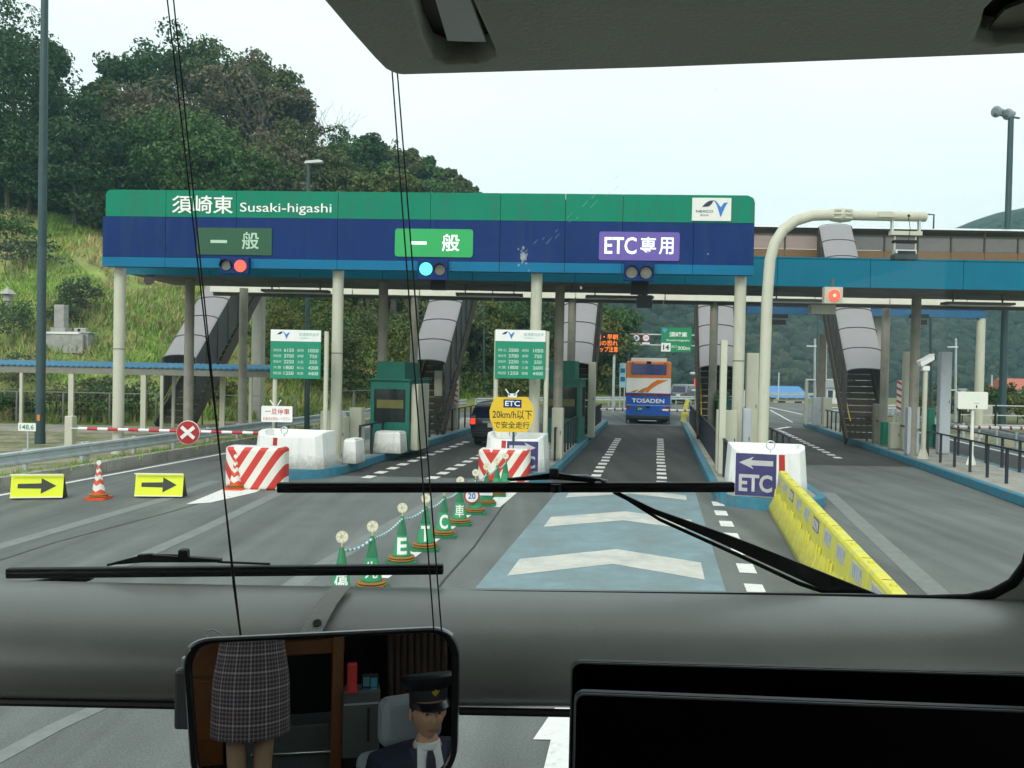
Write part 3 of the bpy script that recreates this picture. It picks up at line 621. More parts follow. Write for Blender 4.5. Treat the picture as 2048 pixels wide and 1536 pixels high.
# ------------------------------------------------------------------ fee boards
FEEG = mat('fee_green', (0.0, 0.23, 0.13), 0.5, vary=0.05)
def feeboard(px, label, rows, x0p, x1p, posts):
    p = G(px, 936 if px < 800 else 925); p = Vector((p.x, 23.0, 0)) if px < 800 else Vector((D(px, 900, 23.0).x, 23.0, 0)); Q = Face(p)
    t = thing('fee_board', label, 'fee board', p, 0, 'toll fee boards')
    a, b, z0, z1 = prect(Q, x0p, x1p, 660, 757); a, b, zm, z1 = prect(Q, x0p, x1p, 660, 683)
    z0 = prect(Q, x0p, x1p, 683, 757)[2]
    hd = MB().box(a, b, -0.03, 0.03, zm + .003, z1).build('header', WHITE, t); gp = MB().box(a, b, -0.03, 0.03, z0, zm).build('fee_panel', FEEG, t)
    w, h = b - a, z1 - zm
    logo(hd, a + .04, a + .04 + h * 1.7, zm + .02, z1 - .02, -.033, words=False)
    tg = mat('letter_faded_green', (0.2, 0.45, 0.36), 0.5)
    text('普通車料金表', a + .78 * w - .02, zm + .62 * h, .40 * w, .28 * h, -.033, tg, hd); text('円消費税込み', a + .68 * w, zm + .3 * h, .2 * w, .13 * h, -.033, tg, hd)
    H = zm - z0; tw = mat('letter_soft', (0.55, 0.66, 0.58), 0.5)
    for i, (n1, f1, n2, f2) in enumerate(rows):
        zc = zm - H * (0.24 + 0.155 * i); q = H * .095
        text(n1, a + .14 * w, zc, .16 * w, q * .8, -.033, tw, gp); text(f1, a + .37 * w, zc, (.05 * len(f1)) * w, q, -.033, tw, gp, .01)
        text(n2, a + .6 * w, zc, .13 * w, q * .8, -.033, tw, gp); text(f2, a + .86 * w, zc, (.05 * len(f2)) * w, q, -.033, tw, gp, .01)
    for px_ in posts:
        x = Q.xz(px_, 800)[0]; MB().tube([(x, 0.08, .2), (x, 0.08, z1 - .02)], 0.065, 14).build('post', BEIGE, t, smooth=True)
        MB().tube([(x, 0.08, z0 + .25), (x, 0.08, z0 + .3)], 0.072, 14).build('clamp', GALV, t, smooth=True)
feeboard(594, 'green fee board left of the round column by the closed lane', [('高松道', '6150', '高知', '1050'), ('高松西', '3700', '伊野', '750'), ('徳島中', '2250', '土佐', '550'), ('大豊', '1800', '松山', '4200'), ('南国', '1250', '徳島', '4400')], 542, 642, (548, 650))
feeboard(1040, 'green fee board above the yellow speed sign', [('岡山', '3500', '高知', '1050'), ('高松西', '3700', '伊野', '750'), ('徳島中', '2250', '土佐', '550'), ('大豊', '1800', '三島', '2600'), ('南国', '1250', '徳島', '4400')], 991, 1091, (991, 1092))
# yellow speed sign
p = Vector((D(1025, 900, 21.6).x, 21.6, 0)); Q = Face(p)
t = thing('speed_sign', 'yellow barrel-shaped sign asking card lane users to pass at 20 km/h', 'sign', p)
YS = mat('sign_yellow', (0.72, 0.47, 0.02), 0.45, vary=0.05)
def bar_poly(pl, pts, dy=0): return [pl.xz(x, y, dy) for x, y in pts]
MB().prism(bar_poly(Q, [(993, 864), (1054, 864), (1062, 852), (1067, 838), (1068, 822), (1064, 808), (1055, 794), (991, 794), (983, 808), (979, 822), (980, 838), (985, 852)]), -.02, .02).build('plate', YS, t)
a, b, z0, z1 = prect(Q, 1007, 1043, 799, 815, -.03); e = MB().box(a, b, -.03, -.021, z0, z1).build('badge', NAVY, t); 
text('ETC', (a + b) / 2, (z0 + z1) / 2, (b - a) * .82, (z1 - z0) * .66, -.034, TXTW, e, .02)
a, b, z0, z1 = prect(Q, 985, 1064, 820, 838, -.03); text('20km/h以下', (a + b) / 2, (z0 + z1) / 2, b - a, z1 - z0, -.024, TXTK, t, .008)
a, b, z0, z1 = prect(Q, 988, 1059, 843, 857, -.03); text('で安全走行', (a + b) / 2, (z0 + z1) / 2, b - a, z1 - z0, -.024, TXTK, t, .008)
for q0, q1 in (((1011, 778), (1020, 791)), ((1038, 780), (1028, 791))):
    u, v = Q.xz(*q0), Q.xz(*q1); MB().bar((u[0], -.02, u[1]), (v[0], -.02, v[1]), .04, .03).build('cross_bar', WHITE, t)
a, b, z0, z1 = prect(Q, 1016, 1034, 787, 795); MB().box(a, b, -.04, .02, z0, z1).build('cap', WHITE, t)
x = Q.xz(1027, 870)[0]; MB().tube([(x, .05, .24), (x, .05, z1)], .03, 10).build('post', POLEG, t)
# white stop sign on a post
p = Vector((D(553, 870, 22.6).x, 22.6, 0)); Q = Face(p)
t = thing('stop_notice', 'small white notice with red lettering telling drivers to stop', 'sign', p)
a, b, z0, z1 = prect(Q, 523, 585, 812, 844); MB().prism(rrect(a, b, z0, z1, .03), -.02, .0).build('plate', WHITE, t)
REDL = mat('letter_red', (0.5, 0.05, 0.04), 0.5)
aa, bb, q0, q1 = prect(Q, 530, 579, 817, 829, -.03); text('一旦停車', (aa + bb) / 2, (q0 + q1) / 2, bb - aa, q1 - q0, -.024, REDL, t, .01)
aa, bb, q0, q1 = prect(Q, 526, 580, 834, 841, -.03); text('お金のお支払いください', (aa + bb) / 2, (q0 + q1) / 2, bb - aa, q1 - q0, -.024, REDL, t)
x = Q.xz(552, 860)[0]; MB().tube([(x, .02, .24), (x, .02, z1)], .03, 10).build('post', POLEG, t)
for q in ((540, 800, 548, 811), (562, 800, 555, 811)):
    u, v = Q.xz(q[0], q[1]), Q.xz(q[2], q[3]); MB().bar((u[0], 0, u[1]), (v[0], 0, v[1]), .025).build('cross_bar', WHITE, t)

# ------------------------------------------------------------------ white bull-nose blocks
NAVYE = mat('panel_indigo', (0.03, 0.025, 0.13), 0.5, vary=0.12, scale=4, dirt=(0.06, 0.06, 0.14), dscale=3); SILV = mat('letter_silver', (0.42, 0.43, 0.44), 0.5, vary=0.08)
BLKW = mat('block_white', (0.78, 0.79, 0.77), 0.5, vary=0.04, dirt=(0.55, 0.53, 0.48), dscale=2, dlo=.5, dhi=.85, streak=4, grime=(.22, .21, .18, .05))
def block(key, label, arrow, h=1.0, y_in=0.32):
    a0, a1, y0, _ = ISL[key]; ac = (a0 + a1) / 2; w = (a1 - a0) * math.cos(LANE); yb = y0 + y_in
    t = thing('island_nose_block', label, 'crash block', (lx(ac - (.1 if key == 'C' else 0), yb), yb, 0.24), LANE, 'white blocks at the island noses')
    hw = w / 2 - (0.36 if key == 'C' else 0.18); dep = 1.15
    def ring(s, z, lip=0):
        q = hw * s
        pts = [(-q, dep * .95), (-q, dep * 0.55), (-q * .97, .30), (-q * .84, .13), (.16 * s, .0), (.32 * s, .01), (q * .76, .17), (q * .94, .40), (q, dep * 0.6), (q, dep * .95)]
        if arrow != 'left': pts = [(-x * .96, y) for x, y in pts[::-1]]
        return [(x, y - (s - 1) * .6, z) for x, y in pts]
    A_, B_ = ring(1.06, 0), ring(.97, h); n = len(A_); lip = [0.1, 0.1, 0.07, 0.0, -.02, -.02, 0.0, 0.07, .1, .1]
    B_ = [(x, y, z + lip[i]) for i, (x, y, z) in enumerate(B_)]
    I_ = [(x * .86, y * .9 + .16, z - .0) for x, y, z in B_]; J_ = [(x * .86, y * .9 + .16, z - .25) for x, y, z in B_]
    fs = []
    for i in range(n - 1):
        fs += [(i, i + 1, n + i + 1, n + i), (n + i, n + i + 1, 2 * n + i + 1, 2 * n + i), (2 * n + i, 2 * n + i + 1, 3 * n + i + 1, 3 * n + i)]
    fs += [(n - 1, 0, n, 2 * n - 1), tuple(3 * n + i for i in range(n))]
    MB().add(A_ + B_ + I_ + J_, fs).build('shell', BLKW, t, bevel=.02)
    def facept(i, u, v, off):      # u along edge i->i+1, v height
        p = (Vector(A_[i]).lerp(Vector(A_[i + 1]), u)).lerp(Vector(B_[i]).lerp(Vector(B_[i + 1]), u), v)
        e = (Vector(A_[i + 1]) - Vector(A_[i])).normalized(); nn = Vector((e.y, -e.x, 0)).normalized(); return p + nn * off
    # red stripe on the nose
    q = [facept(4, .1, .02, .006), facept(4, .9, .02, .006), facept(4, .9, .96, .006), facept(4, .1, .96, .006)]
    MB().add(q + [v + Vector((0, .004, 0)) for v in q], [(0, 1, 2, 3), (7, 6, 5, 4), (0, 4, 5, 1), (1, 5, 6, 2), (2, 6, 7, 3), (3, 7, 4, 0)]).build('red_stripe', RED, t)
    ring_ = MB(); c = Vector((0, .06, h + .14)); ring_.tube([c + Vector((math.cos(R(k)) * .09, 0, math.sin(R(k)) * .09)) for k in range(0, 361, 20)], .016, 8); ring_.tube([c - Vector((0, 0, .09)), c - Vector((0, 0, .2))], .014, 6)
    ring_.build('lifting_eye', GALV, t, smooth=True)
    if arrow:
        side = -1 if arrow == 'left' else 1; i = 3 if side < 0 else 5
        # panel frame on the slanted face i..i+1
        e0, e1 = Vector(A_[i]), Vector(A_[i + 1]); u = (e1 - e0).normalized(); up_ = (Vector(B_[i]) - Vector(A_[i]) + Vector(B_[i + 1]) - Vector(A_[i + 1])).normalized()
        up_ = (up_ - u * up_.dot(u)).normalized(); nrm = u.cross(up_); Wd = (e1 - e0).length
        M = Matrix(((u.x, -nrm.x, up_.x, e0.x), (u.y, -nrm.y, up_.y, e0.y), (u.z, -nrm.z, up_.z, e0.z), (0, 0, 0, 1)))
        # local: x along the face, y into the block, z up
        pn = MB().box(0.03, Wd - .05, -.018, -.006, .03, h - .06).build('direction_panel', NAVYE, t); pn.matrix_local = M
        W = Wd - .08; cx = .03 + W / 2; zc = h * .74; s = -1 if arrow == 'left' else 1
        ar = [(-.42, -.09), (.12, -.09), (.05, -.22), (.42, 0), (.05, .22), (.12, .09), (-.42, .09)]
        ar = [(cx + s * x * W, zc + z * .62) for x, z in ar]
        if s < 0: ar = ar[::-1]
        MB().prism(ar, -.024, -.0185).build('arrow', SILV, pn)
        text('ETC', cx, h * .3, W * .82, h * .38, -.022, SILV, pn, .03)
    return t
block('C', 'white nose block with left arrow and ETC panel beside the yellow barriers', 'left')
block('B', 'white nose block below the yellow speed sign with a right arrow panel', 'right', h=.86)
block('A', 'plain white nose block by the closed lane behind a striped cushion', None, h=.84)
# second white blocks further along island A
for x0p, x1p, yt, yb, lab in ((687, 711, 863, 933, 'narrow white guard block with grey boxes behind it'), (749, 800, 850, 912, 'white guard block in front of the green booth')):
    p = G((x0p + x1p) / 2, yb - 5, .24); Q = Face((p.x, p.y, .24), LANE); a, b, z0, z1 = prect(Q, x0p, x1p, yt, yb - 5)
    t = thing('guard_block', lab, 'guard block', (p.x, p.y, .24), LANE, 'white guard blocks on the left island')
    z1 -= .24; w = b - a
    MB().add([(a - .04, -.04, 0), (b + .04, -.04, 0), (b + .04, .7, 0), (a - .04, .7, 0), (a, 0, z1), (b, 0, z1), (b, .65, z1), (a, .65, z1)], [(0, 3, 2, 1), (4, 5, 6, 7), (0, 1, 5, 4), (1, 2, 6, 5), (2, 3, 7, 6), (3, 0, 4, 7)]).build('shell', BLKW, t, bevel=.03)
    MB().box(a + .03, b - .03, .03, .62, z1 + .002, z1 + .03).build('cap', WHITE, t, bevel=.01)
# striped crash cushions
def chev(n, tc):
    return band_fn(0, 0.44, 0.5, slant=(-1.15, 0, 0.75), absx=0, phase=0.08, off=.32)(n, tc)
CHEV = stripes_mat('red_white_chevron', (0.74, 0.73, 0.66), (0.56, 0.04, 0.03), chev)
for px, py, lab, k in ((503, 980, 'red and white striped crash cushion in front of the left nose block', 1.0), (1006, 966, 'red and white striped crash cushion in front of the middle nose block', .95)):
    p = G(px, py); t = thing('crash_cushion', lab, 'crash cushion', (p.x, p.y, 0), LANE * .5, 'striped crash cushions')
    w, h = .72 * k * .98, .98 if px < 800 else .84
    pl = [(-w, .55), (-w, .15), (-w + .1, .02), (-w + .22, 0), (w - .35, 0), (w - .1, .06), (w, .2), (w, .55)]
    sk = MB().prism(pl, 0.0, h, 'xy').build('striped_skin', CHEV, t, bevel=.07, seg=3)
    MB().box(-w + .08, w - .08, .1, .5, h, h + .012).build('top_cover', WHITE, t)
# ------------------------------------------------------------------ booths
def booth(px0, px1, pyt, pym, Y, lab):
    duct = Y < 30
    c = D((px0 + px1) / 2, 800, Y); Q = Face((c.x, Y, .24), LANE); a, b, z0, z1 = prect(Q, px0, px1, pym, 870)
    zt = prect(Q, px0, px1, pyt, 800)[3] - .24; zm = z1 - .24; Lg = 2.3
    t = thing('toll_booth', lab, 'toll booth', (c.x, Y, .24), LANE, 'green toll booths')
    MB().box(a, b, 0, Lg, 0, .9).build('base_wall', TOLLG, t)
    for x in (a, b - .12):
        for y in (0, Lg - .12): MB().box(x, x + .12, y, y + .12, .9, zm - .28).build('corner_post', TOLLG, t)
    MB().box(a, b, 0, Lg, zm - .28, zm).build('lintel', TOLLG, t)
    GL = mat('booth_glass', (0.02, 0.025, 0.025), 0.08, vary=0.1, spec=0.6)
    MB().box(a + .12, b - .12, .04, .06, .9, zm - .28).build('window', GL, t)
    for x in (a + .03, b - .05): MB().box(x, x + .02, .12, Lg - .12, .9, zm - .28).build('window', GL, t)
    MB().box(a + .2, b - .2, .03, .038, 1.35, 1.62).build('notice', mat('dim_notice', (0.12, 0.12, 0.03), 0.5), t)
    MB().box(a + .08, b - .25, .3, Lg - .3, zm, zt).build('plant_box', TOLLG, t, bevel=.02)
    if duct: MB().box(b + .005, b + .24, .2, 1.5, 0, zm - .1).build('side_duct', BEIGE, t, bevel=.02)
    MB().box(a - .08, b + .08, -.08, Lg + .08, zm + .003, zm + .05).build('roof_edge', TOLLG, t)
booth(741, 818, 708, 746, 26.6, 'green toll booth left of the black van, with dark windows')
booth(1086, 1160, 708, 746, 30.8, 'green toll booth behind the right-hand fee board, beside the bus lane')
booth(1436, 1474, 772, 790, 31.0, 'green toll booth half hidden behind columns right of the bus lane')
# ------------------------------------------------------------------ cabinets, posts and boxes on the islands
def cabinet(px0, px1, pyt, pyb, Y, m, lab, cat='cabinet', d=.35, z=.24, name='control_cabinet', split=None, grp='control cabinets on the toll islands'):
    c = D((px0 + px1) / 2, 800, Y); Q = Face((c.x, Y, z), LANE); a, b, z0, z1 = prect(Q, px0, px1, pyt, pyb); z1 -= z
    t = thing(name, lab, cat, (c.x, Y, z), LANE, grp)
    MB().box(a, b, 0, d, .05, z1).build('body', m, t, bevel=.012)
    MB().box(a + .015, b - .015, .02, d - .02, 0, .05).build('plinth', CONC, t)
    if b - a > .2:
        MB().box(a + .03, b - .03, -.012, -.001, .12, (split or z1) - .06).build('door', m, t, bevel=.004)
        MB().box(b - .07, b - .05, -.025, -.013, z1 * .5, z1 * .5 + .1).build('handle', BLACK, t)
    return t
cabinet(640, 661, 806, 940, 24.6, BEIGE, 'beige cabinet immediately behind the round column beside the left fee board')
cabinet(698, 722, 800, 930, 25.2, BEIGE, 'tall beige cabinet right of the narrow white guard block')
cabinet(665, 690, 818, 930, 24.9, BEIGE, 'short beige cabinet with a hatch in front of the round column')
cabinet(678, 694, 784, 850, 29, GREYP, 'grey panel standing upright behind the round column', z=1.2)
cabinet(885, 912, 718, 872, 36, BEIGE, 'tall beige cabinet left of the black van', d=.6)
cabinet(868, 884, 730, 872, 35, BEIGE, 'slanting beige cabinet in front of the staircase foot left of the van', d=.5)
cabinet(1103, 1125, 800, 920, 24.6, BEIGE, 'beige cabinet right of the fee board over the white nose block')
cabinet(1046, 1070, 806, 880, 23.9, BEIGE, 'beige cabinet between the fee board posts behind the yellow sign')
cabinet(1176, 1190, 712, 868, 33, BEIGE, 'thin tall beige locker at the bus lane edge left of the display board')
cabinet(1440, 1453, 662, 925, 21.6, BEIGE, 'tall slim beige post cabinet left of the white box sign')
cabinet(1433, 1474, 803, 930, 22.3, BEIGE, 'wide beige cabinet right of the dark railing beside the bus lane')
cabinet(1492, 1516, 690, 935, 25.0, BEIGE, 'tall beige cabinet between round column and arched pole')
cabinet(1486, 1503, 800, 915, 22.6, GREYP, 'grey cabinet right of the round column under the white box sign')
cabinet(1808, 1829, 690, 916, 30.2, BEIGE, 'tallest beige cabinet left of the camera post on the right island')
cabinet(1815, 1839, 800, 921, 28.4, GREYP, 'short light grey cabinet at the foot of the camera post')
cabinet(1880, 1902, 690, 920, 29.0, GREYP, 'tall light grey cabinet right of the camera post')
cabinet(1781, 1801, 833, 912, 30.6, BEIGE, 'low beige cabinet behind the railing below the striped marker')
cabinet(1765, 1784, 832, 905, 31.8, mat('cabinet_green', (0.0, 0.2, 0.12), 0.5), 'green cabinet left of the low beige cabinet on the right island')
cabinet(1855, 1869, 804, 905, 31.4, mat('cabinet_green', (0.0, 0.2, 0.12), 0.5), 'green cabinet between the camera post and the tall grey cabinet')
cabinet(1684, 1699, 802, 862, 41, BEIGE, 'beige cabinet left of the far staircase foot on the right island')
cabinet(1647, 1664, 786, 856, 43, BEIGE, 'small beige cabinet at the far left of the railing')
cabinet(1626, 1643, 786, 850, 44, GREYP, 'grey cabinet beside the post near the far end of the right island')
cabinet(1610, 1616, 752, 850, 44.6, BEIGE, 'slim beige post cabinet at the far end of the right island', d=.2)
cabinet(1693, 1709, 800, 862, 38, BEIGE, 'beige wall box cabinet touching the staircase on the right island')
cabinet(1749, 1768, 796, 880, 33, CCOL, 'drab brown grey cabinet in front of the right staircase')
cabinet(1955, 1985, 812, 855, 47, BEIGE, 'beige cabinet beyond the far lane behind the white barrier arm', d=.8, z=0)
cabinet(1638, 1652, 668, 800, 46, CCOL, 'dark grey tall cabinet between two lamp poles beyond the lanes', d=.6, z=0)
# white round-edged box signs
for (px0, px1, pyt, pyb, postx, gy, lab) in ((1480, 1518, 766, 798, 1506, 915, 'white box sign on a thin post beside the arched pole'), (1913, 1973, 768, 803, 1942, 930, 'white box sign on a footed post on the right island')):
    g = G(postx, gy, .24); Q = Face((g.x, g.y, .24)); a, b, z0, z1 = prect(Q, px0, px1, pyt, pyb)
    t = thing('box_sign', lab, 'sign', (g.x, g.y, .24), 0, 'white box signs on posts'); z0 -= .24; z1 -= .24
    MB().prism(rrect(a, b, z0, z1, .05), -.1, .06).build('box', mat('cream_enamel', (0.72, 0.74, 0.66), 0.35, vary=0.03), t, bevel=.01)
    MB().tube([(0, 0, 0), (0, 0, z0)], [.06, .045], 14).build('post', mat('cream_enamel', (0.7, 0.7, 0.6), 0.35), t, smooth=True)
    MB().lathe([(.16, 0), (.15, .06), (.06, .35)], (0, 0, 0), 4).build('foot', mat('cream_enamel', (0.7, 0.7, 0.6), 0.35), t)
    cx = a + (b - a) * .62; pl = MB().box(cx - .08, cx + .08, -.106, -.101, z0 + .02, z0 + .2).build('plate', mat('cream_enamel', (0.7, 0.7, 0.6), 0.35), t)
    MB().box(cx - .08, cx + .08, -.109, -.1065, z0 + .19, z0 + .2).build('mark', TXTK, pl); MB().box(cx - .02, cx + .02, -.109, -.1065, z0 + .05, z0 + .13).build('mark', TXTK, pl)
# camera post
g = G(1846, 918, .24); Q = Face((g.x, g.y, .24)); zc = Q.xz(1846, 727)[1] - .24
t = thing('camera_post', 'beige post with a tilted surveillance camera on the right island', 'camera', (g.x, g.y, .24))
MB().tube([(0, 0, 0), (0, 0, zc)], .075, 14).build('post', BEIGE, t, smooth=True); MB().lathe([(.2, 0), (.18, .08), (.08, .35)], (0, 0, 0), 4).build('foot', BEIGE, t)
MB().box(-.14, .1, -.1, .1, zc, zc + .16).build('bracket', WHITE, t, bevel=.02)
MB().bar((-.26, -.1, zc + .2), (.26, .05, zc + .46), .17, .17).build('camera_body', WHITE, t, bevel=.02)
MB().bar((-.3, -.11, zc + .3), (.22, .03, zc + .56), .21, .02).build('sun_shield', WHITE, t); MB().sphere((.28, .05, zc + .42), .09).build('lens', BLACK, t, smooth=True)
# striped marker post
RWH = stripes_mat('red_white_ticks', (0.7, 0.7, 0.66), (0.5, 0.03, 0.04), band_fn(2, .24, .42, slant=(0.5, 0, 1)))
g = G(1799, 905, .24); Q = Face((g.x, 31.5, .24)); c = D(1799, 800, 31.5); a, b, z0, z1 = prect(Face((c.x, 31.5, .24)), 1794, 1803, 748, 812)
t = thing('lane_marker', 'upright plate with red and white ticks by the right staircase', 'marker', (c.x, 31.5, .24))
MB().box(a, b, -.02, .02, z0 - .24, z1 - .24).build('plate', RWH, t); MB().tube([(0, .05, 0), (0, .05, z0 - .1)], .03, 8).build('post', BEIGE, t)
c = D(914, 800, 35.6); a, b, z0, z1 = prect(Face((c.x, 35.6, .24)), 909.5, 916, 748, 797)
t = thing('lane_marker', 'narrow plate with red ticks on the cabinet left of the van', 'marker', (c.x, 35.6, .24)); MB().box(a, b, -.02, .02, z0 - .24, z1 - .24).build('plate', RWH, t); MB().tube([(0, .05, 0), (0, .05, z0 - .1)], .03, 8).build('post', BEIGE, t)
# railings
def railing(lab, q0, q1, step, h, z=.24, m=DARK, double=False):
    q0, q1 = Vector((*q0, z)), Vector((*q1, z)); L = (q1 - q0).length; n = max(1, round(L / step)); d = (q1 - q0).normalized()
    t = thing('railing', lab, 'railing', q0, math.atan2(d.y, d.x), 'dark railings along the islands'); s = L / n
    pm = MB().box(-.035, .035, -.03, .03, 0, h).mesh('post', m)
    for i in range(n + 1): o = link('post', pm, t); o.location = (i * s, 0, 0)
    MB().box(-.04, L + .04, -.03, .03, h + .002, h + .045).build('top_rail', m, t)
    if double: MB().box(0, L, -.012, .012, h * .5, h * .5 + .03).build('mid_rail', m, t)
def lp(a, Y): return (lx(a, Y), Y)
railing('dark railing nearest at the right edge along the lane kerb', lp(9.0, 17.5), lp(9.0, 31.2), 1.22, .88)
railing('dark railing further on along the same kerb, left of the green cabinet', lp(8.75, 32.5), lp(8.75, 44.6), 1.0, .9)
railing('dark railing on the far side of the right island behind the white box sign', lp(10.5, 19.0), lp(10.5, 32.5), 1.22, .88)
railing('long dark railing on the right side of the bus lane', lp(1.75, 20.2), lp(1.75, 44.5), .62, .95)
railing('dark railing along the lane right of the arched pole', lp(3.6, 22.5), lp(3.6, 44.5), 1.2, .95)
railing('dark railing left of the bus lane past the booth', lp(-3.0, 24.4), lp(-3.0, 44.0), .9, .95)
railing('dark railing between the guard block and the van lane', lp(-8.75, 24.4), lp(-8.75, 27.4), 1.1, .9)
railing('dark railing by the staircase left of the black van', lp(-8.75, 29.5), lp(-8.75, 40.0), 1.15, .9)
# barrier arms
RWB = stripes_mat('red_white_bar', (0.76, 0.76, 0.74), (0.5, 0.02, 0.03), band_fn(0, .62, .5, slant=(1, 0, 0)))
p = D(141, 880, 24.4); q = D(540, 862, 24.0)
t = thing('closed_lane_barrier', 'red and white barrier arm lowered across the closed left lane', 'barrier', (p.x, 24.4, 0), math.atan2(q.y - 24.4, q.x - p.x))
Q = Face((p.x, 24.4, 0)); L = q.x - p.x; za = Q.xz(160, 856)[1]
MB().box(-.12, .12, -.12, .12, 0, za + .35).build('drive_post', BEIGE, t, bevel=.02); MB().tube([(.1, -.16, za), (.5, -.16, za)], .02, 8).build('pivot', GALV, t)
MB().tube([(.35, -.16, za), (L, -.16, za)], .045, 12).build('arm', RWB, t, smooth=True)
xs = Q.xz(390, 862)[0]; sg = MB().prism(disc(xs, za - .03, .33), -.24, -.215).build('round_sign', RED, t)
MB().prism([(xs + .35 * math.cos(R(a)), za - .03 + .35 * math.sin(R(a))) for a in range(0, 360, 15)], -.214, -.205).build('rim', WHITE, sg)
for s in (-1, 1):
    c_, s_ = math.cos(R(40)), math.sin(R(40)) * s
    MB().prism([(xs + u_ * c_ * .25 - v_ * s_ * .05, za - .03 + u_ * s_ * .25 + v_ * c_ * .05) for u_, v_ in ((-1, -1), (1, -1), (1, 1), (-1, 1))], -.252 - .004 * s, -.243 - .004 * s).build('cross', WHITE, sg)
RWG = stripes_mat('gate_bar', (0.74, 0.74, 0.7), (0.3, 0.02, 0.02), band_fn(0, .42, .22, slant=(1, 0, 0)))
def gate(lab, p, q, z, Y, base=True, r=.065):
    p = D(*p, Y); q = D(*q, Y); t = thing('lane_gate', lab, 'barrier', (p.x, Y, 0), 0, 'gate arms across the lanes'); L = q.x - p.x
    MB().tube([(0, 0, z), (L, 0, z)], r, 10).build('arm', RWG, t, smooth=True)
    MB().box(-.15 if L > 0 else .02, -.02 if L > 0 else .15, -.1, .1, 0, z + .15).build('drive_box', BEIGE, t, bevel=.02)
gate('red and white gate arm left of the bus', (1196, 820), (1252, 820), .92, 44)
gate('red and white gate arm behind the bus on its right', (1384, 822), (1322, 822), .92, 44)
gate('far red and white arm of the right lane beyond the white box sign', (2060, 858), (1908, 852), .98, 33, r=.07)
MBp = D(1378, 800, 44.4)
t = thing('gate_guard', 'bright yellow gate drive guard at the end of the bus lane', 'gate drive', (MBp.x, 44.4, 0)); MB().box(-.35, 0, 0, .3, .6, .85).build('housing', mat('guard_yellow', (0.75, 0.7, 0.12), 0.5), t, bevel=.05); MB().bar((-.3, .1, .3), (-.05, .1, 1.5), .2, .25).build('arm_root', mat('guard_yellow', (0.75, 0.7, 0.12), 0.5), t, bevel=.03); MB().box(-.3, -.1, .0, .2, 0, .6).build('foot', BEIGE, t)
# small signal on the right of the bus
c = D(1392, 760, 43); Q = Face((c.x, 43, 0)); a, b, z0, z1 = prect(Q, 1388, 1399, 757, 773)
t = thing('lane_signal', 'beige signal post with a small orange display and a dome lamp right of the bus', 'signal', (c.x, 43, 0)); MB().box(.0, .28, 0, .25, .24, 3.6).build('post', BEIGE, t, bevel=.02)
MB().box(a, b, -.05, .0, z0, z1).build('display', mat('orange_display', (0.6, 0.08, 0.02), 0.5, emit=(0.9, 0.12, 0.03), estr=.5), t)
x, z = Q.xz(1386, 747); MB().sphere((x, 0, z), (.18, .12, .08)).build('dome', WHITE, t, smooth=True); x, z = Q.xz(1388, 781); MB().sphere((x, 0, z), (.14, .1, .06)).build('dome', WHITE, t, smooth=True)
# ------------------------------------------------------------------ the orange, white and blue bus ahead
BYY = 46.6; c = D(1295, 848, BYY); PM = F / BYY
RUB = mat('tyre_rubber', (0.012, 0.012, 0.012), 0.8); GLASSB = mat('glass_blue_reflection', (0.035, 0.055, 0.2), 0.1, vary=0.3, scale=2, spec=.6); GLASSD = mat('dark_glass', (0.012, 0.02, 0.05), 0.06, vary=0.2, spec=0.7)  # the blue reflection in the bus rear window is put into the glass colour
ORG = mat('bus_orange', (0.72, 0.19, 0.02), 0.3, vary=0.06, coat=0.3); BWH = mat('bus_white', (0.84, 0.84, 0.82), 0.3, vary=0.04, coat=0.3); BBL = mat('bus_blue', (0.010, 0.10, 0.47), 0.3, vary=0.06, coat=0.3)
MARO = mat('bus_maroon', (0.12, 0.01, 0.04), 0.4); GOLD = mat('bus_ochre', (0.4, 0.22, 0.01), 0.4); TAIL = mat('tail_lamp_red', (0.25, 0.005, 0.005), 0.3)
bus = thing('tour_bus', 'orange, white and blue tour bus seen from behind in the rightmost toll lane', 'bus', (c.x, BYY, 0), LANE)
def zb_(py): return (848 - py) / PM
HB = 1.25
def bus_band(z0, z1, top_round=0.0, L=11.0, hw=HB):
    # rounded plan outline with small rear corner radius
    r = .16; plan = []
    for cx, cy, a0 in ((-hw + r, r, 180), (hw - r, r, 270), (hw - r, L - r, 0), (-hw + r, L - r, 90)):
        for i in range(5): a = R(a0 + 90 * i / 4); plan.append((cx + r * math.cos(a), cy + r * math.sin(a)))
    n = len(plan); vs = [(x, y, z0) for x, y in plan]; fs = [tuple(range(n))[::-1]]; rings = [(0, 0, z0)]
    if top_round:
        lev = [(0, z1 - top_round)] + [(top_round * (1 - math.cos(R(a))), z1 - top_round + top_round * math.sin(R(a))) for a in (22, 45, 68, 90)]
    else: lev = [(0, z1)]
    k = 1
    for inn, z in lev:
        vs += [(x * (1 - inn / hw), y if y > 1 else y + inn * .5, z) for x, y in plan]; fs += [((k - 1) * n + i, (k - 1) * n + (i + 1) % n, k * n + (i + 1) % n, k * n + i) for i in range(n)]; k += 1
    fs.append(tuple((k - 1) * n + i for i in range(n))); return MB().add(vs, fs)
bus_band(zb_(848) + .42, zb_(786)).build('lower_body', BBL, bus, smooth=True)
bus_band(zb_(785.6), zb_(755.8)).build('middle_body', BWH, bus, smooth=True); up_b = bus_band(zb_(755.4), zb_(722), .12).build('upper_body', ORG, bus, smooth=True)
MB().prism(rrect(-1.0, 1.0, zb_(724), zb_(715.6), .05), .15, 9).build('roof_unit', BWH, bus, bevel=.03)
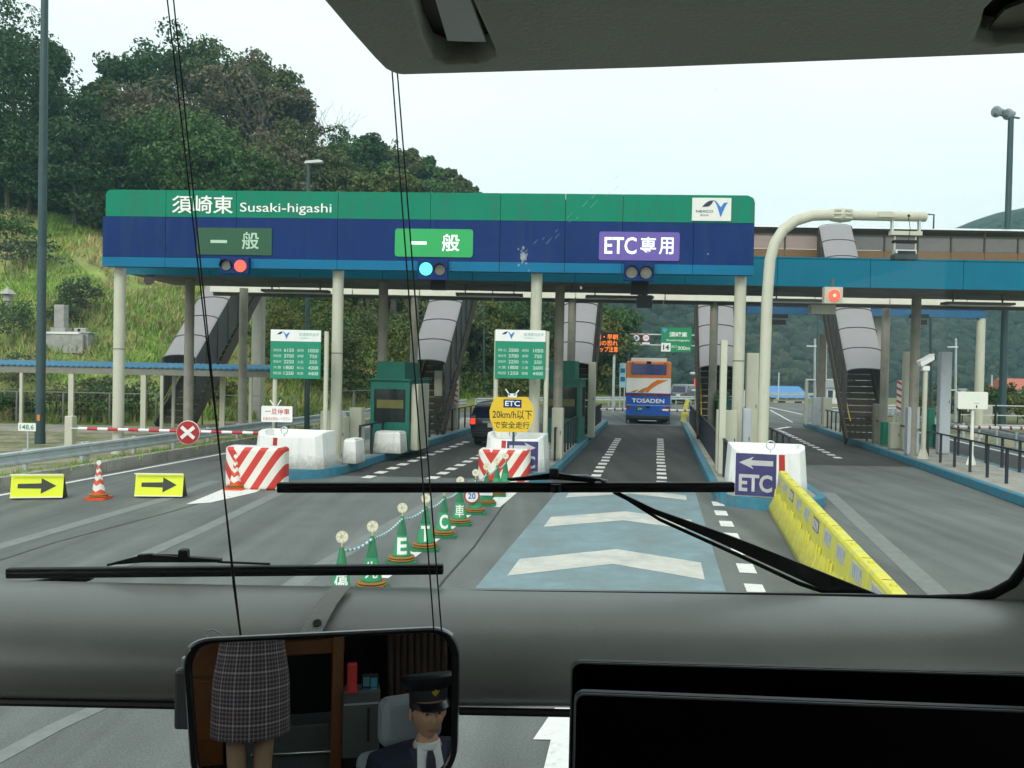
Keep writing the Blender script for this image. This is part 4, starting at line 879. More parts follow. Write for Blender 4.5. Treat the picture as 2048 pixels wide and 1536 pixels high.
MB().box(-1.18, 1.18, .05, 10.8, .22, .43).build('underbody', BLACK, bus); MB().box(-1.2, 1.2, -.04, .1, .30, .52).build('rear_bumper', mat('bumper_dark', (0.02, 0.025, 0.04), 0.5), bus, bevel=.03)
MB().prism(rrect(-.98, .98, zb_(749), zb_(728), .07), -.025, .02).build('rear_window', GLASSB, bus)
MB().box(-1.22, 1.22, -.012, 0.0, zb_(791.5), zb_(787)).build('trim_line', MARO, bus)
swo = lambda P: [((x - 1295) / PM, zb_(y)) for x, y in P]
MB().prism(swo([(1289, 785), (1290, 778), (1297, 768), (1311, 759.5), (1333, 759)][::-1] + [(1293, 785.5)][:0])[::-1][:0] + swo([(1288, 784.5), (1294, 784.5), (1302, 776), (1314, 768), (1334, 759), (1312, 759), (1301, 766), (1292, 775)])[::1], -.012, .0).build('swoosh', ORG, bus)
MB().prism(swo([(1272, 784.8), (1286, 784.8), (1293, 774), (1284, 777)]), -.012, 0).build('swoosh', GOLD, bus); MB().prism(swo([(1257, 784.8), (1268, 784.8), (1277, 778.5), (1268, 781)]), -.012, 0).build('swoosh', GOLD, bus)
text('TOSADEN', 0, zb_(801), 1.8, .24, -.008, TXTW, bus, .022); text('AMUSING LINER', 0, zb_(789.3), 1.0, .06, -.016, mat('letter_pink', (0.4, 0.1, 0.12), .5), bus)
for s in (-1, 1):
    MB().box(s * 1.08 - .09, s * 1.08 + .09, -.02, .02, zb_(818), zb_(811)).build('tail_lamp', TAIL, bus, bevel=.01)
    MB().box(s * .9 - .05, s * .9 + .05, -.03, .02, zb_(727), zb_(725)).build('marker_lamp', TAIL, bus)
    w = MB().tube([(s * 1.14, 3.0, .5), (s * .86, 3.0, .5)], .5, 24).build('wheel', RUB, bus, smooth=True); MB().tube([(s * 1.145, 3.0, .5), (s * 1.1, 3.0, .5)], .28, 16).build('rim', GALV, w)
    w = MB().tube([(s * 1.14, 9.0, .5), (s * .86, 9.0, .5)], .5, 24).build('wheel', RUB, bus, smooth=True); MB().tube([(s * 1.145, 9.0, .5), (s * 1.1, 9.0, .5)], .28, 16).build('rim', GALV, w)
    MB().box(s * 1.2 - .03 if s > 0 else -1.2 - .02, s * 1.2 + .02 if s > 0 else -1.2 + .03, .0, .3, .05, .42).build('mud_flap', RUB, bus)
    for k in range(5): MB().box(s * HB - .01, s * HB + .012, 1 + k * 1.9, 2.75 + k * 1.9, 2.1, 3.1).build('side_window', GLASSD, bus)
    MB().box(min(s * 1.3, s * 1.42), max(s * 1.3, s * 1.42), 10.8, 10.9, 2.6, 2.9).build('door_mirror', BLACK, bus)
MB().box(-.12, .12, -.03, .02, zb_(816), zb_(812.5)).build('handle', BLACK, bus); MB().box(-.13, .13, -.06, .02, zb_(727), zb_(722)).build('camera', BLACK, bus, bevel=.01)
pl = MB().box(-.66, -.3, -.02, .0, zb_(821), zb_(814)).build('plate', mat('plate_green', (0.01, 0.10, 0.03), .5), bus); text('230', -.44, zb_(817.5), .24, .12, -.024, mat('letter_lime', (0.6, 0.75, 0.3), .5), pl, .02)
MB().box(-.5, .5, -.06, -.03, zb_(841.5), zb_(840)).build('tow_bar', GALV, bus); MB().box(-1.22, 1.22, -.008, 0, zb_(810.5), zb_(810)).build('seam', TXTW, bus)
# ------------------------------------------------------------------ minivans
def minivan(lab, loc, rz, L, W, H, paint, glass, plate='12-34', lit=True):
    t = thing('minivan', lab, 'minivan', loc, rz)
    sec = [(0.0, .34, .80), (.0, .55, .86), (.02, .8, .89), (.0, 1.0, .89), (.14, 1.3, .84), (.25, H - .14, .76), (.38, H - .03, .66), (.6, H, .6)]   # (y back, z, half-width)
    prof = [(y, z, hw * W / 1.78) for y, z, hw in sec]
    # loft along the length: rear ring, mid rings, front ring
    def ringat(yc, sc=1.0, zs=1.0):
        left = []
        for y, z, hw in prof: left.append((-hw * sc, z * zs if z > .4 else z))
        return left + [(-x, z) for x, z in left[::-1]]
    ys = [(0, 1, 1), (L * .62, 1, 1), (L * .74, .98, .9), (L * .84, .97, .64), (L * .97, .94, .55), (L, .86, .48)]
    vs = []; n = 2 * len(prof)
    for k, (y, sc, zs) in enumerate(ys):
        rg = ringat(y, sc, zs)
        for i, (x, z) in enumerate(rg):
            j = i if i < len(prof) else n - 1 - i
            vs.append((x, y + (prof[j][0] if k == 0 else 0), z))
    fs = [(k * n + i, k * n + (i + 1) % n, (k + 1) * n + (i + 1) % n, (k + 1) * n + i) for k in range(len(ys) - 1) for i in range(n)]
    for i in range(len(prof) - 1): fs.append((i, i + 1, n - 2 - i, n - 1 - i)[::-1])
    m5 = (len(ys) - 1) * n; fs.append(tuple(m5 + i for i in range(n)))
    MB().add(vs, fs).build('body', paint, t, smooth=True)
    w = W / 1.78
    MB().add([(-.70 * w, .11, 1.06), (.70 * w, .11, 1.06), (.64 * w, .27, H - .2), (-.64 * w, .27, H - .2), (-.70 * w, .02, 1.06), (.70 * w, .02, 1.06), (.64 * w, .2, H - .2), (-.64 * w, .2, H - .2)], [(4, 5, 6, 7), (0, 3, 2, 1), (4, 7, 3, 0), (5, 1, 2, 6), (7, 6, 2, 3), (4, 0, 1, 5)]).build('rear_window', glass, t)
    for s in (-1, 1):
        MB().add([(s * .875 * w, .5, 1.03), (s * .875 * w, L * .66, 1.0), (s * .74 * w, L * .62, H - .2), (s * .78 * w, .65, H - .2)], [(0, 1, 2, 3)] if s > 0 else [(3, 2, 1, 0)]).build('side_window', glass, t)
        MB().box(min(s * .7 * w, s * .88 * w), max(s * .7 * w, s * .88 * w), -.03, .1, .82, 1.04).build('tail_lamp', mat('brake_lamp', (0.4, 0.01, 0.01), .3, emit=(1, .04, .02), estr=1.2) if lit else TAIL, t, bevel=.02)
        for y in (.85, L - .85):
            o = MB().tube([(s * .86 * w, y, .32), (s * .64 * w, y, .32)], .32, 20).build('wheel', RUB, t, smooth=True); MB().tube([(s * .865 * w, y, .32), (s * .84 * w, y, .32)], .19, 14).build('rim', GALV, o)
        MB().box(min(s * .9 * w, s * 1.05 * w), max(s * .9 * w, s * 1.05 * w), L * .68, L * .72, 1.0, 1.18).build('door_mirror', paint, t, bevel=.03)
    MB().box(-.82 * w, .82 * w, -.07, .12, .3, .56).build('rear_bumper', paint, t, bevel=.05); MB().box(-.2, .2, -.02, .0, .72, .88).build('plate', WHITE, t); MB().box(-.4, .4, -.035, 0, .9, .94).build('chrome_strip', GALV, t)
    MB().box(-.7 * w, .7 * w, .1, L - .3, .18, .32).build('underbody', BLACK, t)
    return t
VB = mat('van_black', (0.008, 0.012, 0.02), 0.25, coat=.5); VS = mat('van_silver', (0.16, 0.19, 0.21), 0.3, metal=.4, coat=.4)
v = D(985, 895, 31.2); minivan('black minivan with a lit tail lamp in the lane left of the yellow speed sign', (v.x, 31.2, 0), LANE, 4.6, 1.75, 1.66, VB, GLASSD)
v = D(1356, 806, 80); minivan('silver minivan driving away beyond the orange bus', (v.x, 80, 0), R(-32), 4.6, 1.75, 1.85, VS, GLASSD, lit=False)
# ------------------------------------------------------------------ cones
CG = mat('cone_green', (0.015, 0.17, 0.07), 0.55, vary=0.12, scale=6); CGL = mat('cone_green_band', (0.03, 0.30, 0.13), 0.5, vary=0.05); CON = mat('cone_red', (0.66, 0.075, 0.02), 0.5, vary=0.08); CWH = mat('cone_white', (0.74, 0.73, 0.70), 0.5)
OCH = mat('cone_weight', (0.28, 0.13, 0.02), 0.7, vary=0.2, scale=10); REFL = mat('reflector_disc', (0.62, 0.6, 0.38), 0.3, vary=0.35, scale=40)
def rr(z): return .155 - (.155 - .03) * z / .68       # cone radius at height z
def conemesh(main, white=False):
    p = {}
    p['base'] = MB().prism(rrect(-.215, .215, -.215, .215, .05), 0, .05, 'xy').mesh('base', main)
    p['body'] = MB().lathe([(rr(0.035), .035), (rr(.68), .68), (.022, .7)], n=24).mesh('body', main, True)
    p['weight'] = MB().lathe([(.155, .052), (.195, .055), (.203, .068), (.19, .08), (.15, .082)], n=24).lathe([(.15, .087), (.186, .09), (.194, .102), (.18, .114), (.14, .116)], n=24).mesh('weight', OCH, True)
    return p
pg, pr = conemesh(CG), conemesh(CON)
cone_pts = [(682, 1212, '優'), (743, 1182, '先'), (803, 1130, 'E'), (850, 1103, 'T'), (887, 1077, 'C'), (919, 1053, '車'), (950, 1031, None), (972, 1014, None), (993, 996, None), (1010, 984, None)]
names = ['with a blurred character at its front, nearest the coach', 'second nearest, with a white character', 'bearing the letter E', 'bearing the letter T', 'bearing the letter C', 'bearing a white vehicle character', 'behind the round 20 sign', 'behind the small blue lettered plate', 'beside the striped cushion corner', 'furthest in the row, in front of the striped cushion']
cone_top = []
for i, (px, py, ch) in enumerate(cone_pts):
    g = G(px, py - 4); t = thing('traffic_cone', 'green traffic cone ' + names[i], 'traffic cone', (g.x, g.y, 0), math.atan2(-g.x, g.y) + R(rng.uniform(-3, 3)), 'green cones roped in a row')
    for k, m in pg.items(): link(k, m, t)
    MB().lathe([(rr(.13) + .004, .13), (rr(.42) + .004, .42)], n=24).build('light_band', CGL, t, smooth=True)
    if ch:
        me = text(ch, 0, .275, .16 if ord(ch) < 200 else .19, .24 if ord(ch) < 200 else .22, -.2, TXTW, t, .03 if ord(ch) < 200 else .01)
        bm = bmesh.new(); bm.from_mesh(me.data); bmesh.ops.triangulate(bm, faces=bm.faces)
        for _ in range(4):
            le = [e for e in bm.edges if e.calc_length() > .02]
            if le: bmesh.ops.subdivide_edges(bm, edges=le, cuts=1); bmesh.ops.triangulate(bm, faces=bm.faces)
        bm.to_mesh(me.data); bm.free()
        for vtx in me.data.vertices:      # wrap the print round the cone
            r = rr(vtx.co.z) + .0075; a = vtx.co.x / r * .95; vtx.co.y = -r * math.cos(a); vtx.co.x = r * math.sin(a)
    hd = MB().tube([(0, 0, .69), (0, 0, .76)], .012, 8).build('reflector_stem', mat('stem_cream', (0.45, 0.42, 0.25), .5), t)
    MB().prism(disc(0, .82, .075, 20), -.012, .012).build('reflector_disc', REFL, hd)
    for k in range(6):
        a = R(60 * k + 20); MB().prism(disc(.045 * math.cos(a), .82 + .045 * math.sin(a), .017, 10), -.018, -.0125).build('reflector', CWH, hd)
    cone_top.append(Vector((g.x, g.y, .66)))
ROPE = stripes_mat('rope_blue_white', (0.62, 0.72, 0.74), (0.05, 0.2, 0.27), band_fn(1, .11, .42, slant=(0.6, .9, 0)))
for i in range(len(cone_top) - 1):
    a, b = cone_top[i], cone_top[i + 1]; pts = [a.lerp(b, k / 10) - a - Vector((0, 0, .05 * math.sin(math.pi * k / 10))) for k in range(11)]
    tag(MB().tube(pts, .016, 8).build('striped_rope', ROPE, None, smooth=True), 'blue and white rope running from the ' + ['nearest cone to the second', 'second cone to the E cone', 'E cone to the T cone', 'T cone to the C cone', 'C cone to the vehicle character cone', 'vehicle character cone to the 20 cone', '20 cone to the plate cone', 'plate cone to the ninth cone', 'ninth cone to the furthest cone'][i], 'rope', 'striped ropes between the cones').location = a
# small signs carried by cones
g = G(946, 1026); t = thing('cone_sign', 'small round red-rimmed 20 sign hung on a green cone', 'sign', (g.x - .02, g.y - .22, 0), math.atan2(-g.x, g.y))
o = MB().prism(disc(0, .38, .155), -.01, .0).build('plate', RED, t); MB().prism(disc(0, .38, .125), -.014, -.0105).build('face', WHITE, t); text('20', 0, .38, .15, .12, -.017, mat('letter_blue', (0.02, 0.13, 0.5), .5), t, .02); MB().box(-.02, .02, .002, .06, .3, .5).build('clip', GALV, t)
g = G(971, 1010); t = thing('cone_sign', 'small white plate with blue lettering hung on a green cone', 'sign', (g.x, g.y - .22, 0), math.atan2(-g.x, g.y))
MB().box(-.15, .15, -.01, 0, .24, .44).build('plate', WHITE, t); text('km/h', 0, .34, .22, .1, -.014, mat('letter_blue', (0.02, 0.13, 0.5), .5), t, .02); MB().box(-.02, .02, .002, .06, .3, .5).build('clip', GALV, t)
def redcone(px, py, lab):
    g = G(px, py); t = thing('traffic_cone', lab, 'traffic cone', (g.x, g.y, 0), 0, 'red and white traffic cones')
    for k, m in pr.items(): link(k, m, t)
    for z0, z1 in ((.22, .34), (.44, .53), (.6, .66)):
        b = MB(); n = 24; vs = []
        for j in range(n + 1):
            a = 2 * math.pi * j / n; dz = .05 * abs(((j / n * 8) % 2) - 1)
            for z in (z0 - dz, z1 - dz): r = rr(z) + .004; vs.append((r * math.cos(a), r * math.sin(a), z))
        b.add(vs, [(2 * j, 2 * j + 2, 2 * j + 3, 2 * j + 1) for j in range(n)]).build('white_band', CWH, t, smooth=True)
    MB().prism(disc(0, .77, .05, 14), -.01, .01).build('reflector', CWH, t); MB().tube([(0, 0, .69), (0, 0, .74)], .012, 8).build('reflector_stem', CWH, t)
redcone(197, 998, 'red and white cone between the two yellow arrow boards'); redcone(471, 979, 'red and white cone in front of the left striped cushion')
redcone(993, 962, 'red and white cone behind the green ones, before the middle striped cushion')
YB = mat('board_yellow', (0.72, 0.80, 0.015), 0.45, vary=0.04)
for px, py, lab, k in ((73, 999, 'yellow board with a black arrow at the far left', 0), (317, 996, 'yellow board with a black arrow right of the red cone', 1)):
    g = G(px, py); t = thing('arrow_board', lab, 'arrow board', (g.x, g.y, 0), R(12 - 8 * k), 'yellow arrow boards closing the lane')
    f = MB().prism(rrect(-.5, .5, .03, .53, .02), -.02, .0).build('board', YB, t)
    s = .8; MB().prism([(x * .8, .28 + z) for x, z in ((-.46, -.045), (.1, -.055), (.1, -.16), (.46, 0), (.1, .16), (.1, .055), (-.46, .045))], -.026, -.0205).build('arrow', mat('arrow_black', (0.03, 0.035, 0.03), .6), f)
    for z in (.035, .51): MB().box(-.5, .5, -.03, .005, z, z + .02).build('edge_strip', WHITE, t)
    f.rotation_euler = (R(-10), 0, 0)
    MB().add([(-.49, .03, .02), (.49, .03, .02), (.49, .12, .52), (-.49, .12, .52), (-.49, .36, 0), (.49, .36, 0)], [(4, 3, 2, 5), (0, 3, 4), (1, 5, 2)]).build('back_stand', BLACK, t)
# ------------------------------------------------------------------ yellow water-filled barriers
YP = mat('barrier_yellow', (0.66, 0.61, 0.06), 0.5, vary=0.1, scale=3, dirt=(0.55, 0.53, 0.24), dscale=5, dlo=.5, dhi=.8, bump=.15, bscale=20, grime=(.17, .16, .08, .02))
PLW = mat('placard_worn', (0.5, 0.52, 0.52), 0.5, vary=0.2, scale=12, dirt=(0.3, 0.33, 0.42), dscale=9, dlo=.45, dhi=.6); PLB = mat('placard_dark', (0.08, 0.07, 0.16), 0.5)
UL = 1.0
prof = [(-.27, 0), (-.27, .1), (-.245, .16), (-.12, .42), (-.085, .84), (-.06, .88), (.06, .88), (.085, .84), (.12, .42), (.245, .16), (.27, .1), (.27, 0)]
body = MB(); n = len(prof)
vs = []; 
for y, s in ((.004, .985), (.03, 1), (UL - .03, 1), (UL - .004, .985)): vs += [(x * s, y, z * (1 if s == 1 else .995)) for x, z in prof]
fs = [(k * n + i, (k + 1) * n + i, (k + 1) * n + (i + 1) % n, k * n + (i + 1) % n) for k in range(3) for i in range(n)] + [tuple(range(n)), tuple(range(3 * n, 4 * n))[::-1]]
bodym = body.add(vs, fs).mesh('body', YP)
pan = MB(); pan.add([(-.1055, .25, .62), (-.1055, .75, .62), (-.090, .75, .8), (-.090, .25, .8), (-.112, .25, .62), (-.112, .75, .62), (-.097, .75, .8), (-.097, .25, .8)], [(4, 7, 6, 5), (0, 4, 5, 1), (3, 2, 6, 7), (0, 3, 7, 4), (1, 5, 6, 2)])
panm = {PLW: pan.mesh('placard', PLW), PLB: pan.mesh('placard', PLB)}
slotm = MB().box(-.05, .05, -.004, .004, .881, .884).mesh('slot', BLACK); capm = MB().lathe([(.035, .0), (.035, .02)], n=12).mesh('filler_cap', mat('cap_yellow', (.6, .55, .05), .5))
handm = MB().bar((-.165, 0, .30), (-.14, 0, .5), .03, .05).mesh('lug', YP)
q0 = Vector((5.767, 17.53, 0)); q1 = q0 - Vector((.2085, .978, 0)) * 5
dv = Vector((q0.x - q1.x, q0.y - q1.y, 0)).normalized(); rzb = math.atan2(-dv.x, dv.y)
for i in range(11):
    p = Vector((q0.x, q0.y, 0)) - dv * UL * (i + 1)
    nm = ['furthest, touching the ETC nose block', 'second from the nose block', 'third from the nose block, with a dark placard', 'fourth from the nose block', 'fifth from the nose block', 'sixth from the nose block, with a dark placard', 'seventh, where the wiper arm meets the row', 'eighth, above the lower part of the wiper arm', 'ninth, at the bottom edge of the window', 'tenth, hidden below the window edge', 'nearest, hidden below the window edge'][i]
    t = thing('water_barrier', 'yellow water filled barrier in the row, ' + nm, 'barrier', p, rzb + R(rng.uniform(-.5, .5)), 'yellow water barriers in a row')
    link('body', bodym, t, bevel=.012, seg=2); 
    pp = link('placard', panm[PLB if i in (2, 5) else PLW], t)
    for k in range(4): 
        y = .3 + .12 * k; MB().add([(-.1105, y, .64), (-.1105, y + .04, .64), (-.0985, y + .04, .78), (-.0985, y, .78), (-.1135, y, .64), (-.1135, y + .04, .64), (-.1015, y + .04, .78), (-.1015, y, .78)], [(4, 7, 6, 5), (3, 2, 6, 7), (0, 4, 5, 1), (0, 3, 7, 4), (1, 5, 6, 2)]).build('stroke', WHITE if i in (2, 5) else mat('stroke_grey', (0.36, 0.38, 0.42), .6), pp)
    o = link('slot', slotm, t); o.location = (0, .5, 0); o = link('filler_cap', capm, t); o.location = (0, .25, .88); 
    for y in (.12, .88): o = link('lug', handm, t); o.location = (0, y, 0)
# ------------------------------------------------------------------ hillside at the left
BASE = [(-70, 34), (-40, 35), (-20, 36.5), (-13.5, 40), (-9.5, 50), (-4, 62), (3, 72.5), (12, 82), (22, 95), (24, 130), (20, 400)]
BA = np.array(BASE)
def sdist(Xa, Ya):
    Xa = np.asarray(Xa, float); Ya = np.asarray(Ya, float); best = np.full(Xa.shape, 1e9); sg = np.ones(Xa.shape)
    for (x0, y0), (x1, y1) in zip(BASE[:-1], BASE[1:]):
        dx, dy = x1 - x0, y1 - y0; t = np.clip(((Xa - x0) * dx + (Ya - y0) * dy) / (dx * dx + dy * dy), 0, 1)
        d = np.hypot(Xa - x0 - t * dx, Ya - y0 - t * dy); cr = dx * (Ya - y0) - dy * (Xa - x0); m = d < best
        best = np.where(m, d, best); sg = np.where(m, np.where(cr > 0, 1, -1), sg)
    return best * sg
from mathutils import noise as mnoise
def nz(x, y, s, o=0): return mnoise.noise(Vector((x * s + o, y * s - o, o * 1.7)))
def hz_(x, y):
    s = float(sdist(x, y))
    if s <= 0: return -.05
    cap = 21.0 if x < -24 else max(2.5, 21.0 - (x + 24) * .62)
    base = s * .56 - 1.2 * (1 - math.exp(-s / 3)); z = cap * (1 - math.exp(-(base / cap) * 1.25)) if base > 0 else s * .1
    terr = math.sin(z * 1.35 + nz(x, y, .04) * 3) * .42 if s > 4 else 0
    return max(0.0, z + terr + nz(x, y, .09, 3) * 1.4 * min(1, s / 12) + nz(x, y, .3, 9) * .35 * min(1, s / 6))
xs = np.arange(-95, 30, 1.25); ys = np.arange(33, 190, 1.25); V = []; Fc = []; nxp = len(xs)
for y in ys:
    for x in xs: V.append((x, y, hz_(x, y) if sdist(x, y) > 0 else -.3))
for j in range(len(ys) - 1):
    for i in range(nxp - 1):
        k = j * nxp + i; 
        if max(V[k][2], V[k + 1][2], V[k + nxp][2], V[k + nxp + 1][2]) > -.2: Fc.append((k, k + 1, k + nxp + 1, k + nxp))
HG = mat('hill_grass', (0.21, 0.28, 0.055), 0.95, vary=0.35, scale=0.35, dirt=(0.22, 0.18, 0.085), dscale=0.11, dlo=.45, dhi=.62, bump=.8, bscale=4)
n_ = HG.node_tree; b_ = n_.nodes['Principled BSDF']; old = b_.inputs['Base Color'].links[0].from_socket; tc_ = node_of(HG, 'ShaderNodeTexCoord')[0]
for sc, lo, hi, colr_ in ((.22, .52, .66, (0.15, 0.29, 0.04)), (.9, .55, .72, (0.08, 0.095, 0.03))):
    nn_ = n_.nodes.new('ShaderNodeTexNoise'); nn_.inputs['Scale'].default_value = sc; nn_.inputs['Detail'].default_value = 7; nn_.inputs['Roughness'].default_value = .7; n_.links.new(tc_.outputs['Object'], nn_.inputs['Vector'])
    mr_ = n_.nodes.new('ShaderNodeMapRange'); mr_.inputs[1].default_value = lo; mr_.inputs[2].default_value = hi; n_.links.new(nn_.outputs[0], mr_.inputs[0])
    mm_ = n_.nodes.new('ShaderNodeMix'); mm_.data_type = 'RGBA'; mm_.inputs[7].default_value = (*colr_, 1); n_.links.new(mr_.outputs[0], mm_.inputs[0]); n_.links.new(old, mm_.inputs[6]); old = mm_.outputs[2]
n_.links.new(old, b_.inputs['Base Color'])
me = bpy.data.meshes.new('hillside'); me.from_pydata(V, [], Fc); me.materials.append(HG); me.polygons.foreach_set('use_smooth', [True] * len(me.polygons)); me.update()
tag(link('hillside', me), kind='structure')
# grass tufts as loose blades
def tufts(name, pts, h, m, per=6, w=.05):
    P = np.repeat(np.asarray(pts), per, 0); n = len(P); P = P + np.c_[rng.normal(0, h * .35, (n, 2)), np.zeros(n)]
    a = rng.uniform(0, 6.28, n); hh = h * rng.uniform(.5, 1.3, n); ln = rng.normal(0, .35, (n, 2)) * hh[:, None]; ww = w * rng.uniform(.6, 1.5, n)
    d = np.c_[np.cos(a) * ww, np.sin(a) * ww, np.zeros(n)]; top = P + np.c_[ln, hh]
    return np_mesh(name, np.stack([P - d, P + d, top + d * .15, top - d * .15], 1).reshape(-1, 3), m)
BLADE = mat('grass_blade', (0.20, 0.32, 0.05), 0.9, vary=.3, scale=.2, island=.4); BLADEY = mat('dry_blade', (0.36, 0.31, 0.13), 0.9, vary=.3, scale=.2, island=.35)
def hill_pts(n, x0, x1, y0, y1, smin, smax, pat=None):
    out = []
    while len(out) < n:
        X_ = rng.uniform(x0, x1, 4000); Y_ = rng.uniform(y0, y1, 4000); s_ = sdist(X_, Y_)
        for x, y, s in zip(X_, Y_, s_):
            if smin < s < smax and (pat is None or nz(x, y, .12, pat) > -.02): out.append((x, y, hz_(x, y) - .05))
            if len(out) >= n: break
    return out
tag(link('hill_grass', tufts('hill_grass', hill_pts(16000, -52, 2, 34, 86, .5, 46, 5), .38, BLADE)), 'mixed green grass covering the hillside', 'grass', kind='stuff')
tag(link('dry_grass', tufts('dry_grass', hill_pts(5500, -52, 2, 34, 86, .5, 46, 11), .45, BLADEY)), 'dry straw coloured grass patches on the hillside', 'grass', kind='stuff')
# ------------------------------------------------------------------ foliage
def leafmat(name, c, isl=.45): 
    m = mat(name, c, .62, vary=.3, scale=.5, island=isl, spec=.25); n = m.node_tree
    if not any(x.bl_idname == 'ShaderNodeBsdfTranslucent' for x in n.nodes):
        b = n.nodes['Principled BSDF']; s = b.inputs['Base Color'].links[0].from_socket; tr = n.nodes.new('ShaderNodeBsdfTranslucent'); ms = n.nodes.new('ShaderNodeMixShader'); ms.inputs[0].default_value = .25
        n.links.new(s, tr.inputs[0]); n.links.new(b.outputs[0], ms.inputs[1]); n.links.new(tr.outputs[0], ms.inputs[2]); n.links.new(ms.outputs[0], n.nodes['Material Output'].inputs[0])
    return m
LF = {'dark': leafmat('leaf_dark', (0.046, 0.085, 0.030)), 'mid': leafmat('leaf_mid', (0.064, 0.125, 0.032)), 'olive': leafmat('leaf_olive', (0.10, 0.125, 0.042)), 'brown': leafmat('leaf_brown', (0.14, 0.13, 0.075)), 'yel': leafmat('leaf_yellow_green', (0.13, 0.145, 0.03)), 'bam': leafmat('leaf_bamboo', (0.14, 0.17, 0.05)), 'grey': leafmat('twig_grey', (0.12, 0.105, 0.085), .25)}
BARK = mat('bark', (0.085, 0.07, 0.055), 0.9, vary=.3, scale=4, bump=.5, bscale=8)
def clumps(c, r, ncl, nleaf, size, up=.25, shell=.75):
    """leaf quads gathered in clumps spread through an ellipsoid"""
    c = np.array(c); r = np.array(r); d = rng.normal(size=(ncl, 3)); d /= np.linalg.norm(d, axis=1)[:, None]; d[:, 2] = np.where(d[:, 2] < -.5, -d[:, 2] * .6, d[:, 2])
    rad = rng.uniform(shell * .55, 1.0, ncl) ** .7; cc = d * rad[:, None]; cs = rng.uniform(.2, .45, ncl)
    k = rng.integers(0, ncl, nleaf); off = rng.normal(size=(nleaf, 3)); off /= np.linalg.norm(off, axis=1)[:, None]; off *= (rng.uniform(.2, 1, nleaf) ** .5)[:, None] * cs[k][:, None]; off[:, 2] *= .7
    P = c + (cc[k] + off) * r
    nr = rng.normal(size=(nleaf, 3)) + off * 4 + np.array([0, 0, up * 2]); nr /= np.linalg.norm(nr, axis=1)[:, None]
    t = np.cross(nr, rng.normal(size=(nleaf, 3))); t /= np.linalg.norm(t, axis=1)[:, None]; b = np.cross(nr, t); s = size * rng.uniform(.5, 1.3, nleaf)[:, None]
    return np.stack([P - t * s, P - b * s * .55, P + t * s, P + b * s * .55], 1).reshape(-1, 3)
def trunk_mb(h, r, limbs=5, spread=1.0, seed=0, reach=.9):
    rs = random.Random(seed); b = MB(); top = Vector((rs.uniform(-.06, .06) * h, rs.uniform(-.06, .06) * h, h * .8)); mid = Vector((rs.uniform(-.04, .04) * h, 0, h * .4))
    b.tube([(0, 0, -.5), mid, top], [r, r * .7, r * .2], 7)
    for i in range(limbs):
        a = 6.283 * i / limbs + rs.uniform(-.4, .4); z = h * rs.uniform(.3, .65); s = Vector((mid.x * z / h * 2, 0, z)); e = s + Vector((math.cos(a) * spread, math.sin(a) * spread, h * rs.uniform(.12, .32))) * reach
        m = s.lerp(e, .5) + Vector((0, 0, h * .05)); b.tube([s, m, e], [r * .4, r * .25, r * .08], 5)
        for j in range(2): q = m + Vector((rs.uniform(-1, 1), rs.uniform(-1, 1), rs.uniform(.3, 1))) * spread * .4; b.tube([m, q], [r * .18, r * .05], 4)
    return b
def gz(x, y): return hz_(x, y) if float(sdist(x, y)) > 0 else 0.0
def tree(px, Y, ytop, wpx, kind, lab, grp='trees along the crest of the hillside', leaves=7500, hfrac=.86, size=None, low=False):
    p = D(px, ytop, Y); g = gz(p.x, Y); H = max(2.0, p.z - g); r = wpx * (.68 if kind != 'bam' else .5) * Y / F; t = thing('tree', lab, 'tree', (p.x, Y, g), 0, grp)
    rz_ = min(H * hfrac / 2, r * 1.05); cz = H - rz_ * (1.0)
    trunk_mb(H * .85, .1 + H * .018, 6, r * .7, int(px * 7 + Y)).build('trunk', BARK, t, smooth=True)
    nl = int(leaves); sz = size or max(.13, Y * .0026)
    V_ = clumps((0, 0, cz), (r, r, rz_), int(20 + r * 4), nl, sz); 
    V2 = clumps((r * .1, 0, (cz - rz_ * .2) * .62), (r * .85, r * .85, max(rz_ * .8, cz * .5)), 24, nl // 2, sz)
    link('crown', np_mesh('crown', np.concatenate([V_, V2]), LF[kind]), t); return t
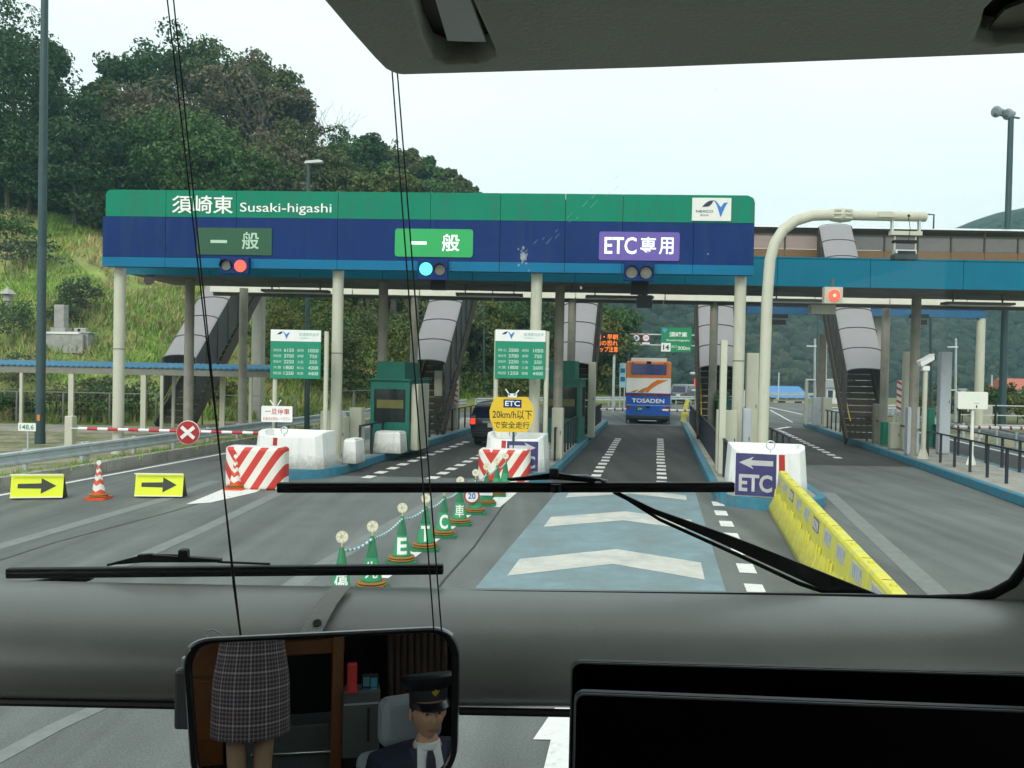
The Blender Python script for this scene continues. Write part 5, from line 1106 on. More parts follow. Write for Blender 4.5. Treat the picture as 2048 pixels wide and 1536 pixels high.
TR = [
 (-30, 70, 60, 190, 'dark', 'dark evergreen cut off by the left edge of the picture'), (22, 76, 8, 175, 'dark', 'tall dark evergreen rising left of the dark green pole'), (96, 80, 92, 56, 'mid', 'evergreen just right of the dark green pole, reaching as high'),
 (150, 74, 190, 130, 'dark', 'dark rounded tree right of the dark green pole'), (60, 72, 215, 170, 'dark', 'dark bushy tree low behind the dark green pole'), (205, 80, 165, 64, 'mid', 'narrow tree at the dip between the two high crowns'),
 (268, 84, 98, 110, 'dark', 'dark tree forming the left shoulder of the big crown'), (345, 88, 46, 170, 'dark', 'highest tree in the middle of the ridge'), (300, 80, 150, 170, 'brown', 'brownish half bare tree below the highest one'), (420, 90, 82, 150, 'olive', 'olive tree right of the thin cords'),
 (475, 86, 108, 130, 'brown', 'brown grey tree with open twigs left of the bare one'), (530, 90, 122, 130, 'olive', 'olive grey tree on the right shoulder of the big crown'), (560, 88, 165, 110, 'brown', 'twiggy brown tree at the right end of the big crown'),
 (370, 74, 205, 150, 'mid', 'bright green pointed tree in front of the brown ones'), (440, 73, 250, 190, 'mid', 'broad green tree low over the header sign'), (250, 74, 240, 160, 'dark', 'dark tree filling the gap left of the bright green one'),
 (150, 71, 245, 170, 'dark', 'low dark tree over the upper meadow'), (20, 71, 230, 150, 'dark', 'low dark tree at the left edge over the meadow'), (540, 76, 270, 130, 'brown', 'rusty brown tree above the sign lettering'), (600, 80, 255, 130, 'olive', 'olive tree left of the green street lamp'),
 (690, 92, 262, 110, 'mid', 'round green tree right of the bare treetop'), (655, 84, 300, 110, 'dark', 'dark tree behind the pale street lamp head'), (742, 95, 278, 70, 'dark', 'small dark tree on the ridge left of the right cords'), (775, 100, 282, 70, 'olive', 'spiky olive tree behind the right pair of cords'),
 (815, 104, 292, 70, 'olive', 'slender olive tree just right of the cords'), (850, 106, 318, 70, 'mid', 'mid green tree on the falling ridge'), (885, 108, 340, 60, 'olive', 'small olive tree lower on the falling ridge'), (918, 112, 358, 50, 'olive', 'last but one tree above the sign'), (945, 114, 374, 34, 'mid', 'last small tree where the ridge meets the sign'),
 (700, 80, 335, 90, 'olive', 'olive bush tree above the sign left of the bamboo'), (800, 92, 335, 90, 'mid', 'green tree behind the bamboo clump'), (860, 96, 352, 80, 'mid', 'green tree right of the bamboo above the sign'),
]
for a in TR: tree(*a)
pts_ = []
for px in np.arange(-80, 960, 7.0):
    for q in range(3):
        Y = rng.uniform(70, 96) if px < 600 else rng.uniform(78, 112); p = D(px, 300, Y); pts_.append((p.x, Y, gz(p.x, Y)))
for nm, k, lb, a0 in (('ridge_undergrowth', 'dark', 'dark undergrowth filling the ridge between the trunks', 0), ('ridge_brush', 'olive', 'olive brush among the ridge trees', 1)):
    tag(link(nm, np_mesh(nm, np.concatenate([clumps((x, y, z + 2.2), (3.0, 3.0, 3.0), 9, 170, .26, shell=.4) for x, y, z in pts_[a0::2]]), LF[k])), lb, 'undergrowth', kind='stuff')
for i, (px, yt) in enumerate(((722, 352), (745, 345), (790, 340), (815, 352), (770, 360))):
    tree(px, 78, yt, 46, 'bam', ['pale bamboo plume left of its clump', 'tall pale bamboo plume', 'pale bamboo plume behind the right cords', 'pale bamboo plume right of the cords', 'short pale bamboo plume in the clump middle'][i], 'bamboo above the header sign', 1400, .8, .2)
# bare trees
def bare(px, Y, ytop, wpx, lab):
    p = D(px, ytop, Y); g = gz(p.x, Y); H = p.z - g; t = thing('bare_tree', lab, 'tree', (p.x, Y, g), 0, 'leafless trees on the ridge'); rs = random.Random(px); W = wpx * Y / F
    b = MB(); tw = []
    def grow(s, d, L, r, lev):
        e = s + d * L; b.tube([s, s.lerp(e, .5) + Vector((rs.uniform(-.1, .1), 0, rs.uniform(-.05, .1))) * L, e], [r, r * .8, r * .6], 5 if lev < 2 else 3, caps=False)
        if lev >= 4: return
        for k in range(4 if lev == 0 else 3):
            nd = (d + Vector((rs.uniform(-1, 1), rs.uniform(-.8, .8), rs.uniform(-.2, .7))) * .8).normalized(); grow(e if k < 2 else s.lerp(e, rs.uniform(.5, .9)), nd, L * rs.uniform(.55, .8), r * .55, lev + 1)
    grow(Vector((0, 0, -.5)), Vector((rs.uniform(-.2, .2), 0, 1)).normalized(), H * .36, .16, 0)
    b.build('branches', LF['grey'] if False else mat('pale_bark', (0.14, 0.12, 0.10), .9, vary=.2), t, smooth=True)
bare(640, 90, 195, 120, 'bare tree with fine spreading twigs against the sky'); bare(600, 88, 225, 120, 'bare tree leaning over left of the fine twigged one'); bare(520, 84, 140, 160, 'bare branched tree among the brown crowns'); bare(665, 92, 210, 60, 'thin bare sapling at the top of the ridge'); bare(450, 86, 150, 130, 'bare grey tree behind the bright green crown')
# shrubs on the slope, each its own
def shrub(px, py, Y, wpx, hpx, kind, lab, grp, leaves=1300):
    p = D(px, py, Y); g = gz(p.x, Y); r = wpx / 2 * Y / F; h = hpx * Y / F; t = thing('shrub', lab, 'shrub', (p.x, Y, g), 0, grp)
    link('foliage', np_mesh('foliage', clumps((0, 0, h * .5), (r, r * .8, h * .55), 26, leaves, max(.09, Y * .0022), shell=.5), LF[kind]), t); trunk_mb(h * .8, .05, 4, r * .6, int(px)).build('stem', BARK, t)
for i, (px, Y, w, h, k, lab) in enumerate([
 (20, 62, 130, 80, 'mid', 'dark green shrub high on the slope at the left edge'), (45, 54, 150, 70, 'dark', 'dark shrub clump on the slope left of the dark green pole'), (160, 47, 90, 80, 'dark', 'dark shrub above the gravestone'), (130, 46, 80, 60, 'mid', 'green shrub behind the gravestone'),
 (25, 44, 120, 110, 'mid', 'leafy shrub left of the pole above the walkway roof'), (40, 40, 130, 80, 'olive', 'olive shrub just above the walkway roof'), (190, 40, 90, 50, 'olive', 'olive shrub between the grave and the round column'), (115, 37.6, 130, 70, 'olive', 'shrub under the walkway roof right of the pole'),
 (30, 37.2, 100, 70, 'mid', 'shrub under the walkway roof at the left edge'), (200, 37.8, 110, 80, 'mid', 'shrub behind the white barrier post'), (290, 38.6, 120, 80, 'mid', 'shrub below the walkway roof right of the round column'), (440, 42, 80, 60, 'yel', 'yellowish shrub under the left staircase'), (330, 60, 70, 40, 'mid', 'small green shrub high on the open slope')]):
    shrub(px, 700, Y, w, h, k, lab, 'shrubs on the grassy slope')
# thick scrub on the right flank (seen under the canopy)
k = 0; sc = []
for Y0, n in ((50, 7), (56, 9), (63, 9), (70, 9), (78, 8), (88, 6)):
    for i in range(n):
        px = 520 + (1250 - 520) * (i + .5 + rng.uniform(-.3, .3)) / n; p = D(px, 700, Y0)
        if sdist(p.x, Y0) > .6: sc.append((px, Y0 + rng.uniform(-2, 2)))
wds = ['yellowish', 'olive', 'bright green', 'dull green', 'straw coloured', 'deep green']; 
where = lambda px: 'left of the first fee board' if px < 640 else 'between the left round column and the booth' if px < 760 else 'seen past the staircase of the green booth' if px < 900 else 'above the black minivan' if px < 985 else 'behind the right fee board' if px < 1100 else 'beside the orange display board'
dep = lambda Y: 'at the foot of the bank' if Y < 54 else 'low on the bank' if Y < 60 else 'halfway up the bank' if Y < 67 else 'high on the bank' if Y < 75 else 'on top of the bank' if Y < 84 else 'far along the bank'
for i, (px, Y) in enumerate(sc):
    kd = ['yel', 'olive', 'mid', 'olive', 'yel', 'mid'][i % 6]; h = rng.uniform(110, 190) * (50 / Y) ** .3
    shrub(px, 700, Y, rng.uniform(90, 150) * 58 / Y, h, kd, f'{wds[i % 6]} thicket {dep(Y)}, {where(px)}', 'thickets on the bank beyond the toll gate', 1500)
SP = hill_pts(5000, -18, 20, 45, 92, 1, 30, 2)
V_ = np.concatenate([clumps((x, y, z + .7), (1.1, 1.1, .9), 5, 22, .17, shell=.3) for x, y, z in SP[:2200]]); tag(link('bank_scrub', np_mesh('bank_scrub', V_, LF['yel'])), 'yellow green scrub covering the bank', 'scrub', kind='stuff')
V_ = np.concatenate([clumps((x, y, z + .8), (1.3, 1.3, 1.1), 5, 22, .17, shell=.3) for x, y, z in SP[2200:3600]]); tag(link('bank_scrub_dark', np_mesh('bank_scrub_dark', V_, LF['mid'])), 'darker green scrub among the yellow', 'scrub', kind='stuff')
for i, (px, Y, yt, w, kd, lab) in enumerate([(1215, 84, 590, 120, 'mid', 'green tree standing behind the orange display board'), (1180, 80, 600, 100, 'yel', 'yellow green tree left of the display board'), (1130, 82, 590, 120, 'olive', 'olive tree hidden by the bus lane staircase'), (1075, 78, 595, 120, 'dark', 'dark tree behind the round column beside the right fee board'), (1010, 76, 600, 120, 'mid', 'green tree above the yellow speed sign'), (960, 74, 596, 110, 'yel', 'yellow green tree over the black minivan'), (1228, 100, 640, 60, 'brown', 'thin brown tree right of the display board'), (1205, 90, 700, 90, 'brown', 'brown bush tree below the display board'), (900, 70, 590, 120, 'olive', 'olive tree right of the covered stairs by the booth')]):
    tree(px, Y, yt, w, kd, lab, 'trees at the end of the bank beyond the gate', 4200, .8)

# ------------------------------------------------------------------ far wooded hills, village, fields
def fh(x, y):
    # main ridge across the valley; rises to a knoll on the right
    u = x / y if y > 0 else 0
    crest = 56 + 10 * math.sin(x * .012 + 1) + 52 * math.exp(-((x - 300) / 95) ** 2) - 8 * math.exp(-((x - 120) / 60) ** 2)
    s = y - (215 + 30 * math.sin(x * .009)) - max(0, (x - 60)) * .25
    if s < 0: return -4.2
    return -4 * math.exp(-s / 25) + min(crest, crest * (1 - math.exp(-s / 62)) * 1.06) + nz(x, y, .02, 4) * 7 * min(1, s / 60)
gx = np.arange(-420, 640, 10.0); gy = np.arange(195, 640, 10.0); V = [(x, y, fh(x, y)) for y in gy for x in gx]; n = len(gx)
Fc = [(j * n + i, j * n + i + 1, (j + 1) * n + i + 1, (j + 1) * n + i) for j in range(len(gy) - 1) for i in range(n - 1)]
me = bpy.data.meshes.new('far_hills'); me.from_pydata(V, [], Fc); me.materials.append(mat('forest_floor', (0.01, 0.018, 0.01), 1)); me.update(); tag(link('far_hills', me), kind='structure')
# crowns of the far wood: lumpy domes
ico = bmesh.new(); bmesh.ops.create_icosphere(ico, subdivisions=2, radius=1); IV = np.array([v.co[:] for v in ico.verts]); IF = np.array([[v.index for v in f.verts] for f in ico.faces]); ico.free()
def wood(name, pts, rlo, rhi, m, lab):
    vs = []; fs = []; k = 0
    for x, y, z in pts:
        r = rng.uniform(rlo, rhi); sh = 1 + rng.normal(0, .2, len(IV)); v = IV * sh[:, None] * np.array([r, r, r * rng.uniform(.6, 1.0)]) + np.array([x, y, z + r * .35]); vs.append(v); fs.append(IF + k); k += len(IV)
    vs = np.concatenate(vs); fs = np.concatenate(fs); 
    me = bpy.data.meshes.new(name); nf = len(fs); me.vertices.add(len(vs)); me.vertices.foreach_set('co', vs.astype(np.float32).ravel()); me.loops.add(nf * 3); me.loops.foreach_set('vertex_index', fs.astype(np.int32).ravel())
    me.polygons.add(nf); me.polygons.foreach_set('loop_start', np.arange(0, nf * 3, 3, dtype=np.int32)); me.polygons.foreach_set('loop_total', np.full(nf, 3, dtype=np.int32)); me.polygons.foreach_set('use_smooth', np.ones(nf, dtype=bool)); me.materials.append(m); me.update(calc_edges=True)
    tag(link(name, me), lab, 'wood', kind='stuff')
pts = {0: [], 1: [], 2: []}
for j in range(15000):
    y = rng.uniform(212, 430); u = rng.uniform(-.05, .78); x = u * y
    z = fh(x, y)
    if z > .5: pts[int(3 * (.5 + .5 * max(-1, min(.99, nz(x, y, .03, 7) * 1.6 + rng.uniform(-.5, .5)))))].append((x, y, z))
for k, (nm, c_, lb) in enumerate((('far_wood_dark', (0.007, 0.018, 0.011), 'dark green woodland covering the far hills'), ('far_wood_green', (0.014, 0.028, 0.015), 'mid green woodland patches on the far hills'), ('far_wood_olive', (0.03, 0.038, 0.018), 'olive woodland patches on the far hills'))):
    wood(nm, pts[k], 1.4, 3.3, mat(nm, c_, .9, vary=.6, scale=.9, island=.28, bump=.8, bscale=2.2), lb)
# fields
FIELD = mat('field', (0.12, 0.14, 0.05), .95, vary=.3, scale=.08)
sheet('field', [(46, 106), (130, 106), (260, 160), (260, 260), (46, 235)], -3.15, FIELD)
# village houses
def house(px, pyb, Y, wpx, hw, hr, wallc, roofc, lab, rz=0, dep=7):
    p = D(px, pyb, Y); w = wpx * Y / F; t = thing('house', lab, 'house', (p.x, Y, -3.2), rz, 'houses beyond the toll plaza')
    wall = mat('wall_' + wallc[0], wallc[1], .8, vary=.08, scale=1); roof = mat('roof_' + roofc[0], roofc[1], .5, vary=.1)
    MB().box(-w / 2, w / 2, 0, dep, 0, hw).build('wall', wall, t)
    MB().add([(-w / 2 - .5, -.5, hw), (w / 2 + .5, -.5, hw), (w / 2 + .5, dep / 2, hw + hr), (-w / 2 - .5, dep / 2, hw + hr), (w / 2 + .5, dep + .5, hw), (-w / 2 - .5, dep + .5, hw)], [(0, 1, 2, 3), (3, 2, 4, 5), (0, 3, 5), (1, 4, 2), (0, 5, 4, 1)]).build('roof', roof, t)
    n = max(2, int(w / 1.8))
    for i in range(n):
        x = -w / 2 + (i + .5) * w / n; f = MB().box(x - .5, x + .5, -.03, .02, hw * .45, hw * .85).build('window', GLASSD, t); MB().box(x - .55, x + .55, -.045, -.031, hw * .43, hw * .45).build('sill', WHITE, f)
    return t
house(1580, 800, 112, 66, 3.1, 1.5, ('cream', (0.5, 0.48, 0.42)), ('sky_blue', (0.04, 0.2, 0.48)), 'long low house with a bright blue roof', dep=9)
house(2052, 790, 150, 62, 4.4, 2.0, ('cream', (0.5, 0.48, 0.42)), ('terracotta', (0.45, 0.1, 0.05)), 'house with an orange red roof at the right edge')
house(1668, 796, 170, 30, 3.8, 1.8, ('white', (0.65, 0.65, 0.62)), ('grey', (0.18, 0.18, 0.18)), 'small white house behind the lamp poles')
house(1745, 796, 180, 34, 3.6, 1.8, ('grey', (0.35, 0.35, 0.33)), ('grey', (0.18, 0.18, 0.18)), 'grey house hidden behind the right staircase')
house(1925, 800, 175, 40, 2.6, 1.5, ('grey', (0.35, 0.35, 0.33)), ('grey', (0.18, 0.18, 0.18)), 'grey roofed house behind the right box sign')
house(1990, 798, 140, 22, 2.4, 1.2, ('white', (0.65, 0.65, 0.62)), ('grey', (0.18, 0.18, 0.18)), 'small white shed left of the red roofed house')
# ------------------------------------------------------------------ guardrails
def guardrail(lab, pts, h=.75, post=2.0, beam=.33, z0=0.0, extra=None):
    pts = [Vector((x, y, z0)) for x, y in pts]; o = pts[0]; t = thing('guardrail', lab, 'guardrail', o, 0, 'guardrails beside the roads')
    sec = [(-.0, -.5), (-.05, -.42), (-.05, -.28), (0, -.16), (0, .16), (-.05, .28), (-.05, .42), (0, .5)]
    for a, b in zip(pts[:-1], pts[1:]):
        d = (b - a); L = d.length; d.normalize(); nn = Vector((-d.y, d.x, 0)); a = a - o; n = max(1, round(L / 4.0))
        for k in range(n):
            s = a + d * (L * k / n + .01); e = a + d * (L * (k + 1) / n - .01); vs = [p + nn * (-q * 1.2 if False else q) + Vector((0, 0, h - beam / 2 + r * beam)) for p in (s, e) for q, r in sec]
            m = len(sec); MB().add(vs, [(i, i + 1, m + i + 1, m + i) for i in range(m - 1)]).build('beam', GALV, t, smooth=True)
        for k in range(max(1, int(L / post)) + 1):
            s = a + d * min(L, k * post) + nn * .1; MB().tube([s, s + Vector((0, 0, h + .02))], .06, 8).build('post', GALV, t, smooth=True)
    return t
aG = aL - 1.05
guardrail('long guardrail beside the closed lane at the left', [(lx(aG, y), y) for y in (10, 22, 34, 44)] + [(-6.8, 50), (-3.2, 58.5)], .75, z0=0.0)
guardrail('guardrail on the bend left of the bus', [(-2.6, 61.5), (3.6, 67.8), (9, 71.8), (15.5, 77.8), (26, 85)])
guardrail('guardrail on the outer bend behind the blue roofed house side', [(22, 57.5), (30, 65), (44, 76.5)]); guardrail('guardrail curving away beyond the silver minivan', [(14, 90), (24, 95), (40, 106)])
guardrail('guardrail beyond the far right lane', [(lx(aR + .9, y), y) for y in (18, 30, 44)] + [(25, 54)])
GUARD = mat('ochre_wall', (0.35, 0.27, 0.06), .8, vary=.3, scale=1.5)
b = MB(); 
for (xa, ya), (xb, yb_) in (((24.3, 66.5), (31, 73)), ((31, 73), (42, 81))): b.add([(xa, ya, 0), (xb, yb_, 0), (xb, yb_, .5), (xa, ya, .5), (xa - .1, ya + .15, 0), (xb - .1, yb_ + .15, 0), (xb - .1, yb_ + .15, .5), (xa - .1, ya + .15, .5)], [(0, 1, 2, 3), (7, 6, 5, 4), (3, 2, 6, 7)])
tag(b.build('low_wall', GUARD), 'low ochre wall under the guardrail by the blue roofed house', 'wall')
# concrete kerb wall at the left with verge
t = thing('kerb_wall', 'weathered concrete kerb wall under the left guardrail', 'wall', (lx(aL - .45, 6), 6, 0), LANE)
for i in range(20): MB().box(-.22, 0, i * 2.0 + .008, i * 2.0 + 1.992, -.05, .3 if i % 7 else .28).build('concrete_block', CONC, t, bevel=.015)
VERGE = mat('verge', (0.26, 0.24, 0.16), .95, vary=.25, scale=1.5, dirt=(0.1, 0.12, 0.04), dscale=.8, dlo=.45, dhi=.6, bump=.5, bscale=12)
sheet('verge', [(lx(aL - .65, 4), 4), (lx(aL - .65, 50), 50), (lx(aL - 4.2, 50), 50), (lx(aL - 9, 34), 34), (-60, 33), (-60, 4)], .12, VERGE)
tag(link('verge_grass', tufts('verge_grass', [(lx(aL - .5 - abs(rng.normal(0, .25)), y), y, .2) for y in rng.uniform(12, 40, 700)], .16, BLADE, 5, .015)), 'small weeds along the concrete kerb', 'grass', kind='stuff')
# ------------------------------------------------------------------ blue roofed walkway
WB = mat('walkway_roof', (0.03, 0.17, 0.3), .5, vary=.15, scale=2, dirt=(0.08, 0.16, 0.22), dlo=.5, dhi=.8)
WY = 32.4; wo_ = Face((D(0, 760, WY).x, WY, 0), R(0)); zt_ = wo_.xz(60, 730)[1]; x1_ = wo_.xz(543, 740)[0]; x0_ = -6.0
t = thing('covered_walkway', 'low covered walkway with a blue corrugated roof and thin posts', 'walkway', wo_.o)
n = int((x1_ - x0_) / .9)
for i in range(n):
    a = x0_ + i * (x1_ - x0_) / n; b = a + (x1_ - x0_) / n - .01; m = MB(); kk = 4; ww = (b - a) / kk
    vs = []; 
    for q in range(kk * 2 + 1): vs += [(a + q * ww / 2, 0, zt_ + (.045 if q % 2 else 0)), (a + q * ww / 2, 1.9, zt_ + .16 + (.045 if q % 2 else 0)), (a + q * ww / 2, 0, zt_ - .05 + (.045 if q % 2 else 0)), (a + q * ww / 2, 1.9, zt_ + .11 + (.045 if q % 2 else 0))]
    fs = []
    for q in range(kk * 2): k4 = 4 * q; fs += [(k4, k4 + 4, k4 + 5, k4 + 1), (k4 + 2, k4 + 3, k4 + 7, k4 + 6), (k4, k4 + 2, k4 + 6, k4 + 4)]
    m.add(vs, fs).build('roof_sheet', WB, t)
MB().box(x0_, x1_, .05, .15, zt_ - .30, zt_ - .06).build('fascia', mat('walkway_fascia', (0.2, 0.2, 0.17), .7), t)
MB().box(x0_, x1_, 1.7, 1.8, zt_ - .16, zt_ + .04).build('fascia', mat('walkway_fascia', (0.2, 0.2, 0.17), .7), t)
for i, px in enumerate((28, 40, 98, 140, 199, 285, 312, 322, 415, 500)):
    x = wo_.xz(px, 760)[0]; w = .1 if px in (140, 285, 415) else .055
    MB().box(x - w, x + w, .06 if i % 2 else 1.65, .16 if i % 2 else 1.75, 0.1, zt_ - .31 if i % 2 else zt_ - .17).build('post', BEIGE, t)
MB().box(x0_, x1_, 0, 1.9, .1, .26).build('path_slab', CONC, t)
# mesh fence behind
MESHM = mat('fence_wire', (0.22, 0.23, 0.2), .6)
def fence(lab, p, q, h, z, pitch=2.0, cell=.3):
    p = Vector((*p, z)); q = Vector((*q, z)); d = (q - p); L = d.length; t = thing('mesh_fence', lab, 'fence', p, math.atan2(d.y, d.x), 'wire mesh fences'); n = int(L / pitch)
    for i in range(n + 1): MB().box(i * L / n - .03, i * L / n + .03, -.03, .03, 0, h).build('post', MESHM, t)
    MB().box(0, L, -.02, .02, h - .04, h).build('top_rail', MESHM, t)
    m = MB()
    for k in range(int(L / cell)): m.bar((k * cell, 0, .05), (k * cell, 0, h - .05), .007)
    for k in range(1, int(h / cell)): m.bar((0, 0.0, k * cell), (L, 0, k * cell), .007)
    tag(m.build('wire_mesh', MESHM, t), kind='stuff')
fence('wire mesh fence behind the walkway posts at the left', (-34, 36.4), (-9.5, 36.4), 1.35, .2); fence('wire mesh fence at the foot of the bank behind the left fee board', (-9.5, 38.5), (-6.6, 46), 1.5, .2)
# graves
def on_hill(px, py, y0=37.0, y1=95.0):
    Y = y0
    while Y < y1:
        p = D(px, py, Y)
        if sdist(p.x, Y) > 0 and hz_(p.x, Y) >= p.z: break
        Y += .25
    return p
STONE = mat('grave_stone', (0.34, 0.34, 0.32), .75, vary=.15, scale=3, dirt=(0.18, 0.17, 0.14), dlo=.5, dhi=.75)
gp = on_hill(122, 700); GY = gp.y; Q = Face((gp.x, GY, 0)); zg0 = gz(gp.x, GY)
t = thing('gravestone', 'tall grey gravestone on a stepped plinth on the slope', 'gravestone', (gp.x, GY, zg0)); zz = Q.xz(122, 610)[1] - zg0; zc = Q.xz(122, 655)[1] - zg0
MB().box(-.27, .27, -.25, .25, zc, zz).build('stone', STONE, t, bevel=.03); MB().box(-.4, .4, -.35, .35, zc - .35, zc - .01).build('plinth', STONE, t, bevel=.02); MB().box(-.6, 1.4, -.45, .6, min(-.3, zc - 1), zc - .37).build('base', STONE, t, bevel=.02)
MB().box(-.55, 1.2, -.5, -.2, zc - .36, zc - .25).build('slab', WHITE, t)
gp2 = on_hill(150, 704); t = thing('gravestone', 'low grey family grave wall right of the tall gravestone', 'gravestone', (gp2.x, gp2.y, gp2.z)); MB().box(-.5, .8, -.2, .4, -.4, 1.0).build('wall', STONE, t, bevel=.03); MB().box(-.6, .9, -.25, .45, 1.0, 1.1).build('coping', STONE, t, bevel=.02)
for i, (px, w) in enumerate(((157, .2), (165, .25))):
    g3 = on_hill(px, 706); t = thing('gravestone', ['small pointed headstone beside the grave wall', 'small square headstone furthest right among the graves'][i], 'gravestone', (g3.x, g3.y, g3.z)); MB().box(-w, w, -.15, .15, -.2, 1.35).build('stone', STONE, t, bevel=.05); MB().box(-w - .1, w + .1, -.25, .25, -.3, .2).build('plinth', STONE, t)
g4 = on_hill(15, 640); t = thing('stone_lantern', 'pale stone lantern top among the bushes at the far left', 'lantern', (g4.x, g4.y, g4.z)); MB().lathe([(.12, 0), (.1, 1.0), (.25, 1.05), (.22, 1.4)], n=8).build('shaft', STONE, t); MB().lathe([(.5, 1.42), (.15, 1.7), (.05, 1.85)], n=6).build('cap', STONE, t)
# stone rubble on the meadow
g5 = on_hill(236, 380); t = thing('stone_pile', 'heap of pale stones on the meadow above the sign corner', 'stone pile', (g5.x, g5.y, g5.z))
zz = .2
for i in range(7): a = MB().box(-.4, .4, -.3, .3, -.25, .25).build('stone', STONE, t, bevel=.08); a.location = (-.8 + i * .32, rng.uniform(-.3, .3), max(.2, zz) + .35 * math.sin(i)); a.rotation_euler = tuple(rng.uniform(-.6, .6, 3))
# ------------------------------------------------------------------ poles and lamps
def pole(px0, py0, px1, py1, Y, r, lab, name='lamp_pole', m=POLEG, z=0, cat='pole', grp=None, r1=None):
    a = D(px0, py0, Y); b_ = D(px1, py1, Y); t = thing(name, lab, cat, (a.x, Y, z), 0, grp); MB().tube([(0, 0, 0), (b_.x - a.x, 0, b_.z - z)], [r, r1 or r * .8], 16).build('shaft', m, t, smooth=True); MB().lathe([(r * 1.7, 0), (r * 1.7, .03), (r * 1.1, .04), (r * 1.05, .5)], n=16).build('base', m, t, smooth=True); return t, Vector((b_.x - a.x, 0, b_.z - z))
t, e = pole(80, 890, 90, -60, 27.6, .155, 'tall dark green street pole at the left', r1=.11); MB().box(-.02, .08, -.17, -.14, .9, 1.1).build('tag_plate', mat('tag_orange', (0.6, .2, .03), .5), t)
t, e = pole(2003, 860, 2022, 235, 44, .2, 'tall dark pole with two floodlights at the right', r1=.14)
MB().bar(e + Vector((-.9, 0, .15)), e + Vector((.45, 0, -.03)), .08, .08).build('crossarm', POLEG, t)
for dx, dz in ((-.75, .28), (-.15, .16)):
    lamp = MB().lathe([(.03, 0), (.22, .02), (.3, .12), (.2, .4), (.14, .55), (.14, .68), (.05, .7)], n=16).build('floodlight', mat('lamp_grey', (0.2, .24, .25), .4), t, smooth=True); lamp.location = e + Vector((dx - .1, 0, dz)); lamp.rotation_euler = (R(-30), R(75), 0)
t, e = pole(614, 860, 617, 328, 33.5, .11, 'dark street lamp pole behind the left fee board', m=POLEG, r1=.07)
MB().prism([(-.15, .0), (.55, .06), (.6, .12), (.4, .16), (-.1, .1)], -.12, .12).build('lamp_head', mat('lamp_pale', (0.5, .55, .53), .4), t).location = e
for (px0, py0, px1, py1, Y, r, lab) in ((968, 812, 967, 560, 68, .1, 'thin green pole on the bank above the black minivan'), (1636, 800, 1636, 560, 75, .12, 'thin dark pole beyond the arched pole'), (1861, 905, 1861, 560, 50, .1, 'thin dark green pole behind the camera post'), (1190, 800, 1186, 590, 60, .08, 'thin green post supporting nothing visible left of the display board'), (1556, 800, 1558, 745, 100, .1, 'pale utility pole in front of the blue roofed house'), (1983, 800, 1984, 750, 120, .12, 'pale utility pole near the red roofed house')):
    pole(px0, py0, px1, py1, Y, r, lab, m=GALV if 'pale' in lab else POLEG, grp='thin poles beyond the gate')
for i, (px, lab) in enumerate(((1630, 'left white double lamp post beyond the lanes'), (1652, 'right white double lamp post beyond the lanes'), (1912, 'white lamp post behind the tall grey cabinet'))):
    t, e = pole(px, 800, px, 677, 52, .08, lab, 'lamp_post', GALV, grp='white lamp posts beyond the lanes')
    s = -1 if i != 1 else 1
    for z in (.45, 2.55) if i < 2 else (.5, 3.2): MB().box(min(.0, s * .6), max(0, s * .6), -.08, .08, e.z - z - .08, e.z - z).build('lamp_arm', WHITE, t, bevel=.02)
# kilometre plate
p = D(55, 880, 24); Q = Face((p.x, 24, 0)); a, b, z0, z1 = prect(Q, 37, 72, 846, 862); t = thing('kilometre_plate', 'small white distance plate reading 148.6 left of the dark pole', 'sign', (p.x, 24, 0)); MB().box(a, b, -.02, 0, z0, z1).build('plate', WHITE, t); text('148.6', (a + b) / 2, (z0 + z1) / 2, (b - a) * .8, (z1 - z0) * .6, -.024, mat('letter_green', (0.02, 0.2, 0.14), .5), t, .01); MB().tube([(0, .02, 0), (0, .02, z1)], .025, 8).build('post', GALV, t)
# loudspeaker under the canopy left
p = D(305, 564, 26.3); t = thing('loudspeaker', 'small dark horn loudspeaker under the left end of the canopy', 'loudspeaker', p); MB().lathe([(.05, 0), (.08, .1), (.17, .25)], n=16).build('horn', BLACK, t, smooth=True).rotation_euler = (R(80), 0, 0); MB().box(-.03, .03, 0, .06, .05, .35).build('bracket', BLACK, t)
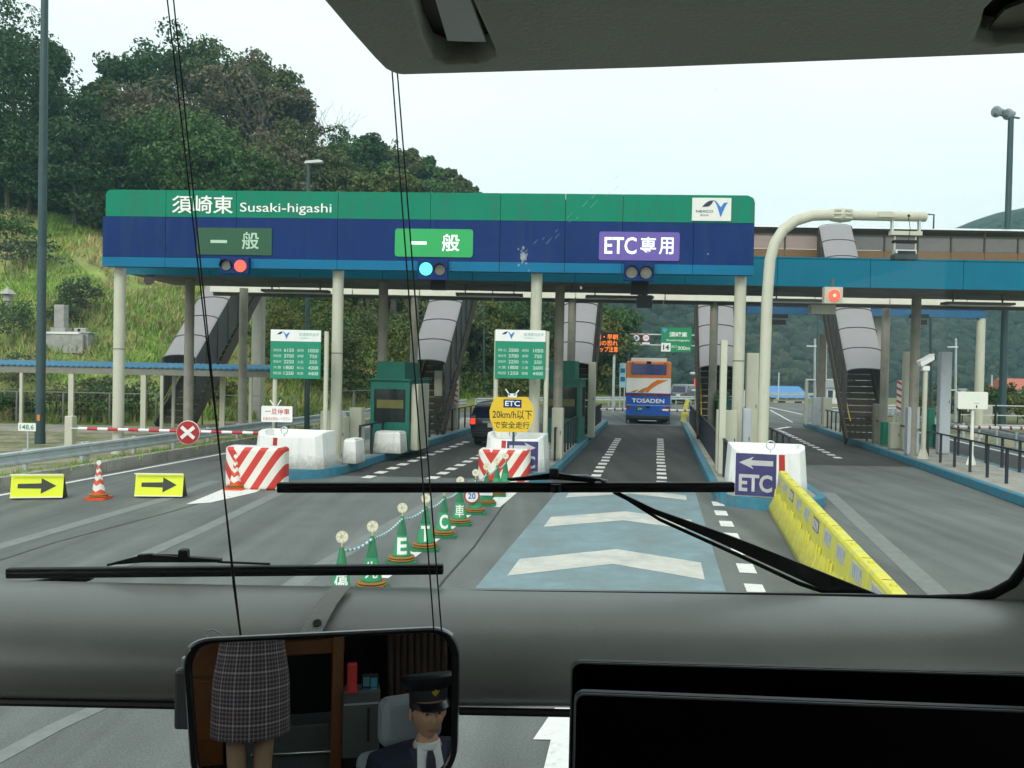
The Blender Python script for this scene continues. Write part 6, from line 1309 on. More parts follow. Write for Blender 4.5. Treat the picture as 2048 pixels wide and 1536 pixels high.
# ------------------------------------------------------------------ overhead signs beyond
SY = 82.0; Q = Face((D(1255, 700, SY).x, SY, 0), 0)
t = thing('overhead_gantry', 'grey gantry frame over the road beyond the bus carrying the signs', 'gantry', Q.o); zt1, zt2 = Q.xz(1300, 669)[1], Q.xz(1300, 690)[1]; xe = Q.xz(1420, 680)[0]
MB().tube([(0, 0, 0), (0, 0, zt1 + .1)], .22, 14).build('column', POLEG, t, smooth=True)
for z in (zt1, zt2): MB().tube([(0, 0, z), (xe, 0, z)], .07, 10).build('chord', GALV, t, smooth=True)
for k in range(5): MB().tube([(xe * k / 5 + .2, 0, zt2), (xe * k / 5 + .2, 0, zt1)], .035, 8).build('strut', GALV, t)
for px, ch, lab in ((1272, '▲', 'left round red-rimmed sign on the far gantry'), (1291, '●', 'right round red-rimmed sign on the far gantry')):
    x, z = Q.xz(px, 676); t = thing('round_sign', lab, 'sign', (Q.o.x + x, SY - .3, 0), 0, 'round signs on the far gantry'); MB().prism(disc(0, z, .40), -.03, 0).build('plate', RED, t); MB().prism(disc(0, z, .3), -.04, -.031).build('face', WHITE, t)
    if ch == '▲': MB().prism([(-.12, z - .17), (.1, z - .2), (.14, z + .02), (-.02, z + .2), (-.1, z + .1)], -.045, -.041).build('symbol', LOGOB, t)
    else: text('50', 0, z, .34, .26, -.044, LOGOB, t, .01)
    MB().box(-.38, .38, -.03, 0, z - .62, z - .45).build('sub_plate', WHITE, t)
t = thing('direction_sign', 'green exit sign with the town name, number 14 and 300 m', 'sign', (Q.o.x, SY - .4, 0)); a, b, z0, z1 = prect(Q, 1322, 1383, 655, 704, -.4); zm = prect(Q, 1322, 1383, 686, 704, -.4)[3]
HGR = mat('highway_green', (0.0, 0.22, 0.075), .5, vary=.04)
u = MB().box(a, b, -.04, 0, zm + .02, z1).build('upper_panel', HGR, t); l = MB().box(a, b, -.04, 0, z0, zm).build('lower_panel', HGR, t)
text('須崎東', a + .56 * (b - a), zm + .55 * (z1 - zm), .6 * (b - a), .33 * (z1 - zm), -.05, TXTW, u, .02); text('Susaki-higashi', a + .55 * (b - a), zm + .16 * (z1 - zm), .75 * (b - a), .16 * (z1 - zm), -.05, TXTW, u, .01)
MB().prism(rrect(a + .02, a + .32 * (b - a), z0 + .03, zm - .02, .05), -.05, -.042).build('number_plate', WHITE, l); text('14', a + .17 * (b - a), (z0 + zm) / 2, .2 * (b - a), .5, -.056, TXTK, l, .03); text('300m', a + .75 * (b - a), (z0 + zm) / 2 - .05, .4 * (b - a), .36, -.05, TXTW, l, .01); text('出口', a + .43 * (b - a), (z0 + zm) / 2 + .1, .17 * (b - a), .28, -.05, TXTW, l)
MB().prism([(a + .35, z1 - .55), (a + .6, z1 - .25), (a + .5, z1 - .1), (a + .35, z1 - .18), (a + .2, z1 - .1), (a + .1, z1 - .25)], -.05, -.042).build('route_badge', mat('badge_blue', (.1, .25, .6), .5), u)
# orange message board
LY = 60.0; Q = Face((D(1210, 700, LY).x, LY, 0)); a, b, z0, z1 = prect(Q, 1176, 1238, 664, 708)
t = thing('message_board', 'dark electronic board with glowing orange warning text', 'display board', Q.o); bx = MB().box(a, b, 0, .5, z0, z1).build('cabinet', BLACK, t, bevel=.03)
LEDO = mat('led_orange', (0.5, .1, .01), .5, emit=(1, .22, .02), estr=.75)
for i, s in enumerate(('夜間・早朝', '凍結の恐れ', 'スリップ注意')):
    aa, bb, q0, q1 = prect(Q, 1180, 1236, 668 + 12.4 * i, 679 + 12.4 * i, -.01); text(s, (aa + bb) / 2, (q0 + q1) / 2, bb - aa, q1 - q0, -.01, LEDO, bx, .014)
for x in (a + .3, b - .3): MB().tube([(x, .25, 0), (x, .25, z0)], .1, 10).build('leg', GALV, t, smooth=True)
# small blue white road sign left of bus
Q = Face((D(1246, 740, 62).x, 62, 0)); a, b, z0, z1 = prect(Q, 1239, 1252, 726, 775); t = thing('information_sign', 'pale blue roadside sign just left of the orange bus', 'sign', Q.o); MB().box(a, b, 0, .05, z0, z1).build('plate', mat('sign_pale_blue', (.3, .5, .55), .5), t)
for z in (.25, .6): MB().box(a + .08, b - .08, -.02, -.001, z0 + (z1 - z0) * z, z0 + (z1 - z0) * (z + .18)).build('panel', AZURE, t)
for x in (a + .08, b - .08): MB().tube([(x, .1, 0), (x, .1, z0)], .04, 8).build('post', GALV, t)
# right edge: railing, bushes
def raill(lab, p, q, h, z=.1):
    p = Vector((*p, z)); q = Vector((*q, z)); d = q - p; L = d.length; t = thing('railing', lab, 'railing', p, math.atan2(d.y, d.x)); n = int(L / 1.8)
    for i in range(n + 1): MB().box(i * L / n - .04, i * L / n + .04, -.04, .04, 0, h).build('post', BLACK, t)
    for k in range(3): MB().box(0, L, -.02, .02, h * (k + 1) / 3 - .05, h * (k + 1) / 3).build('rail', GALV, t)
raill('post and rail fence in front of bushes at the right edge', (23.0, 42.5), (34, 42.5), 1.5)
for i, px in enumerate((1840, 1868, 1900, 1925, 1985, 2010, 2035, 2060)):
    shrub(px, 800, 55 + (i % 3) * 2, 60, 60 + 10 * (i % 3), ['yel', 'mid', 'olive'][i % 3], 'bush beyond the far lane, ' + ['left of the camera post', 'right of the camera post', 'behind the tall grey cabinet', 'left of the white box sign', 'right of the box sign post', 'behind the dark floodlight pole', 'behind the rail fence, left', 'at the right edge behind the rail fence'][i], 'bushes beyond the far lane', 900)
sheet('side_ground', [(lx(aR + .8, 0), 0), (90, 0), (90, 50), (lx(aR + .8, 44), 44)], -.02, VERGE)
# haze
hz = MB().box(-460, 700, -40, 640, -2, 140).mesh('haze', None); hm = bpy.data.materials.new('haze'); hm.use_nodes = True; n = hm.node_tree; n.nodes.remove(n.nodes['Principled BSDF'])
pv = n.nodes.new('ShaderNodeVolumePrincipled'); pv.inputs['Density'].default_value = .0008; pv.inputs['Color'].default_value = (.36, .68, .74, 1); pv.inputs['Anisotropy'].default_value = .2; n.links.new(pv.outputs[0], n.nodes['Material Output'].inputs['Volume'])
hz.materials.append(hm); tag(link('haze', hz), 'thin bluish haze lying over the whole valley', 'haze', kind='stuff')
# ------------------------------------------------------------------ our own coach: front end seen from a seat inside
TRIM = mat('grey_trim', (0.30, 0.315, 0.29), 0.30, vary=0.06, scale=6, bump=.10, bscale=420, spec=.5)
LINER = mat('grey_headlining', (0.78, 0.80, 0.70), 0.85, vary=0.10, scale=2.5, bump=.22, bscale=170)
DTRIM = mat('dark_trim', (0.02, 0.022, 0.02), 0.6); SEALM = mat('rubber_seal', (0.003, 0.003, 0.0035), 0.6, spec=.15)
WOOD = mat('brown_laminate', (0.22, 0.075, 0.02), 0.35, vary=0.2, scale=3); CARPET = mat('dark_floor', (0.02, 0.02, 0.025), 0.9)
coach = thing('coach', 'grey front interior of the coach we ride in, with windscreen, crossbar and wipers', 'coach', (0, 0, 0))
# crossbar between the two windscreens: padded roll
WYY = 1.70
def barprof(X):
    w = .5 + .5 * math.tanh((X - .1) * 2.0)      # the roll swells towards the right
    zt = 2.447; zb = 2.215; e = .012 * w
    return [(1.71, zt), (1.675, zt + .001), (1.64, zt - .005), (1.60, zt - .016 + e * .4), (1.56 - e, zt - .034 + e * .5), (1.527 - e, zt - .055 + e * .3), (1.508 - e, zt - .078), (1.500 - e, zt - .102), (1.503 - e * .5, zt - .127), (1.516, zt - .152), (1.536, zt - .172), (1.56, zt - .186), (1.71, zt - .192)]
xs_ = np.linspace(-1.62, 1.2, 40); b = MB(); n = 13
b.add([(x, y, z + .004 * math.sin(x * 2)) for x in xs_ for y, z in barprof(x)], [(k * n + i, (k + 1) * n + i, (k + 1) * n + i + 1, k * n + i + 1) for k in range(len(xs_) - 1) for i in range(n - 1)])
b.build('crossbar', TRIM, coach, smooth=True)
MB().tube([(-1.62, 1.55, 2.256), (1.2, 1.55, 2.256)], .008, 8).build('edge_piping', DTRIM, coach, smooth=True)
# seal of the upper windscreen with its rounded corner
def at(px, py, Y): return tuple(D(px, py, Y))
seal = [at(-420, 1180, 1.69), at(0, 1187, 1.69), at(900, 1190, 1.69), at(1500, 1196, 1.69), at(1860, 1200, 1.69), at(1935, 1198, 1.69), at(1985, 1188, 1.69), at(2025, 1166, 1.69), at(2052, 1130, 1.69), at(2068, 1080, 1.69), at(2075, 900, 1.69), at(2085, 300, 1.69), at(2090, -200, 1.69)]
MB().tube(seal, .0105, 10).build('window_seal', SEALM, coach, smooth=True)
# right pillar, rounded into the bar
c = [at(1935, 1201, 1.70), at(1988, 1190, 1.70), at(2030, 1168, 1.70), at(2057, 1132, 1.70), at(2073, 1080, 1.70), at(2080, 900, 1.70), at(2095, -200, 1.70)]
pv_ = [(p[0], p[2]) for p in c]; outer = [(1.35, pv_[-1][1]), (1.35, 2.36), (pv_[0][0], 2.36)]
MB().prism([pv_[0]] + pv_[1:] + outer[:1] + outer[1:2] + outer[2:], 1.685, 1.71).build('pillar', TRIM, coach)
# panes
gm = bpy.data.materials.new('windscreen_glass'); gm.use_nodes = True; gn = gm.node_tree; gn.nodes.remove(gn.nodes['Principled BSDF']); L = gn.links.new
trn = gn.nodes.new('ShaderNodeBsdfTransparent'); trn.inputs[0].default_value = (.955, .985, .97, 1); gl = gn.nodes.new('ShaderNodeBsdfGlossy'); gl.inputs['Roughness'].default_value = .02
fr = gn.nodes.new('ShaderNodeFresnel'); fr.inputs[0].default_value = 1.25; m1 = gn.nodes.new('ShaderNodeMixShader'); L(fr.outputs[0], m1.inputs[0]); L(trn.outputs[0], m1.inputs[1]); L(gl.outputs[0], m1.inputs[2])
tcg = gn.nodes.new('ShaderNodeTexCoord'); mpg = gn.nodes.new('ShaderNodeMapping'); mpg.inputs['Rotation'].default_value = (0, R(-58), 0); mpg.inputs['Scale'].default_value = (1.5, 1, 28)
ng = gn.nodes.new('ShaderNodeTexNoise'); ng.inputs['Scale'].default_value = 2.2; ng.inputs['Detail'].default_value = 7; ng.inputs['Roughness'].default_value = .75; L(tcg.outputs['Object'], mpg.inputs[0]); L(mpg.outputs[0], ng.inputs['Vector'])
n2 = gn.nodes.new('ShaderNodeTexNoise'); n2.inputs['Scale'].default_value = 2.0; L(tcg.outputs['Object'], n2.inputs['Vector'])
r1 = gn.nodes.new('ShaderNodeMapRange'); r1.inputs[1].default_value = .56; r1.inputs[2].default_value = .8; L(ng.outputs[0], r1.inputs[0]); r2 = gn.nodes.new('ShaderNodeMapRange'); r2.inputs[1].default_value = .5; r2.inputs[2].default_value = .72; L(n2.outputs[0], r2.inputs[0])
mg = gn.nodes.new('ShaderNodeMath'); mg.operation = 'MULTIPLY'; L(r1.outputs[0], mg.inputs[0]); L(r2.outputs[0], mg.inputs[1]); mg2 = gn.nodes.new('ShaderNodeMath'); mg2.operation = 'MULTIPLY'; mg2.inputs[1].default_value = .16; L(mg.outputs[0], mg2.inputs[0])
df = gn.nodes.new('ShaderNodeBsdfDiffuse'); df.inputs[0].default_value = (.7, .7, .66, 1); tl_ = gn.nodes.new('ShaderNodeBsdfTranslucent'); tl_.inputs[0].default_value = (.7, .7, .66, 1); ad = gn.nodes.new('ShaderNodeMixShader'); ad.inputs[0].default_value = .5; L(df.outputs[0], ad.inputs[1]); L(tl_.outputs[0], ad.inputs[2])
m2 = gn.nodes.new('ShaderNodeMixShader'); L(mg2.outputs[0], m2.inputs[0]); L(m1.outputs[0], m2.inputs[1]); L(ad.outputs[0], m2.inputs[2]); L(m2.outputs[0], gn.nodes['Material Output'].inputs[0])
def pane(name, x0, x1, z0, z1, Y): return MB().add([(x0, Y, z0), (x1, Y, z0), (x1, Y, z1), (x0, Y, z1)], [(0, 1, 2, 3)]).build(name, gm, coach)
up = pane('upper_windscreen', -1.62, 1.2, 2.44, 3.76, 1.705); lo = pane('lower_windscreen', -1.62, 1.2, 1.25, 2.2, 1.705)
# bug splats and smears on the glass
SPL = bpy.data.materials.new('insect_smear'); SPL.use_nodes = True; q = SPL.node_tree; pb = q.nodes.new('ShaderNodeBsdfTranslucent'); pb.inputs[0].default_value = (.95, .96, .94, 1); tq = q.nodes.new('ShaderNodeBsdfTransparent'); mq = q.nodes.new('ShaderNodeMixShader'); mq.inputs[0].default_value = .42; q.links.new(tq.outputs[0], mq.inputs[1]); q.links.new(pb.outputs[0], mq.inputs[2]); q.links.new(mq.outputs[0], q.nodes['Material Output'].inputs[0])
rs = random.Random(4)
def splat(px, py, k, rad, dots):
    b = MB(); c = D(px, py, 1.7)
    for i in range(dots):
        a = rs.uniform(0, 6.28); d = abs(rs.gauss(0, rad * .45)) if i else 0; r = rad * (.5 if i == 0 else rs.uniform(.03, .2)); x, z = c.x + math.cos(a) * d, c.z + math.sin(a) * d * 1.2
        pts = [(x + r * math.cos(t * .785) * rs.uniform(.5, 1.1), z + r * math.sin(t * .785) * rs.uniform(.5, 1.2)) for t in range(8)]; b.add([(p, 1.7035 - i * .00002, w) for p, w in pts], [tuple(range(8))])
    tag(b.build('insect_splat', SPL, up), kind='stuff')
splat(1047, 513, 1, .019, 34); splat(1162, 575, 1, .007, 9); splat(1058, 540, 1, .004, 5); splat(1417, 507, 1, .004, 3); splat(1435, 176, 1, .003, 3)
b = MB()
for i in range(16):
    p = D(1060 + i * 11 + rs.uniform(-14, 14), 500 - i * 9 + rs.uniform(-14, 14), 1.7); l = rs.uniform(.006, .022); b.add([(p.x, 1.7031, p.z), (p.x + .0008, 1.7031, p.z - .0006), (p.x + l * .7, 1.7031, p.z + l * .72), (p.x + l * .7 - .0008, 1.7031, p.z + l * .72)], [(0, 1, 2, 3)])
tag(b.build('smear', SPL, up), kind='stuff')
# overhead panel with two recessed units
PZ = 3.235; 
def onz(px, py, z): 
    d = ray(px, py); t_ = (z - CAM.z) / d.z; p = CAM + d * t_; return (p.x, p.y)
e = [onz(px, py, PZ) for px, py in ((640, -8), (700, 62), (752, 120), (772, 140), (790, 148), (812, 151), (850, 150), (1300, 137), (1700, 122), (2060, 108))]
e = [(e[0][0] - .045, .25)] + e + [(1.2, e[-1][1] + .01), (1.2, .25)]
rec = lambda pts: [onz(px, py, PZ) for px, py in pts]
bm = bmesh.new(); 
def loopz(pts, z): return [bm.verts.new((x, y, z)) for x, y in pts]
o1 = loopz(e, PZ); ctr = Vector((.5, .55, 0)); o2 = [bm.verts.new((x + (.012 if x < .4 and i < 7 else 0) * -1, y + .012, PZ + .035)) for i, (x, y) in enumerate(e)]; o3 = [bm.verts.new((x - .01, y + .012, PZ + .12)) for x, y in e]
holes = [rec([(818, -40), (846, 78), (866, 118), (892, 128), (958, 126), (992, 112), (990, 100), (925, -40)]), rec([(1948, 82), (1990, 92), (2062, 84), (2075, -30), (2030, -40), (1968, 22), (1962, 50)])]
hl = [loopz(h, PZ) for h in holes]; eds = []
for lp_ in [o1] + hl:
    for i in range(len(lp_)): eds.append(bm.edges.new((lp_[i], lp_[(i + 1) % len(lp_)])))
bmesh.ops.triangle_fill(bm, use_beauty=True, edges=eds, normal=(0, 0, -1))
for A_, B_ in ((o1, o2), (o2, o3)):
    for i in range(len(A_)): bm.faces.new((A_[i], A_[(i + 1) % len(A_)], B_[(i + 1) % len(A_)], B_[i]))
bm.faces.new(o3)
for h in hl:
    up_ = [bm.verts.new((v.co.x, v.co.y, PZ + .03)) for v in h]
    for i in range(len(h)): bm.faces.new((h[i], h[(i + 1) % len(h)], up_[(i + 1) % len(h)], up_[i]))
bmesh.ops.recalc_face_normals(bm, faces=bm.faces); me = bpy.data.meshes.new('overhead_panel'); bm.to_mesh(me); bm.free(); me.materials.append(LINER)
op = link('overhead_panel', me, coach, bevel=.008, seg=3)
RECM = mat('recess_brown', (0.06, 0.045, 0.03), .5, vary=.2); LENS = mat('lens_sky_pale', (0.85, 0.86, 0.8), .15, vary=.05, spec=.6)  # pale lens colour stands in for the sky it would reflect
for i, (h, ln) in enumerate(zip(holes, ([(862, -30), (884, 44), (895, 82), (972, 84), (930, -30)], [(2010, 20), (1985, 48), (1978, 62), (2058, 54), (2060, 0)]))):
    MB().prism(h[::-1], PZ + .028, PZ + .034, 'xy').build('recess_plate', RECM, op)
    l = [onz(px, py, PZ + .012) for px, py in ln]; MB().prism(l[::-1], PZ + .012, PZ + .016, 'xy').build('lens', LENS if i == 0 else mat('lens_dull', (0.16, .16, .12), .3), op)
# wipers outside
def wiper(x0, y0, x1, y1, thick, Y=1.745):
    w = thing('wiper_assembly', '', '', (0, 0, 0)); del w['label']; del w['category']; w.name = 'wiper'; w.parent = coach
    a, b_ = Vector(at(x0, y0, Y)), Vector(at(x1, y1, Y)); h = thick * Y / F
    MB().bar(a, b_, .018, h).build('blade', BLACK, w, bevel=.003); MB().bar(a + Vector((.003, -.011, h * .12)), b_ + Vector((-.003, -.011, h * .12)), .003, h * .2).build('blade_edge', mat('blade_sheen', (0.03, .032, .035), .3), w)
    return w, Y
w, Y = wiper(555, 975, 1468, 974, 20)
def arm(w, pts, ws, Y, name='arm'):
    m = MB()
    for (p, q), (wa, wb) in zip(zip(pts[:-1], pts[1:]), zip(ws[:-1], ws[1:])):
        p, q = Vector(at(*p, Y)), Vector(at(*q, Y)); d = (q - p).normalized(); nn = Vector((-d.z, 0, d.x)); wa_, wb_ = wa * Y / F / 2, wb * Y / F / 2
        vs = [p - nn * wa_, q - nn * wb_, q + nn * wb_, p + nn * wa_]; m.add(vs + [v + Vector((0, .014, 0)) for v in vs], [(0, 1, 2, 3), (7, 6, 5, 4), (0, 4, 5, 1), (3, 2, 6, 7), (0, 3, 7, 4), (1, 5, 6, 2)])
    return m.build(name, BLACK, w)
arm(w, [(1228, 984), (1310, 1024), (1440, 1075), (1500, 1100), (1640, 1160), (1800, 1226)], [8, 10, 20, 25, 32, 36], 1.76); arm(w, [(1240, 990), (1320, 1040), (1480, 1112), (1600, 1168), (1700, 1200)], [5, 6, 7, 8, 9], 1.775, 'stay')
arm(w, [(1020, 960), (1108, 952), (1190, 962)], [5, 14, 8], 1.73, 'bridge'); MB().bar(at(1108, 936, 1.73), at(1108, 956, 1.73), .02, .02).build('pivot', BLACK, w, bevel=.004); MB().tube([at(1125, 951, 1.74), at(1172, 951, 1.74), at(1215, 962, 1.74)], .0025, 6).build('washer_tube', GALV, w); MB().tube([at(1112, 968, 1.735), at(1112, 984, 1.735)], .012, 10).build('joint', BLACK, w); MB().tube([at(1015, 958, 1.738), at(1060, 955, 1.738), at(1200, 960, 1.738), at(1240, 985, 1.75)], .003, 6).build('hose', BLACK, w)
w, Y = wiper(15, 1146, 887, 1138, 20)
arm(w, [(180, 1153), (60, 1178), (-120, 1226)], [16, 30, 40], 1.76); arm(w, [(165, 1156), (90, 1180), (-40, 1215)], [6, 7, 8], 1.775, 'stay')
arm(w, [(225, 1128), (290, 1117), (440, 1122)], [4, 16, 6], 1.73, 'bridge'); MB().bar(at(368, 1098, 1.73), at(368, 1116, 1.73), .02, .02).build('pivot', BLACK, w, bevel=.004); MB().tube([at(310, 1110, 1.74), at(360, 1111, 1.74), at(440, 1124, 1.74), at(540, 1128, 1.74)], .0025, 6).build('hose', BLACK, w); MB().tube([at(215, 1130, 1.738), at(275, 1118, 1.738)], .003, 6).build('washer_tube', BLACK, w); MB().bar(at(276, 1116, 1.735), at(306, 1114, 1.735), .012, .016).build('joint', BLACK, w, bevel=.003)
# strap with snap over the bar
st = MB(); sp = [(1.675, 2.453), (1.64, 2.447), (1.598, 2.436), (1.556, 2.418), (1.521, 2.397), (1.500, 2.371), (1.490, 2.343)]; xa = at(686, 1190, 1.66)[0]
vs = []
for k, (y, z) in enumerate(sp): x = xa - .004 - .0075 * k; vs += [(x - .019, y - .003, z + .004), (x + .019, y - .003, z + .004), (x - .019, y, z + .001), (x + .019, y, z + .001)]
fs = []
for k in range(len(sp) - 1): i = 4 * k; fs += [(i, i + 1, i + 5, i + 4), (i + 2, i + 6, i + 7, i + 3), (i, i + 4, i + 6, i + 2), (i + 1, i + 3, i + 7, i + 5)]
STR = mat('strap_grey', (0.42, .43, .40), .7, vary=.1, bump=.4, bscale=300); o = st.add(vs, fs).build('strap', STR, coach, smooth=True)
MB().tube([(xa - .0245, 1.546, 2.4155), (xa - .0245, 1.5425, 2.420)], .008, 16).build('snap', DTRIM, o, smooth=True)
tg_ = bpy.data.materials.new('tinted_pane'); tg_.use_nodes = True; _b = tg_.node_tree.nodes['Principled BSDF']; _b.inputs['Base Color'].default_value = (.01, .01, .01, 1); _b.inputs['Roughness'].default_value = .1; _t = tg_.node_tree.nodes.new('ShaderNodeBsdfTransparent'); _t.inputs[0].default_value = (.5, .55, .52, 1); _m = tg_.node_tree.nodes.new('ShaderNodeMixShader'); _m.inputs[0].default_value = .5; tg_.node_tree.links.new(_t.outputs[0], _m.inputs[1]); tg_.node_tree.links.new(_b.outputs[0], _m.inputs[2]); tg_.node_tree.links.new(_m.outputs[0], tg_.node_tree.nodes['Material Output'].inputs[0])
# cabin shell around the camera
MB().box(-1.62, 1.2, -3.2, 1.7, 3.76, 3.8).build('ceiling', DTRIM, coach); MB().box(-1.62, 1.2, -3.2, 1.75, 1.0, 1.04).build('floor', CARPET, coach); MB().box(-1.62, .02, -3.2, .0, 1.05, 1.305).build('raised_floor', CARPET, coach)
MB().box(-1.62, 1.2, -3.25, -3.2, 1.04, 3.76).build('rear_wall', DTRIM, coach)
for x in (-1.66, 1.2):
    MB().box(x, x + .04, -3.2, 1.7, 1.04, 2.25).build('side_wall', DTRIM, coach); MB().box(x, x + .04, -3.2, 1.7, 3.3, 3.76).build('side_wall', DTRIM, coach)
    MB().box(x, x + .04, 1.1, 1.7, 2.25, 3.3).build('side_pillar', TRIM, coach); MB().box(x, x + .04, -1.0, -.8, 2.25, 3.3).build('side_pillar', TRIM, coach)
    TG = 0 and mat('tinted_glass', (0.02, 0.03, 0.03), .1) if 'tinted_glass' not in MATS else MATS['tinted_glass']
    MB().box(x + .015, x + .02, -3.2, -1.0, 2.25, 3.3).build('side_window', tg_, coach)
MB().box(-1.62, 1.2, 1.70, 1.78, .35, 1.24).build('front_panel', DTRIM, coach)
# ------------------------------------------------------------------ black partition panels in front of our seat
def rplate(lab, tl, tr, Y, r, name='partition_panel', tilt=0.0):
    a = Vector(at(*tl, Y)); b_ = Vector(at(*tr, Y)); t = thing(name, lab, 'partition', (a.x, Y, a.z), 0, 'black partition panels before the seat'); dx = b_.x - a.x; dz = b_.z - a.z; dz *= (1.12 - a.x) / dx; dx = 1.12 - a.x
    pts = [(0.002, -.3), (dx, -.3), (dx, dz)]; 
    for k in range(6): an = R(90 + 18 * k); pts.append((r + r * math.cos(an), -r + r * math.sin(an) + dz * .0 ))
    p = MB().prism(pts, 0, .003).build('panel', mat('gloss_black', (0.003, .003, .0035), .35, spec=.25), t, bevel=.0006, seg=2)
    edge = [(x, -.001, z) for x, z in pts[2:]] + [(0.0, -.001, -.15)]; MB().tube(edge, .00032, 6).build('edge_strip', mat('lit_edge_grey', (0.22, .26, .26), .3), t, smooth=True)  # grey strip paints the light caught along the panel edge
    return t
rplate('taller black panel behind, with a pale rounded top edge', (1143, 1323), (2120, 1351), .24, .0028)
rplate('lower black panel in front, with a thin pale top edge', (1150, 1385), (2120, 1423), .21, .0025)
# ------------------------------------------------------------------ hanging mirror
M0 = D(641, 1412, 1.30); NAZ, NEL = R(12), R(4.0)
mn = Vector((math.sin(NAZ) * math.cos(NEL), -math.cos(NAZ) * math.cos(NEL), math.sin(NEL))).normalized()
def onpl(px, py): d = ray(px, py); t_ = (M0 - CAM).dot(mn) / d.dot(mn); return CAM + d * t_
mu_ = Vector((0, 0, 1)).cross(-mn).normalized() * -1; mu_ = (-mn).cross(Vector((0, 0, 1))).normalized(); mv_ = mu_.cross(-mn).normalized()
if mv_.z < 0: mv_ = -mv_
quad = [(366, 1284), (918, 1257), (914, 1566), (386, 1580)]; rad = [62, 66, 80, 60]
def rquad(quad, rad, n=8):
    out = []
    for i in range(4):
        p = Vector(quad[i]); a = Vector(quad[i - 1]) - p; b_ = Vector(quad[(i + 1) % 4]) - p; r_ = rad[i]; s, e = p + a.normalized() * r_, p + b_.normalized() * r_
        for k in range(n + 1): t_ = k / n; out.append((s * (1 - t_) ** 2 + p * 2 * t_ * (1 - t_) + e * t_ ** 2) * 1.0)
    return out
op2 = rquad(quad, rad); plane_pts = [onpl(*p) for p in op2]; uv = [((p - M0).dot(mu_), (p - M0).dot(mv_)) for p in plane_pts]
RAD = 3.2
def sph(u, v, off=0): s = RAD - math.sqrt(RAD * RAD - u * u - v * v); return M0 + mu_ * u + mv_ * v - mn * (s + off)
mir = thing('rear_view_mirror', 'wide convex mirror with black rim hanging on thin cords before the crossbar', 'mirror', M0)
def MW(b, *a, **k): # build with world vertices into the mirror's frame
    b.v = [tuple(Vector(p) - M0) for p in b.v]; return b.build(*a, **k)
rings = 40; vs = [sph(0, 0)]; n = len(uv)
for k in range(1, rings + 1): vs += [sph(u * k / rings * .965, v * k / rings * .965) for u, v in uv]
fs = [(0, 1 + i, 1 + (i + 1) % n) for i in range(n)] + [(1 + (k - 1) * n + i, 1 + k * n + i, 1 + k * n + (i + 1) % n, 1 + (k - 1) * n + (i + 1) % n) for k in range(1, rings) for i in range(n)]
MIRM = mat('mirror_silver', (0.80, 0.80, 0.78), 0.0, metal=1.0, vary=0.0)
nn = MIRM.node_tree; 
for l_ in list(nn.nodes['Principled BSDF'].inputs['Base Color'].links): nn.links.remove(l_)
nn.nodes['Principled BSDF'].inputs['Base Color'].default_value = (.8, .81, .8, 1)
b = MB().add(vs, [f[::-1] for f in fs]); b.v = [tuple(Vector(p) - M0) for p in b.v]; me = b.mesh('mirror_glass', MIRM, False); me.polygons.foreach_set('use_smooth', [True] * len(me.polygons)); me.normals_split_custom_set_from_vertices([tuple((v.co + mn * RAD).normalized()) for v in me.vertices]); link('mirror_glass', me, mir)
fr_ = MB(); 
sc = [(.955, -.002), (.965, -.006), (1.0, -.008), (1.015, 0), (1.015, .012), (.96, .018)]
vs = []
for k, (s, o_) in enumerate(sc): vs += [sph(u * s, v * s, 0) + mn * (-o_) for u, v in uv]
fs = [(k * n + i, k * n + (i + 1) % n, (k + 1) * n + (i + 1) % n, (k + 1) * n + i) for k in range(len(sc) - 1) for i in range(n)] + [tuple((len(sc) - 1) * n + i for i in range(n))]
MW(fr_.add(vs, fs), 'frame', mat('mirror_rim', (0.012, .013, .015), .3, spec=.6), mir, smooth=True)
tops = [sph(u * 1.012, v * 1.012) + mn * .004 for u, v in uv[4:14]]
MW(MB().tube(tops, .004, 8), 'rim_highlight_strip', mat('rim_highlight_grey', (0.35, .37, .38), .3, metal=.8), mir, smooth=True)  # pale strip added as the highlight along the top of the black rim
hb = at(352, 1340, 1.345); MW(MB().box(hb[0] - .004, hb[0] + .026, hb[1], hb[1] + .02, hb[2] - .10, hb[2] + .0), 'side_bracket', mat('bracket_grey', (0.10, .11, .11), .4), mir, bevel=.006)
hb = at(362, 1316, 1.35); MW(MB().box(hb[0], hb[0] + .03, hb[1], hb[1] + .012, hb[2] - .05, hb[2]), 'side_tab', GALV, mir, bevel=.002)
loop = [at(*q, 1.345) for q in ((468, 1276), (440, 1272), (420, 1278), (409, 1270), (414, 1261), (428, 1260), (442, 1268), (452, 1277))]
MW(MB().tube(loop, .0012, 6), 'wire_loop', GALV, mir, smooth=True)
CORD = mat('cord_black', (0.008, .006, .008), .5)
for i, (p, q, lab) in enumerate((((330, -40), (482, 1276), 'left of the two cords holding the mirror at its left end'), ((343, -40), (466, 1160), 'right of the two cords joining above the mirror left end'), ((778, 60), (868, 1262), 'left cord of the pair reaching the right end of the mirror'), ((788, 60), (883, 1262), 'right cord of the pair reaching the right end of the mirror'))):
    a = Vector(at(*p, 1.34)); b_ = Vector(at(*q, 1.34)); a = b_ + (a - b_) * ((3.76 - b_.z) / (a.z - b_.z)) * .999
    tag(MB().tube([Vector((0, 0, 0)), b_ - a], .00125, 6).build('mirror_cord', CORD, None, smooth=True), 'thin black cord, ' + lab, 'cord', 'cords holding the mirror').location = a
a = Vector(at(466, 1160, 1.34)); b_ = Vector(at(482, 1276, 1.34)); tag(MB().tube([Vector((0, 0, 0)), b_ - a], .0018, 6).build('mirror_cord', CORD, None, smooth=True), 'thicker twisted end of the left cords just above the mirror', 'cord', 'cords holding the mirror').location = a
